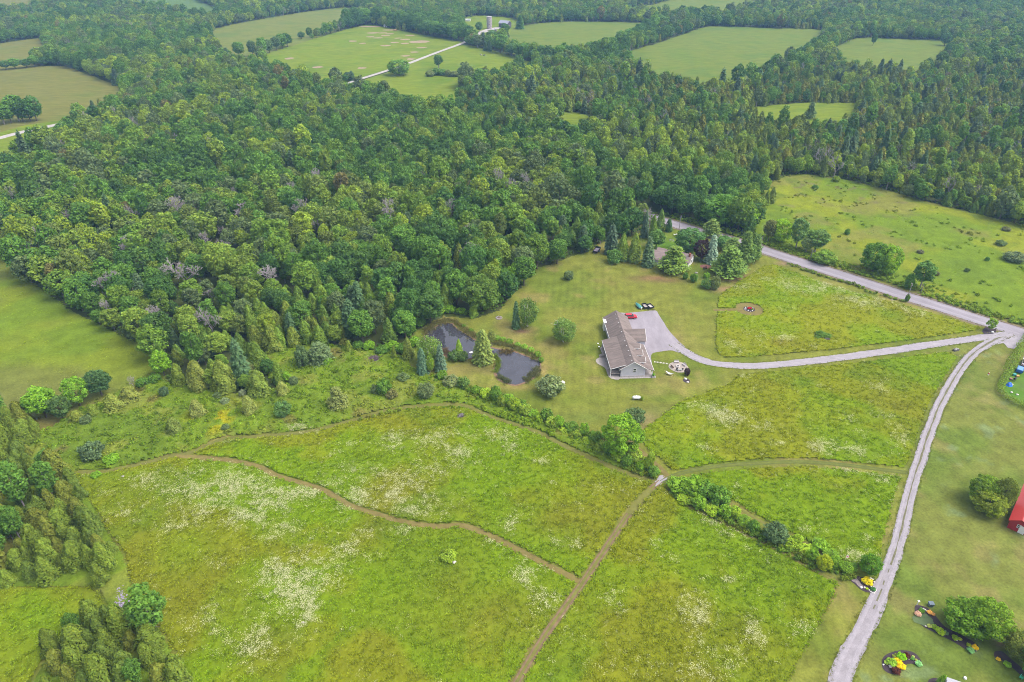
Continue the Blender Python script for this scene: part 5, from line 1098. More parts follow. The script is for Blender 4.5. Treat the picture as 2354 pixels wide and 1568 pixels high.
for y in (25.5, 28.8): MB().box(3.79, y, 1.1, .08, 2.6, 2.2).build('garage_door', WHITE, hs)
CHW0 = mat_plain('vent_metal', (.55, .53, .53), .5)
for i in range(11):
    y = 1.0 + i * 2.85; MB().box(-.55, y, rz(.55) + .08, .26, .26, .14).build('roof_vent', CHW0, hs)
# window in the gable, windows of the long west wall
def window(parent, x, y, z, w, h, ax, double=True):
    fr = MB(); d = .06
    if ax == 'y':
        for q in (-1, 1): fr.box(x + q * w / 2, y, z, .12, d, h + .12); fr.box(x, y, z + q * h / 2, w + .12, d, .12)
        if double: fr.box(x, y, z, w, d, .10)
        f = fr.build('window', WHITE, parent); MB().box(x, y + .02, z, w, d * .6, h).build('pane', GLASS, f)
    else:
        for q in (-1, 1): fr.box(x, y + q * w / 2, z, d, .12, h + .12); fr.box(x, y, z + q * h / 2, d, w + .12, .12)
        if double: fr.box(x, y, z, d, .08, h)
        f = fr.build('window', WHITE, parent); MB().box(x + .02, y, z, d * .6, w, h).build('pane', GLASS, f)
window(hs, .45, .21, 2.35, .95, 1.15, 'y')
for y in (19.5, 23.0, 25.5): window(hs, -3.79, y, 1.7, 1.3, 1.2, 'x')
for y in (2.5, 7.0, 12.5): window(hs, -3.79, y, 1.8, 1.9, 1.5, 'x')
for y in (3, 7.2, 10.5): window(hs, 3.82, y, 1.7, 1.2, 1.2, 'x')
MB().box(3.79, 5.2, 1.3, .08, 1.0, 2.05).build('door', WOOD_BROWN, hs); MB().box(-3.79, 9.7, 1.55, .08, 1.9, 2.05).build('patio_door', GLASS, hs)
mb = MB(); mb.box(0, .17, .22, 7.6, .14, .44); mb.box(-3.82, 24.2, .22, .14, 14, .44); mb.box(3.82, 7.5, .22, .14, 14.2, .44); mb.build('stone_skirt', STONE, hs)
mb = MB(); mb.box(-4.15, 28.6, 1.6, .8, 2.2, 3.2); mb.box(-4.15, 28.6, 3.28, 1.0, 2.4, .16); mb.build('chimney_chase', WHITE, hs)
mb = MB()
for x in (-1, 1): mb.tube((x * 4.32, -.24, rz(4.3) - .02), (0, -.24, RT - .02), .075, n=4)
mb.tube((-4.3, .3, rz(4.25) - .08), (-4.3, 31.7, rz(4.25) - .08), .07, n=4); mb.tube((6.33, -.2, 2.32), (6.33, 14.6, 2.32), .07, n=4); mb.tube((-6.93, .5, 2.78), (-6.93, 17.1, 2.78), .07, n=4); mb.tube((-2.2, .46, rz(2.2) + .02), (-6.9, .46, 2.78), .07, n=4); mb.tube((7.44, 15.7, 2.8), (7.44, 19.5, 5.36), .06, n=4); mb.tube((7.44, 23.3, 2.8), (7.44, 19.5, 5.36), .06, n=4)
mb.build('fascia', WHITE, hs)
dk = MB().box(-5.35, 8.8, 1.0, 3.2, 16.4, .16).build('deck', WOOD_GREY, hs)
for y in (.8, 4.8, 8.8, 12.8, 16.8):
    MB().box(-6.75, y, 1.4, .2, .2, 2.8).build('porch_post', WHITE if y != 8.8 else WOOD_GREY, hs)
r = MB(); r.box(-6.8, 8.8, 1.95, .07, 16, .08); r.box(-6.8, 8.8, 1.2, .05, 16, .06); r.box(-5.3, .75, 1.95, 3.0, .07, .08); r.box(-5.3, .75, 1.2, 3.0, .05, .06); r.build('railing', WOOD_GREY, hs)
r = MB()
for i in range(40): r.box(-6.8, 1.0 + i * .4, 1.55, .04, .04, .75)
for i in range(8): r.box(-6.6 + i * .38, .75, 1.55, .04, .04, .75)
b_ = r.build('balusters', WOOD_GREY, hs); b_['kind'] = 'stuff'
for i in range(5): MB().box(-7.1 - i * .28, 12.0, .85 - i * .19, .28, 1.6, .06).build('stair_tread', WOOD_GREY, hs)
MB().box(5.05, 7.2, .16, 2.4, 14.2, .32).build('veranda_floor', PATIO, hs)
for y in (.4, 4.9, 9.6, 14.2): MB().box(6.05, y, 1.35, .2, .2, 2.1).build('porch_post', WHITE, hs)
MB().box(6.3, -.4, .3, 1.0, .8, .6).build('planter', STONE, hs)
hm = Matrix.Translation((36.9, 171.2, 0)) @ Matrix.Rotation(.047, 4, 'Z')
def HL(x, y): v = hm @ Vector((x, y, 0)); return v.x, v.y
sheet('patio', jitter(smooth_loop([HL(*p) for p in [(-3.9, -.6), (-4.5, -1.2), (-6.6, -.6), (-7.4, 1.5), (-7.6, 5), (-8.4, 6.5), (-9.6, 8), (-9.8, 10), (-8.6, 11.2), (-7.3, 12), (-7.2, 17.2), (-3.9, 17.2)]], .8), .1), .052, PATIO)
sheet('gravel_border', [HL(*p) for p in [(-3.9, .1), (-3.9, -.7), (4.2, -.75), (6.9, -.9), (7.2, .2), (4.0, .1)]], .048, mat_gravel('border_stones', (.40, .36, .35), .7, 2.))
plant('mound', *HL(6.3, -.4), .8, .45, (.09, .2, .02), 'leafy green plant in the planter at the house corner', z=.55)

# neighbour's bungalow
a, b = G(1514, 597, 0), G(1590, 614, 0); L = math.hypot(b[0] - a[0], b[1] - a[1]); ang = math.atan2(b[1] - a[1], b[0] - a[0])
TAN = mat_shingle('pinkish_shingles', (.20, .152, .145)); BRICK = mat_plain('red_brick', (.30, .10, .07), .9, var=.3, scale=6); WSIDE = mat_siding('white_siding', (.72, .71, .70))
nb = tag(empty('bungalow', ((a[0] + b[0]) / 2, (a[1] + b[1]) / 2 + 2.0, 0), ang), 'bungalow with pinkish brown roof hidden among pines by the road', 'house')
l2 = L / 2
MB().add([(-l2, -3.6, 0), (l2, -3.6, 0), (l2, 3.6, 0), (-l2, 3.6, 0), (-l2, -3.6, 2.6), (l2, -3.6, 2.6), (l2, 3.6, 2.6), (-l2, 3.6, 2.6), (-l2, 0, 4.4), (l2, 0, 4.4)], [(0, 1, 5, 4), (2, 3, 7, 6), (1, 2, 6, 9, 5), (3, 0, 4, 8, 7)]).build('wall', WSIDE, nb)
r = MB(); r.slab((-l2 - .5, 0, 4.65), (l2 + .5, 0, 4.65), (l2 + .5, -4.2, 2.5), (-l2 - .5, -4.2, 2.5), .14); r.slab((-l2 - .5, 0, 4.65), (-l2 - .5, 4.2, 2.5), (l2 + .5, 4.2, 2.5), (l2 + .5, 0, 4.65), .14)
rr = r.build('roof', TAN, nb); MB().box(l2 - .6, -1.0, 4.6, .7, .7, 1.6).build('chimney', BRICK, rr)
r = MB(); r.slab((-l2 - 2, -2.4, 4.0), (-l2 + 4, -2.4, 4.0), (-l2 + 4, -7.2, 2.3), (-l2 - 2, -7.2, 2.3), .12); r.slab((-l2 - 2, -2.4, 4.0), (-l2 - 2, 1.5, 2.6), (-l2 + 4, 1.5, 2.6), (-l2 + 4, -2.4, 4.0), .12); r.build('wing_roof', TAN, nb)
MB().box(-l2 + 1, -3.8, 1.2, 5.2, 6.0, 2.4).build('wing_wall', WSIDE, nb)
for x in (-1.5, 2.0): window(nb, x, -3.63, 1.5, 1.4, 1.1, 'y')
window(nb, l2 + .03, 0, 1.5, 1.2, 1.1, 'x')

# red barn at the frame edge
A, B, C = Vector(G(2318.5, 1196, 2.4)), Vector(G(2353.7, 1111.8, 2.4)), Vector(G(2344, 1188, 3.9))
d = (B - A).normalized(); nrm = Vector((d.y, -d.x)); hw = max(2.2, (C - A).dot(nrm)); ang = math.atan2(d.y, d.x) - math.pi / 2
REDROOF = mat_plain('red_metal_roof', (.50, .045, .04), .38, 0.0, .06, spec=.5); REDWALL = mat_siding('red_boards', (.28, .012, .018), .3)
rb = tag(empty('red_barn', (A.x, A.y, 0), ang), 'bright red barn with metal roof at the edge of the lawn', 'barn'); LB = 17
MB().add([(.35, .4, 0), (2 * hw - .35, .4, 0), (2 * hw - .35, LB, 0), (.35, LB, 0), (.35, .4, 2.5), (2 * hw - .35, .4, 2.5), (2 * hw - .35, LB, 2.5), (.35, LB, 2.5), (hw, .4, 3.8), (hw, LB, 3.8)], [(0, 1, 5, 8, 4), (2, 3, 7, 9, 6), (1, 2, 6, 5), (3, 0, 4, 7)]).build('wall', REDWALL, rb)
for q in (0, 1):
    p0, p1 = ((0, 2.4), (hw, 3.95)) if q == 0 else ((2 * hw, 2.4), (hw, 3.95))
    MB().slab((p0[0], 0, p0[1]), (p1[0], 0, p1[1]), (p1[0], LB + .4, p1[1]), (p0[0], LB + .4, p0[1]), .08).build('roof_panel', REDROOF, rb)
window(rb, hw + .1, .36, 1.7, .8, .9, 'y'); MB().box(2 * hw - 1.4, .36, 1.05, 1.2, .08, 2.1).build('door', WHITE, rb)
# shed roof at the bottom edge
sx, sy = G(2185, 1590)
sh = tag(empty('garden_shed', (sx, sy, 0), -.42), 'small shed with pale grey roof cut off by the bottom edge', 'shed')
GREYROOF = mat_plain('grey_roof', (.42, .41, .46), .6, var=.08)
MB().box(0, 0, 1.0, 2.2, 1.9, 2.0).build('wall', WHITE, sh)
MB().slab((-1.4, 0, 2.7), (1.4, 0, 2.7), (1.4, 1.25, 2.0), (-1.4, 1.25, 2.0), .08).build('roof_panel', GREYROOF, sh); MB().slab((-1.4, 0, 2.7), (-1.4, -1.25, 2.0), (1.4, -1.25, 2.0), (1.4, 0, 2.7), .08).build('roof_panel', GREYROOF, sh); MB().box(-1.42, 0, 2.3, .05, 2.2, .1).build('trim', WHITE, sh)
# far farm: silo, barn, shed
x, y = G(1125, 66.5); CONC = mat_plain('old_concrete', (.40, .34, .36), .95, var=.35, scale=.5)
si = tag(empty('silo', (x, y, 0)), 'tall grey concrete silo at the far farm', 'silo'); mb = MB(); mb.tube((0, 0, 0), (0, 0, 13.6), 3.3, 3.3, 28); mb.build('shaft', CONC, si)
mb = MB()
for i in range(9): z = 1.2 + i * 1.5; mb.tube((0, 0, z), (0, 0, z + .12), 3.36, 3.36, 28, True)
mb.build('hoops', STEEL, si); MB().tube((0, 0, 13.6), (0, 0, 13.85), 3.5, 3.4, 28).build('rim', CONC, si); MB().box(2.2, -2.2, 6.5, 1.0, 1.0, 12).build('chute', CONC, si)
for i, z in enumerate((2.5, 5.5, 8.5)): MB().box(0, -3.32, z, .7, .1, .9).build('hatch', WOOD_BROWN, si)
def gable_house(name, px, py, w, l, h, r, rot, wm, rm, label, cat):
    x, y = G(px, py); e = tag(empty(name, (x, y, 0), rot), label, cat); a, c = w / 2, l / 2
    MB().add([(-a, -c, 0), (a, -c, 0), (a, c, 0), (-a, c, 0), (-a, -c, h), (a, -c, h), (a, c, h), (-a, c, h), (0, -c, r), (0, c, r)], [(0, 1, 5, 8, 4), (2, 3, 7, 9, 6), (1, 2, 6, 5), (3, 0, 4, 7)]).build('wall', wm, e)
    s = (r - h) / a
    for q in (-1, 1): MB().slab((0, -c - .4, r + .2), (0, c + .4, r + .2), (q * (a + .5), c + .4, h + .2 - .5 * s), (q * (a + .5), -c - .4, h + .2 - .5 * s), .12).build('roof_panel', rm, e)
    return e
DARKW = mat_siding('dark_boards', (.06, .05, .075), .3); METR = mat_plain('grey_metal_roof', (.34, .34, .42), .45, .2, .15)
e = gable_house('old_barn', 1161, 63, 9, 13, 5.0, 7.8, 1.0, DARKW, METR, 'dark old barn with grey metal roof at the far farm', 'barn'); MB().box(0, -6.55, 1.6, 3, .1, 3.2).build('door', WOOD_BROWN, e)
e = gable_house('stone_shed', 1138.5, 78.5, 5.6, 7, 3.0, 5.6, .12, mat_plain('grey_stone', (.26, .23, .26), .9, var=.3), METR, 'small grey gabled shed beside the far farm track', 'shed'); window(e, 0, -3.52, 2.6, 1.0, 1.2, 'y')
e = gable_house('white_hut', 885.6, 62.5, 3.2, 4, 2.4, 3.4, .4, WHITE, WHITE, 'tiny white hut at the top of the far pasture', 'hut'); MB().box(0, -2.03, 1, 1, .06, 2).build('door', WOOD_GREY, e)
e = gable_house('white_farmhouse', 75, 23, 9, 12, 4.5, 7.5, .8, WHITE, mat_plain('white_roof', (.7, .7, .7), .5), 'white roofed building among trees at the top left', 'building'); MB().box(0, -6.04, 1.1, 1.4, .06, 2.2).build('door', WOOD_GREY, e)
e = gable_house('white_trailer', 1076, 49, 2.6, 6.5, 2.4, 2.8, 1.5, WHITE, WHITE, 'white trailer parked left of the far silo', 'trailer'); MB().box(1.33, 0, 1.2, .06, .9, 1.8).build('door', WOOD_GREY, e)

# ------------------------------------------------------------------ vehicles
def wheel(parent, x, y, r=.34, w=.22):
    t = MB().tube((x, y - w / 2, r), (x, y + w / 2, r), r, r, 14).build('wheel', RUBBER, parent); MB().tube((x, y - w / 2 - .01, r), (x, y + w / 2 + .01, r), r * .6, r * .6, 12).build('rim', STEEL, t)
def car(name, x, y, rz, paint, label, suv=True):
    e = tag(empty(name, (x, y, 0.06), rz), label, 'car'); H = 1.62 if suv else 1.45
    prof = [(-2.25, .40), (-2.28, .75), (-2.15, 1.0), (-1.0, 1.06), (1.05, 1.02), (2.0, .90), (2.26, .70), (2.28, .40)]
    def loft(prof, w0, w1, nm, mat, par):
        n = len(prof); z0, z1 = min(p[1] for p in prof), max(p[1] for p in prof); v = []
        for s in (-1, 1):
            for (px_, pz) in prof: k = (pz - z0) / (z1 - z0 + 1e-6); v.append((px_, s * (w0 + (w1 - w0) * k), pz))
        m_ = MB(); m_.add(v, [tuple(range(n - 1, -1, -1)), tuple(range(n, 2 * n))] + [(i, (i + 1) % n, n + (i + 1) % n, n + i) for i in range(n)])
        o = m_.build(nm, mat, par); bv = o.modifiers.new('bevel', 'BEVEL'); bv.width = .06; bv.segments = 2; bv.limit_method = 'ANGLE'; return o
    body = loft(prof, .93, .86, 'body', paint, e)
    loft([(-2.05, .98), (-1.75, H - .04), (-.2, H), (.35, H - .05), (1.15, .98)], .84, .64, 'glasshouse', GLASS, e)
    loft([(-1.78, H - .06), (-1.7, H + .01), (-.2, H + .045), (.32, H - .02), (.36, H - .06)], .67, .60, 'roof', paint, e)
    for sx in (-1.42, 1.42):
        for sy in (-.84, .84): wheel(e, sx, sy)
    for sy in (-.62, .62): MB().box(2.24, sy, .74, .1, .36, .14).build('headlight', WHITE, body); MB().box(-2.25, sy, .8, .08, .3, .16).build('tail_light', RED, body)
    return e
x, y = G(1449, 731.5); car('red_car', x, y, .05, RED, 'red car parked on the gravel behind the long house')
x, y = G(820, 184.5); x2, y2 = G(850, 175); car('white_car', x, y, math.atan2(y2 - y, x2 - x), WHITE, 'white car driving along the far farm lane')
x, y = G(2356, 837); car('silver_car', x, y, .9, WHITE, 'white car behind the hedge at the frame edge')
def utility_trailer(name, x, y, rz, w, l, sides, label, floor=WOOD_GREY):
    e = tag(empty(name, (x, y, 0), rz), label, 'trailer')
    MB().box(0, 0, .62, l, w, .1).build('bed', floor, e)
    m_ = MB()
    for s in (-1, 1): m_.box(0, s * w / 2, .62 + sides / 2, l, .06, sides)
    m_.box(-l / 2, 0, .62 + sides / 2, .06, w, sides); m_.build('side_panel', BLACKM, e)
    MB().box(l / 2 + .02, 0, .62 + sides * .75, .06, w, sides * 1.5).build('tailgate', BLACKM, e)
    m_ = MB(); m_.tube((-l / 2, -w * .4, .55), (-l / 2 - 1.3, 0, .5), .05); m_.tube((-l / 2, w * .4, .55), (-l / 2 - 1.3, 0, .5), .05); m_.tube((-l / 2 - 1.2, 0, .5), (-l / 2 - 1.2, 0, 0), .04); m_.build('tongue', BLACKM, e)
    for s in (-1, 1): wheel(e, .1, s * (w / 2 + .16), .33); MB().box(.1, s * (w / 2 + .16), .74, .95, .26, .05).build('fender', BLACKM, e)
    return e
x, y = G(1371.5, 578.5); utility_trailer('dump_trailer', x, y, 1.15, 2.0, 4.6, .55, 'black high sided trailer parked in the nook of the wood', mat_plain('dusty_bed', (.24, .20, .25), .8))
x, y = G(1483, 707.5); utility_trailer('utility_trailer', x, y, 1.9, 1.7, 2.6, .4, 'black utility trailer beside the covered boat', mat_plain('grey_boards', (.34, .30, .28), .9))
x, y = G(1495, 708); utility_trailer('utility_trailer', x, y, 1.95, 1.6, 2.4, .4, 'black utility trailer with pale load, furthest from the boat', mat_plain('pale_boards', (.50, .46, .44), .9))
x, y = G(1467.5, 706); bt = tag(empty('covered_boat', (x, y, 0), 1.95, (.8, .8, .8)), 'boat under a teal cover on its trailer by the gravel pad', 'boat')
TEAL = mat_plain('teal_tarp', (.05, .24, .22), .6, var=.15); sec = [(-2.4, .85, .95), (-1.4, .95, 1.15), (0, .92, 1.3), (1.3, .68, 1.25), (2.2, .25, 1.1), (2.5, .04, 1.0)]
def hull(zs, mat, name):
    v, f = [], []
    for (xx, w, zt) in sec:
        for (a_, z_) in zs(w, zt): v.append((xx, a_, z_))
    n = 5
    for i in range(len(sec) - 1):
        for j in range(n - 1): f.append((i * n + j, i * n + j + 1, (i + 1) * n + j + 1, (i + 1) * n + j))
    f.append((0, 1, 2, 3, 4)); return MB().add(v, f).build(name, mat, bt, True)
hull(lambda w, zt: [(-w, .9), (-w * .8, .6), (0, .45), (w * .8, .6), (w, .9)], WHITE, 'hull'); hull(lambda w, zt: [(-w - .03, .86), (-w * .6, zt), (0, zt + .22), (w * .6, zt), (w + .03, .86)], TEAL, 'cover')
MB().box(-2.5, 0, .7, .3, .35, .9).build('motor', WHITE, bt); m_ = MB(); m_.tube((-1.6, 0, .42), (3.4, 0, .42), .06); m_.tube((-.8, -.9, .36), (-.8, .9, .36), .05); m_.build('trailer_frame', STEEL, bt)
for s in (-1, 1): wheel(bt, -.8, s * 1.0, .3)
# pickup with blue box behind the hedge
x, y = G(2343, 854); BLUE = mat_plain('blue_paint', (.03, .13, .42), .4, var=.05)
pk = tag(empty('blue_trailer', (x, y, 0), .85), 'blue box trailer parked behind the hedge', 'trailer'); MB().box(0, 0, .75, 2.9, 1.7, .9).build('box', BLUE, pk); MB().box(0, 0, 1.23, 2.5, 1.35, .06).build('lid', mat_plain('pale_blue', (.12, .28, .50), .4), pk); MB().tube((-1.4, 0, .5), (-2.4, 0, .45), .05).build('tongue', BLACKM, pk)
for s in (-1, 1): wheel(pk, 0, s * .92, .3)

# ------------------------------------------------------------------ garden things round the house
def rock(px, py, r, label, h=.6, mat=ROCK, group=None, name='boulder', seed=None):
    x, y = G(px, py); return tag(MB().lump(0, 0, r * h * .6, r, r * random.uniform(.75, 1), r * h, seed if seed is not None else random.randrange(9999)).build(name, mat, None, True, (x, y, 0)), label, 'rock', group)
PC = G(1559.5, 844); disc('round_patio', PC, 3.05, 3.05, .05, mat_gravel('beige_stone_dust', (.35, .30, .265), .85, .8))
fp = tag(empty('fire_pit', (*G(1558, 843), .05)), 'round stone fire pit in the middle of the round patio', 'fire pit')
for i in range(12): a = i * math.pi / 6; MB().box(.55 * math.cos(a), .55 * math.sin(a), .16, .26, .2, .32, a).build('stone', ROCK_PALE, fp)
MB().tube((0, 0, 0), (0, 0, .1), .42, .42, 14).build('ash', MULCH, fp)
def bench(px, py, rz, l, mat, label, back=True):
    e = tag(empty('bench', (*G(px, py), .05), rz), label, 'bench')
    for i in range(3): MB().box(0, -.16 + i * .17, .44, l, .15, .05).build('seat_slat', mat, e)
    if back:
        for i in range(2): MB().box(0, .30 + i * .03, .64 + i * .2, l, .04, .14).build('back_slat', mat, e)
    for s in (-1, 1): MB().box(s * (l / 2 - .12), 0, .21, .08, .46, .42).build('leg', mat, e); MB().box(s * (l / 2 - .12), .3, .5, .07, .07, .8).build('back_leg', mat, e)
    return e
CHW = mat_plain('pale_bench', (.52, .47, .50), .6)
bench(1555, 834.5, 0.0, 1.5, CHW, 'pale bench at the far side of the round patio'); bench(1545.5, 845, 1.9, 1.2, WOOD_BROWN, 'pale brown bench at the house side of the round patio'); bench(1572.5, 841, -1.1, 1.4, CHW, 'pale bench at the drive side of the round patio'); bench(1562, 852.5, math.pi, 1.3, WHITE, 'white bench at the near side of the round patio')
for q, s in ((1555.3, 'left'), (1568.2, 'right')):
    e = tag(empty('garden_chair', (*G(q, 851.5), .05), math.pi), 'dark garden chair %s of the white bench' % s, 'chair'); MB().box(0, 0, .4, .5, .5, .06).build('seat', BLACKM, e); MB().box(0, .26, .72, .5, .06, .6).build('backrest', BLACKM, e)
    for a in (-1, 1):
        for b in (-1, 1): MB().box(a * .21, b * .21, .2, .05, .05, .4).build('leg', BLACKM, e)
T('shrub', 1571, 1585, 846, 866, PUR, 'small dark purple shrub at the edge of the round patio')
disc('flower_bed', G(1578, 875.5), 1.0, 1.2, .052, MULCH, rz=.5)
rock(1576, 872, .42, 'white boulder at the back of the little oval bed', .7, WHITE); rock(1580.5, 879.5, .4, 'pale boulder at the front of the little oval bed', .7, ROCK_PALE); rock(1574, 869.5, .22, 'small pale stone behind the white boulder of the oval bed', .7, ROCK_PALE)
for i in range(10):
    x, y = G(1504.5 + i * 3.4, 832 + i * .5); tag(MB().box(0, 0, .05, .2, .62, .07, random.uniform(-.2, .2)).build('stepping_stone', ROCK_PALE, None, False, (x, y, 0)), 'pale stepping stone %s from the house towards the round patio' % ordn[i], 'stone', 'stepping stones')
hx, hy = G(1538.5, 862); hm_ = tag(empty('hammock', (hx, hy, 0), -.62), 'white hammock slung on a stand on the front lawn', 'hammock'); v, f = [], []
for i in range(11):
    t = i / 10; xx = -1.25 + 2.5 * t; zz = .45 + .5 * (2 * t - 1) ** 2; w = .42 * math.sin(math.pi * min(1, max(0, t * .9 + .05)))
    for j in range(4): q = j / 3 * 2 - 1; v.append((xx, q * w, zz + .12 * q * q))
for i in range(10):
    for j in range(3): f.append((i * 4 + j, i * 4 + j + 1, i * 4 + j + 5, i * 4 + j + 4))
MB().add(v, f).build('sling', mat_plain('pale_canvas', (.62, .64, .68), .8), hm_, True); m_ = MB(); m_.tube((-1.7, 0, 1.1), (-1.1, 0, .08), .05); m_.tube((1.7, 0, 1.1), (1.1, 0, .08), .05); m_.tube((-1.1, 0, .08), (1.1, 0, .08), .05); m_.tube((-1.0, -.5, .05), (-1.0, .5, .05), .05); m_.tube((1.0, -.5, .05), (1.0, .5, .05), .05); m_.build('stand', mat_plain('tan_wood', (.45, .33, .15), .7), hm_)
# propane tank
x, y = G(1462.5, 918.5); tk = tag(empty('propane_tank', (x, y, 0), .0), 'white propane tank lying on the lawn below the house', 'tank'); m_ = MB(); R0 = .5; prof = [(-1.2, .02), (-1.17, .2), (-1.05, .38), (-.85, .48), (-.7, R0), (.7, R0), (.85, .48), (1.05, .38), (1.17, .2), (1.2, .02)]; n = 16
v = [(px_, r_ * math.cos(2 * math.pi * k / n), .78 + r_ * math.sin(2 * math.pi * k / n)) for px_, r_ in prof for k in range(n)]
m_.add(v, [(i * n + k, i * n + (k + 1) % n, (i + 1) * n + (k + 1) % n, (i + 1) * n + k) for i in range(len(prof) - 1) for k in range(n)]); m_.build('vessel', WHITE, tk, True); MB().tube((0, 0, 1.25), (0, 0, 1.45), .16, .14, 12).build('dome', WHITE, tk)
for s in (-.7, .7): MB().box(s, 0, .16, .14, .8, .32).build('foot', STEEL, tk)
T('mound', 1472, 1479, 911, 922, (.12, .16, .03), 'tuft of uncut weeds beside the propane tank')
rock(1293, 881, .8, 'pale boulder beside the willow bush', .6, ROCK_PALE)
e = tag(empty('camp_fire_ring', (*G(1147, 731), 0)), 'ring of stones with ash at the lawn edge above the pond', 'fire pit')
for i in range(11): a = i * 2 * math.pi / 11; MB().lump(1.0 * math.cos(a), 1.0 * math.sin(a), .1, .24, .2, .18, i).build('stone', ROCK, e, True)
MB().tube((0, 0, 0), (0, 0, .06), 1.25, 1.2, 20).build('ash', mat_gravel('ash', (.28, .22, .20), .6, 2), e)
m_ = MB()
for i in range(6): a = random.uniform(0, 3.1); m_.tube((-.5 * math.cos(a), -.5 * math.sin(a), .1), (.5 * math.cos(a), .5 * math.sin(a), .25), .05)
m_.build('logs', WOOD_BROWN, e)
for q, l in (((1374.6, 790), 'small white lid in the lawn left of the house, further'), ((1377, 797.5), 'small white lid in the lawn left of the house, nearer')): tag(MB().tube((0, 0, 0), (0, 0, .16), .28, .24, 10).build('well_lid', WHITE, None, False, (*G(*q), 0)), l, 'lid')
x, y = G(1083, 811); dkk = tag(empty('swim_raft', (x, y, 0), .4), 'small white float at the pond edge beside the olive spruce', 'float'); MB().box(0, 0, .16, 1.1, .7, .12).build('deck', WHITE, dkk)
for s in (-1, 1): MB().tube((-.5, s * .25, .08), (.5, s * .25, .08), .1, n=8).build('pontoon', WHITE, dkk)
# brush piles
def brush(name, px, py, r, h, mat, label, n=90, leafy=None):
    x, y = G(px, py); e = tag(empty(name, (x, y, 0)), label, 'brush pile'); m_ = MB()
    for i in range(n):
        a = random.uniform(0, 6.28); q = random.random() ** .6 * r; c = Vector((q * math.cos(a), q * math.sin(a) * .8, random.random() * h * (1 - q / r * .8))); dd = Vector((random.gauss(0, 1), random.gauss(0, 1), random.gauss(0, .25))).normalized() * random.uniform(.3, .9) * r * .7
        m_.tube(c - dd, c + dd, random.uniform(.025, .06), .015, 4, False)
    o_ = m_.build('branches', mat, e); o_['kind'] = 'stuff'
    m_ = MB(); m_.lump(0, 0, h * .25, r * .8, r * .7, h * .4, 3); m_.build('heap', MULCH, e); return e
brush('brush_pile', 862, 826, 2.6, 1.2, mat_plain('dry_twigs', (.22, .16, .15), .9), 'brown heap of cut branches at the wood edge left of the pond', 160)
brush('brush_pile', 1060, 957, 1.5, .7, mat_plain('grey_twigs', (.28, .25, .26), .9), 'grey brush heap in the meadow beside the upper path', 70)
brush('brush_pile', 1902, 780, 1.6, .6, mat_plain('old_twigs', (.22, .22, .22), .9), 'grey branches lying beside the low juniper', 60)
for i, (q, w, h) in enumerate([((1884, 776), 24, 14), ((1897, 778), 24, 12), ((1878, 779), 14, 8)]): T('shrub', q[0] - w / 2, q[0] + w / 2, q[1] - h, q[1], (.06, .11, .022), 'low spreading juniper clump in the upper meadow', 'juniper clumps in the upper meadow')
T('shrub', 1014, 1052, 1268, 1296, (.14, .19, .02), 'lime shrub round a white rock in the lower meadow'); rock(1044, 1294, .55, 'white rock under the lime meadow shrub', .7, ROCK_PALE)
# stone pile in the cedar grove
x, y = G(279, 1376); e = tag(empty('stone_pile', (x, y, 0)), 'heap of purplish grey field stones between the two cedar groves', 'stone pile'); m_ = MB(); PSTONE = mat_plain('purple_grey_stone', (.25, .22, .29), .9, var=.35)
for i in range(170):
    t = random.random(); cx = -1.3 + 2.6 * t + random.gauss(0, .55); cy_ = 2.6 - 5.2 * t + random.gauss(0, .6); m_.lump(cx, cy_, .1 + .25 * random.random(), random.uniform(.12, .3), random.uniform(.12, .3), random.uniform(.1, .2), i, 6, 4, .25)
o_ = m_.build('stones', PSTONE, e); o_['kind'] = 'stuff'
# rock outcrops in the meadow soil line
for i, (q, r) in enumerate([((1155 / 1, 1168), .2), ((478, 1445), .3)]): pass
for (q, r, l) in [((283, 1097), .5, 'dark stone just below the left end of the upper path'), ((697, 1433), .45, 'dark flat stone at the foot of the big flower drift'), ((1673, 1182), .35, 'grey stone in the lower hedgerow, upper of two'), ((1712, 1202), .4, 'grey stone in the lower hedgerow, lower of two'), ((2300 - 250, 690), .3, 'pale stone on the road verge near the leaning pole')]: rock(q[0], q[1], r, l, .6)

# ------------------------------------------------------------------ poles, flag, entrance
def pole(px, py, top, label, arm=True):
    x, y = G(px, py); v = (top - 784) / FPX; H = CAM_H - y * (SP + v * CP) / (CP - v * SP); e = tag(empty('utility_pole', (x, y, 0), -.32), label, 'pole')
    MB().tube((0, 0, 0), (0, 0, H), .16, .10, 8).build('shaft', BARK_GREY, e)
    if arm:
        MB().box(0, 0, H - .5, .12, 2.2, .14).build('crossarm', BARK_GREY, e)
        for s in (-1, 0, 1): MB().tube((0, s * .95, H - .42), (0, s * .95, H - .2), .05, .03, 6).build('insulator', STEEL, e)
    return e
e = pole(1561, 528, 496, 'utility pole with crossarm beside the neighbour lawn'); MB().tube((.2, .25, 5.6), (.2, .25, 6.5), .22, .22, 10).build('transformer', STEEL, e)
pole(1746, 580.5, 544, 'utility pole with crossarm at the end of the pine row'); pole(1862.5, 596, 570, 'short bare pole among the roadside bushes', False); pole(2083, 693, 651, 'utility pole on the near side of the road, vine at its foot'); pole(2117, 672, 653, 'short leaning stub pole across the road', False)
T('shrub', 2078, 2088, 676, 695, (.06, .11, .02), 'vine bush climbing the foot of the roadside pole')
x, y = G(1936, 1303); fg = tag(empty('flagpole', (x, y, 0), 0), 'flagpole with red and white maple leaf flag in the lower hedgerow', 'flag'); MB().tube((0, 0, 0), (0, 0, 3.6), .035, .025, 8).build('pole', STEEL, fg)
fl = empty('flag', (0, 0, 3.5)); fl.parent = fg; fl.rotation_euler = (0, 0, .55)
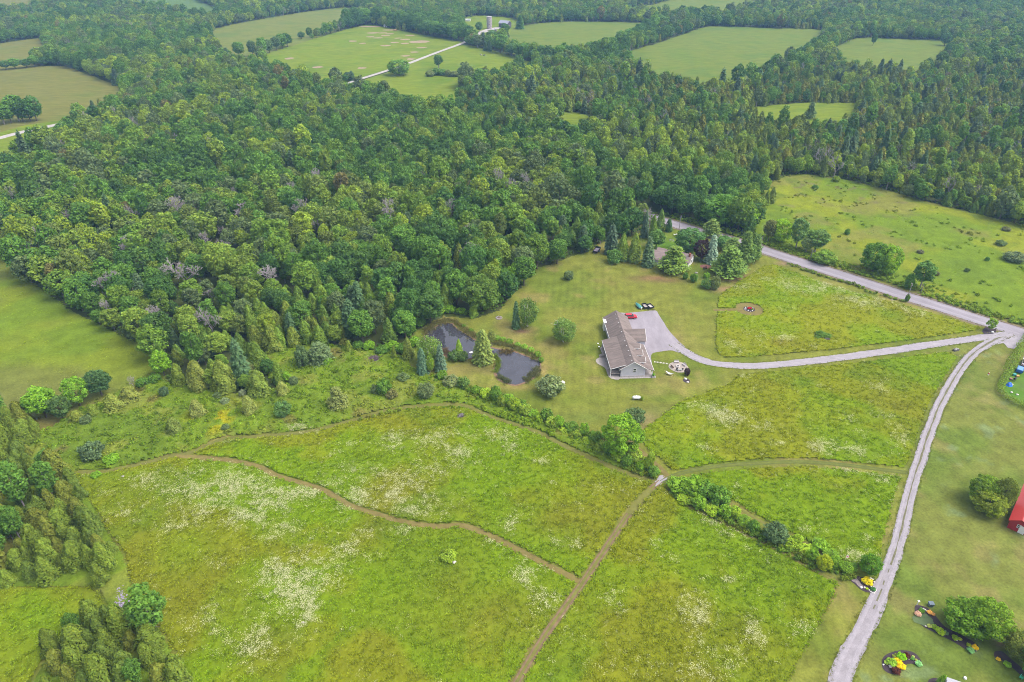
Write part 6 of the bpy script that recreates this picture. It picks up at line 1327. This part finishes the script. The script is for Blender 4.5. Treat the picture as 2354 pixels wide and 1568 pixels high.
def strip(x0, x1, nm, mat):
    v, f = [], []
    for i in range(5):
        t = x0 + (x1 - x0) * i / 4; 
        for z in (0, -.75): v.append((t * .92, .10 * math.sin(t * 4), z - t * .45))
    for i in range(4): f.append((2 * i, 2 * i + 1, 2 * i + 3, 2 * i + 2))
    o_ = MB().add(v, f).build(nm, mat, fl); o_.modifiers.new('s', 'SOLIDIFY').thickness = .01
FRED = mat_plain('flag_red', (.55, .02, .02), .7); strip(.03, .38, 'red_band', FRED); strip(.38, 1.08, 'white_field', WHITE); strip(1.08, 1.43, 'red_band', FRED)
leaf = [(0, .24), (.05, .14), (.11, .17), (.09, .05), (.16, .12), (.18, .08), (.24, .09), (.21, .0), (.24, -.03), (.12, -.12), (.13, -.16), (.01, -.14), (.01, -.24), (-.01, -.24), (-.01, -.14), (-.13, -.16), (-.12, -.12), (-.24, -.03), (-.21, 0), (-.24, .09), (-.18, .08), (-.16, .12), (-.09, .05), (-.11, .17), (-.05, .14)]
for s in (-1, 1): MB().add([(.73 * .92 + a * .92, .10 * math.sin((.73 + a) * 4) + s * .012, -.375 - .73 * .45 + b - a * .45) for a, b in leaf], [tuple(range(len(leaf)))]).build('maple_leaf', FRED, fl)
# entrance bed
eb = smooth_loop(w_([(2258, 762), (2266, 752), (2278, 750), (2288, 756), (2290, 764), (2280, 769), (2266, 769)]), .5); sheet('flower_bed', eb, .06, MULCH)
x, y = G(2272, 768); e = tag(empty('retaining_wall', (x, y, 0), .10), 'low dark timber wall along the entrance bed', 'wall')
for i in range(3): MB().box(0, 0, .08 + i * .15, 3.4, .2, .14).build('timber', mat_plain('dark_timber', (.12, .10, .11), .9), e)
rock(2281, 764, .45, 'white rock at the end of the entrance bed wall', .6, WHITE); x, y = G(2286, 763); e = tag(empty('lamp_post', (x, y, 0)), 'small black lamp post at the entrance bed', 'lamp'); MB().tube((0, 0, 0), (0, 0, 1.3), .05, .04, 8).build('post', BLACKM, e); MB().box(0, 0, 1.42, .24, .24, .26).build('lantern', BLACKM, e)
x, y = G(2197, 806); e = tag(empty('stone_trough', (x, y, 0), .3), 'dark stone trough with plants beside the lane fork', 'planter'); m_ = MB(); m_.box(0, 0, .3, 1.9, .9, .6); m_.build('trough', mat_plain('dark_stone', (.12, .11, .11), .9, var=.4), e); m_ = MB()
for i in range(9): m_.lump(random.uniform(-.8, .8), random.uniform(-.3, .3), .65, .16, .16, .13, i, 6, 4)
m_.build('stones', ROCK_PALE, e)
x, y = G(2271.5, 862); e = tag(empty('lawn_ornament', (x, y, 0)), 'small red and white ornament alone on the right lawn', 'ornament'); MB().tube((0, 0, 0), (0, 0, .35), .2, .16, 10).build('base', WHITE, e); MB().lump(0, 0, .55, .22, .2, .3, 1, 8, 6, .03).build('body', mat_plain('faded_red', (.45, .05, .08), .6), e, True); MB().lump(.03, 0, .92, .12, .12, .13, 2, 8, 5, .02).build('head', WHITE, e, True)

# ------------------------------------------------------------------ hedge and yard at the right edge
hl = smooth_line(w_([(2395, 745), (2362, 778), (2340, 812), (2322, 842), (2308, 872), (2299, 893), (2303, 908), (2325, 924), (2360, 940), (2420, 966)]), .35)
parts = []; rg = R_(500)
for i, (a, b) in enumerate(hl):
    back = i < len(hl) * .62; R0, H0 = (1.5, 2.1) if back else (1.0, 1.7)
    d_ = sphere_dirs(46, rg); d_ = d_[d_[:, 2] > -.25]; k = .8 + .35 * vnoise(i * .25, 1.1, 2)
    P_ = np.array([a, b, H0 * .5]) + d_ * np.array([R0, R0, H0 * .55]) * k * rg.uniform(.85, 1.06, (len(d_), 1))
    parts.append(leaves(P_, d_ * .8 + np.array([0, 0, .2]) + rg.normal(size=d_.shape) * .5, .16 * rg.uniform(.7, 1.4, len(d_)), .6, rg, lobevar=rg.uniform(.85, 1.15)))
e = tag(empty('hedge', (0, 0, 0)), 'clipped green hedge turning the corner of the neighbouring yard', 'hedge'); c = link('foliage', crown_mesh('hedge_foliage', parts, LEAF), e); c['tint'] = [.105, .150, .022]
m_ = MB()
for (a, b) in hl[::5]: m_.tube((a, b, 0), (a, b, 1.2), .05, .03, 5)
m_.build('stems', BARK, e)['kind'] = 'stuff'
sheet('yard_gravel', w_([(2345, 842), (2354, 818), (2372, 800), (2400, 800), (2400, 845), (2360, 850)]), .05, GRAVEL_PAD)
sheet('lawn', jitter(smooth_loop(w_([(2330, 840), (2312, 870), (2306, 895), (2325, 915), (2360, 930), (2420, 950), (2420, 850), (2360, 852)]), 1), .1), .03, mat_field('yard_grass', (.075, .17, .02), (.10, .18, .025), (.09, .15, .03), .12))
x, y = G(2319, 886); e = tag(empty('blue_tarp_heap', (x, y, 0), .3), 'heap under a bright blue tarp at the yard hedge', 'tarp'); v, f = [], []; n = 14
for i in range(5):
    q = 1 - i / 4.2
    for k in range(n): a = 2 * math.pi * k / n; r_ = (1.0 * q + .08 * math.sin(5 * a + i)) ; v.append((r_ * 1.05 * math.cos(a), r_ * .9 * math.sin(a), 1.15 * math.sin(math.pi / 2 * i / 4) + .04 * math.sin(7 * a)))
for i in range(4):
    for k in range(n): f.append((i * n + k, i * n + (k + 1) % n, (i + 1) * n + (k + 1) % n, (i + 1) * n + k))
f.append(tuple(range(4 * n, 5 * n))); MB().add(v, f).build('tarp', mat_plain('blue_tarp', (.02, .16, .68), .45, var=.12), e); m_ = MB(); m_.box(0, 0, .35, 1.2, 1.0, .7); m_.build('load', WOOD_GREY, e)
x, y = G(2331, 876); e = tag(empty('black_grill', (x, y, 0), .6), 'black barbecue grill beside the blue tarp heap', 'grill'); MB().box(0, 0, .85, .9, .55, .25).build('firebox', BLACKM, e); MB().tube((-.42, 0, 1.0), (.42, 0, 1.0), .27, .27, 12).build('lid', BLACKM, e)
for a in (-1, 1):
    for b in (-1, 1): MB().box(a * .38, b * .22, .38, .05, .05, .76).build('leg', BLACKM, e)
MB().box(.65, 0, .92, .35, .5, .04).build('side_shelf', STEEL, e)
def bin_(name, px, py, c, label, w=.7, h=.7, cat='bin'):
    x, y = G(px, py); e = tag(empty(name, (x, y, 0), random.uniform(-.6, .6)), label, cat); m = mat_plain(name + '_plastic', c, .5, var=.06)
    MB().add([(-w * .4, -w * .35, 0), (w * .4, -w * .35, 0), (w * .4, w * .35, 0), (-w * .4, w * .35, 0), (-w * .5, -w * .45, h), (w * .5, -w * .45, h), (w * .5, w * .45, h), (-w * .5, w * .45, h)], [(0, 1, 5, 4), (1, 2, 6, 5), (2, 3, 7, 6), (3, 0, 4, 7), (3, 2, 1, 0)]).build('body', m, e)
    MB().box(0, 0, h + .04, w * 1.06, w * .96, .08).build('lid', m, e); return e
bin_('teal_bin', 2331, 863.5, (.05, .30, .28), 'teal storage bin between blue trailer and grill', .9, .6); bin_('orange_bin', 2338.5, 866, (.62, .30, .08), 'orange tub beside the teal bin', .8, .4); bin_('brown_bin', 2323, 873, (.32, .16, .10), 'brown box behind the grill', .7, .5); bin_('white_bin', 2326, 886, (.7, .66, .62), 'white pail beside the blue tarp heap', .4, .4, 'pail')
rock(2325, 903, .4, 'pale boulder inside the hedge corner, left', .6, ROCK_PALE); rock(2338, 908, .4, 'pale boulder inside the hedge corner, right', .6, ROCK_PALE)
# ------------------------------------------------------------------ flower beds on the right lawn
zq = lambda x, y: (x * .3354 + 1569.3, y * .3354 + 1042.1)
def bed(pts, z=.055): return sheet('flower_bed', jitter(smooth_loop(w_([zq(*p) for p in pts]), .3), .06), z, MULCH)
bed([(1590, 1050), (1640, 1048), (1700, 1075), (1745, 1130), (1800, 1190), (1900, 1240), (2015, 1310), (2018, 1350), (1985, 1368), (1940, 1345), (1850, 1290), (1750, 1240), (1650, 1190), (1605, 1140)])
bed([(1365, 1430), (1385, 1390), (1440, 1362), (1500, 1352), (1560, 1358), (1600, 1378), (1632, 1420), (1634, 1450), (1605, 1455), (1570, 1442), (1530, 1450), (1505, 1480), (1470, 1512), (1420, 1510), (1375, 1480)])
bed([(2135, 1395), (2160, 1400), (2200, 1430), (2270, 1480), (2330, 1530), (2330, 1480), (2260, 1420), (2190, 1360), (2140, 1360)])
bed([(1680, 1575), (1690, 1550), (1720, 1540), (1745, 1545), (1750, 1590), (1690, 1600)])
def M(zx, zy, rz_, tint, label, h=1.0, kind='mound'):
    px, py = zq(zx, zy); r = rz_ * .3354 * depth(py) / FPX; x, y = G(px, py + rz_ * .2); plant(kind, x, y, r * 1.25 * h, r * 1.12, tint, label, z=.02)
for a in [(1690, 1180, 15, (.28, .30, .10), 'pale yellow hosta at the left end of the long bed'), (1727, 1188, 20, (.18, .26, .02), 'lime hosta second in the long bed row'), (1760, 1215, 27, (.20, .27, .02), 'large lime hosta in the middle of the long bed row'), (1800, 1228, 16, (.10, .15, .07), 'grey green hosta right of the large lime one'), (1862, 1258, 20, (.17, .24, .02), 'lime hosta under the spreading tree'), (1898, 1270, 12, (.28, .30, .05), 'small yellow hosta under the spreading tree'), (1972, 1345, 22, (.12, .24, .12), 'blue green hosta at the right tip of the long bed'), (1958, 1312, 14, (.19, .24, .02), 'yellow green plant behind the blue green hosta'), (1998, 1325, 20, (.42, .28, .01), 'golden flowers at the right tip of the long bed'), (1635, 1075, 18, (.08, .17, .02), 'green clump at the head of the long bed'), (1610, 1095, 20, (.40, .26, .26), 'pink flowering clump at the head of the long bed'), (1690, 1085, 16, (.50, .30, .10), 'orange flowers along the stones of the long bed'), (1715, 1100, 12, (.45, .25, .12), 'rusty flowers beside the spreading tree'),
          (1495, 1388, 29, (.13, .27, .01), 'round bright green shrub in the kidney bed'), (1532, 1380, 22, (.065, .016, .016), 'dark red barberry at the back of the kidney bed'), (1460, 1488, 26, (.065, .018, .015), 'dark red barberry at the front of the kidney bed'), (1470, 1420, 24, (.46, .33, .01), 'golden yellow shrub, upper part of the kidney bed'), (1492, 1448, 28, (.50, .36, .01), 'golden yellow shrub, lower part of the kidney bed'), (1430, 1425, 30, (.16, .26, .03), 'light green shrub at the left of the kidney bed'), (1395, 1430, 15, (.20, .27, .05), 'small pale green clump at the left tip of the kidney bed'), (1445, 1388, 10, (.26, .30, .04), 'small yellow hosta at the top of the kidney bed'), (1460, 1378, 9, (.22, .26, .07), 'tiny pale hosta at the top of the kidney bed'), (1570, 1402, 14, (.09, .20, .05), 'dark green clump in the right arm of the kidney bed'), (1580, 1392, 8, (.34, .36, .14), 'cream clump behind the dark green clump'), (1600, 1417, 9, (.30, .30, .06), 'yellow tuft near the tip of the kidney bed'), (1615, 1438, 20, (.17, .33, .17), 'mint green clump at the tip of the kidney bed'),
          (2160, 1408, 14, (.40, .28, .02), 'yellow flowers in the corner bed'), (2222, 1442, 22, (.14, .24, .02), 'lime bush at the front of the corner bed')]: M(*a)
px, py = zq(1650, 1140); disc('ground_cover', G(px, py), 2.0, 1.6, .075, mat_field('creeping_plants', (.10, .145, .06), (.12, .16, .075), (.09, .14, .06), .5), jit=.4)
for zx, zy, r, m_, l in [(1425, 1463, .42, ROCK_PALE, 'flat pale stone in the kidney bed'), (1375, 1450, .2, WHITE, 'small white stone at the left tip of the kidney bed'), (1595, 1430, .18, WHITE, 'white stone beside the mint green clump'), (1548, 1398, .13, ROCK_PALE, 'tiny pale stone between barberry and green clump'), (1665, 1186, .22, ROCK_PALE, 'pale stone at the left end of the long bed'), (1550, 1412, .14, ROCK_PALE, 'tiny stone in the middle of the kidney bed'), (1880, 1285, .12, WHITE, 'tiny white stone under the spreading tree'), (2010, 1350, .2, ROCK, 'grey stone at the right tip of the long bed')]: rock(*zq(zx, zy), r, l, .6, m_)
for i in range(7): zx, zy = 1650 + i * 11, 1066 + i * 7; rock(*zq(zx, zy), .2, 'pale edging stone along the back of the long bed', .5, ROCK_PALE, 'edging stones of the long bed')
bin_('garden_box', *zq(1697, 1045), (.13, .17, .22), 'blue grey box standing on the lawn behind the long bed', .95, .8, 'box')
x, y = G(*zq(1606, 1040)); e = tag(empty('bird_bath', (x, y, 0)), 'white post ornament at the head of the long bed', 'ornament'); MB().tube((0, 0, 0), (0, 0, 1.1), .09, .07, 8).build('post', WHITE, e); MB().tube((0, 0, 1.1), (0, 0, 1.28), .12, .24, 12).build('basin', WHITE, e)
x, y = G(*zq(1935, 1543)); tag(MB().tube((0, 0, 0), (0, 0, .3), .3, .26, 14).build('tank_lid', WHITE, None, False, (x, y, 0)), 'white round lid standing in the lawn at the bottom', 'lid')
x, y = G(*zq(2318, 1545)); e = tag(empty('garden_chair', (x, y, 0), .5), 'green garden chair in the bottom corner', 'chair'); GRN = mat_plain('green_plastic', (.04, .42, .25), .4); MB().box(0, 0, .4, .55, .5, .05).build('seat', GRN, e); MB().box(0, .27, .72, .55, .05, .62).build('backrest', GRN, e)
for a in (-1, 1):
    MB().box(a * .3, 0, .62, .06, .5, .04).build('armrest', GRN, e)
    for b in (-1, 1): MB().box(a * .25, b * .21, .2, .05, .05, .4).build('leg', GRN, e)
# rock garden at the lane
zr = lambda x, y: (1900.3 + x * .0821, 1256.7 + y * .0821)
sheet('flower_bed', jitter(smooth_loop(w_([zr(*p) for p in [(540, 740), (640, 700), (820, 780), (1000, 860), (1200, 880), (1330, 960), (1370, 1100), (1370, 1290), (1250, 1300), (1080, 1270), (950, 1200), (800, 1060), (680, 960)]]), .3), .08), .055, MULCH)
sheet('gravel_patch', jitter(smooth_loop(w_([zr(*p) for p in [(560, 760), (700, 800), (900, 940), (1000, 1080), (980, 1160), (900, 1120), (760, 980), (640, 900)]]), .3), .2, .7), .062, mat_gravel('pinkish_stones', (.27, .22, .22), .5, 2.5))
for i, (a, b, r) in enumerate([(1230, 890, .22), (1290, 920, .2), (1330, 990, .2), (1250, 1130, .22), (1200, 930, .3), (1225, 970, .28), (1310, 1130, .18), (1190, 1220, .2), (1230, 1260, .18), (1270, 1295, .18), (1320, 1300, .2), (1355, 1270, .22), (1370, 1220, .22), (960, 1150, .35), (1060, 1150, .25)]): rock(*zr(a, b), r, 'pale edging stone of the rock garden by the lane', .6, ROCK_PALE, 'edging stones of the rock garden')
px, py = zr(1120, 1010); x, y = G(px, py); plant('mound', x, y, 1.0, 1.15, (.36, .30, .01), 'golden yellow shrub in the rock garden by the lane')
x, y = G(*zr(1295, 1215)); plant('mound', x, y, .65, .55, (.045, .12, .035), 'dark green dome plant at the tip of the rock garden'); x, y = G(*zr(1125, 1190)); plant('mound', x, y, .35, .3, (.28, .36, .03), 'small lime plant in the rock garden')
# round bed in the upper meadow
disc('flower_bed', RING, 2.1, 1.9, .058, MULCH)
for i in range(12):
    a = i * .524; r_ = 1.55 + .3 * math.sin(i * 2.2); px, py = Pn(RING[0] + r_ * math.cos(a), RING[1] + r_ * .9 * math.sin(a)); rock(px, py, random.uniform(.16, .3), 'white stone in the round bed of the mown ring', .6, WHITE if i % 3 else ROCK_PALE, 'stones of the round bed')
for i, (a, b) in enumerate([(.1, .35), (.5, .1), (-.25, .15)]): plant('mound', RING[0] + a, RING[1] + b, .7, .45, (.30, .02, .03), 'clump of red flowers in the middle of the round bed', 'red flowers of the round bed', z=.03)
plant('mound', RING[0] + 1.0, RING[1] - .5, .4, .4, (.10, .16, .03), 'green plant right of the red flowers in the round bed', z=.03)
# neighbour's small things
x, y = G(1543, 570); e = tag(empty('canoe', (x, y, 0), .9), 'upturned green canoe on the neighbour lawn', 'canoe'); v, f = [], []; n = 7
for i in range(9):
    t = i / 8 * 2 - 1; w = .48 * (1 - t * t) ** .6 + .02
    for k in range(n): a = math.pi * k / (n - 1); v.append((2.4 * t, w * math.cos(a), .08 + .42 * math.sin(a) * (.75 + .25 * t * t)))
for i in range(8):
    for k in range(n - 1): f.append((i * n + k, i * n + k + 1, (i + 1) * n + k + 1, (i + 1) * n + k))
MB().add(v, f).build('hull', mat_plain('green_canoe', (.12, .36, .20), .5), e, True); MB().box(0, 0, .06, 4.2, .06, .06).build('keel_rest', WOOD_BROWN, e)
disc('brick_patio', G(1622, 613), 2.2, 1.9, .052, mat_gravel('red_brick_paving', (.22, .10, .08), .7, 2))
bench(1621, 619, .3, 1.6, BLACKM, 'black bench on the brick patio below the silver spruce')
e = tag(empty('fire_ring', (*G(1544, 553), 0)), 'small ring of stones on the neighbour lawn', 'fire pit')
for i in range(9): a = i * .698; MB().lump(.9 * math.cos(a), .9 * math.sin(a), .08, .22, .2, .16, i).build('stone', ROCK, e, True)
bench(1552.5, 541, .2, 1.6, WHITE, 'white bench on the neighbour lawn near the road', False)
rock(1600, 628, .6, 'grey boulder on the grass below the bungalow gable', .5)
# bare feeding spots and animals of the far pasture
BARE = mat_gravel('trampled_soil', (.33, .24, .17), .7, .3)
for (q, rx_, ry_) in [((831, 157), 4.5, 4), ((887, 105), 5.5, 4), ((931, 129), 5, 4), ((907, 98), 5, 3.5), ((870, 87.5), 5.5, 4), ((887, 82), 5.5, 4), ((851, 85), 5, 4), ((858, 76), 7, 5), ((943, 82), 6, 4), ((932, 91), 6, 4.5), ((953, 120), 4.5, 4), ((944, 136), 4.5, 4), ((931, 100), 5, 4), ((963, 96.5), 12, 8), ((851, 61.5), 14, 5), ((905, 69), 14, 5), ((970, 110), 6, 4), ((895, 78), 5, 4), ((880, 76), 5, 4), ((834, 100), 4, 4), ((730, 155), 5, 5), ((665, 135), 5, 5), ((810, 95), 5, 4), ((915, 88), 5, 3)]: disc('bare_patch', G(*q), rx_, ry_, .15, BARE, 18, .6)
def cow(px, py, rz, c, label):
    x, y = G(px, py); V = [(0, 0, 1.15), (-.65, 0, 1.2), (.6, 0, 1.15), (.95, 0, 1.35), (1.3, 0, 1.2), (-.7, .22, .75), (-.78, .22, .42), (-.7, .22, .03), (-.7, -.22, .75), (-.78, -.22, .42), (-.7, -.22, .03), (.55, .2, .7), (.56, .2, .38), (.55, .2, .03), (.55, -.2, .7), (.56, -.2, .38), (.55, -.2, .03), (1.6, 0, 1.0), (-1.0, 0, 1.1), (-1.05, 0, .6)]
    E_ = [(0, 1), (0, 2), (2, 3), (3, 4), (4, 17), (1, 5), (5, 6), (6, 7), (1, 8), (8, 9), (9, 10), (2, 11), (11, 12), (12, 13), (2, 14), (14, 15), (15, 16), (1, 18), (18, 19)]
    rad = [.40, .36, .38, .2, .18, .17, .1, .07, .17, .1, .07, .13, .09, .07, .13, .09, .07, .12, .06, .04]
    me = bpy.data.meshes.new('cow'); me.from_pydata(V, E_, []); me.materials.append(mat_plain('cow_hide', c, .8, var=.6, scale=1.5)); o = link('cow', me, None, (x, y, 0)); o.rotation_euler = (0, 0, rz)
    s = o.modifiers.new('skin', 'SKIN')
    for i, r_ in enumerate(rad): me.skin_vertices[0].data[i].radius = (r_, r_)
    me.skin_vertices[0].data[0].use_root = True; sb = o.modifiers.new('sub', 'SUBSURF'); sb.levels = 1; sb.render_levels = 1
    return tag(o, label, 'cow')
cow(1113, 129, .3, (.10, .09, .09), 'black and white cow grazing in the field below the far farm'); cow(1106, 128, 2.6, (.55, .50, .45), 'pale cow grazing beside the black and white one')
x, y = G(908, 70); e = tag(empty('hay_feeder', (x, y, 0)), 'red hay feeder at the top of the far pasture', 'feeder'); FR = mat_plain('feeder_red', (.40, .07, .05), .6)
for z in (.15, .7, 1.2): 
    m_ = MB()
    for k in range(14): a, b = k * .4488, (k + 1) * .4488; m_.tube((2.4 * math.cos(a), 2.4 * math.sin(a), z), (2.4 * math.cos(b), 2.4 * math.sin(b), z), .07, n=5)
    m_.build('ring', FR, e)
MB().lump(0, 0, .6, 1.9, 1.9, .9, 4).build('hay', mat_plain('hay', (.38, .28, .12), .95), e)


# ------------------------------------------------------------------ the air
def haze_box():
    mb = MB(); mb.box(0, 2500, 60.5, 9100, 8100, 123.0)
    m = bpy.data.materials.new('haze'); m.use_nodes = True; nt = m.node_tree; nt.nodes.clear()
    o_ = nt.nodes.new('ShaderNodeOutputMaterial'); v = nt.nodes.new('ShaderNodeVolumePrincipled')
    v.inputs['Color'].default_value = (.34, .62, 1.0, 1); v.inputs['Density'].default_value = HAZE_DENSITY; v.inputs['Anisotropy'].default_value = 0.0
    nt.links.new(v.outputs[0], o_.inputs['Volume'])
    o = mb.build('haze', m); o['kind'] = 'stuff'; o['label'] = 'thin bluish haze over the far woods and fields'; o['category'] = 'haze'
HAZE_DENSITY = 0.00014
haze_box()
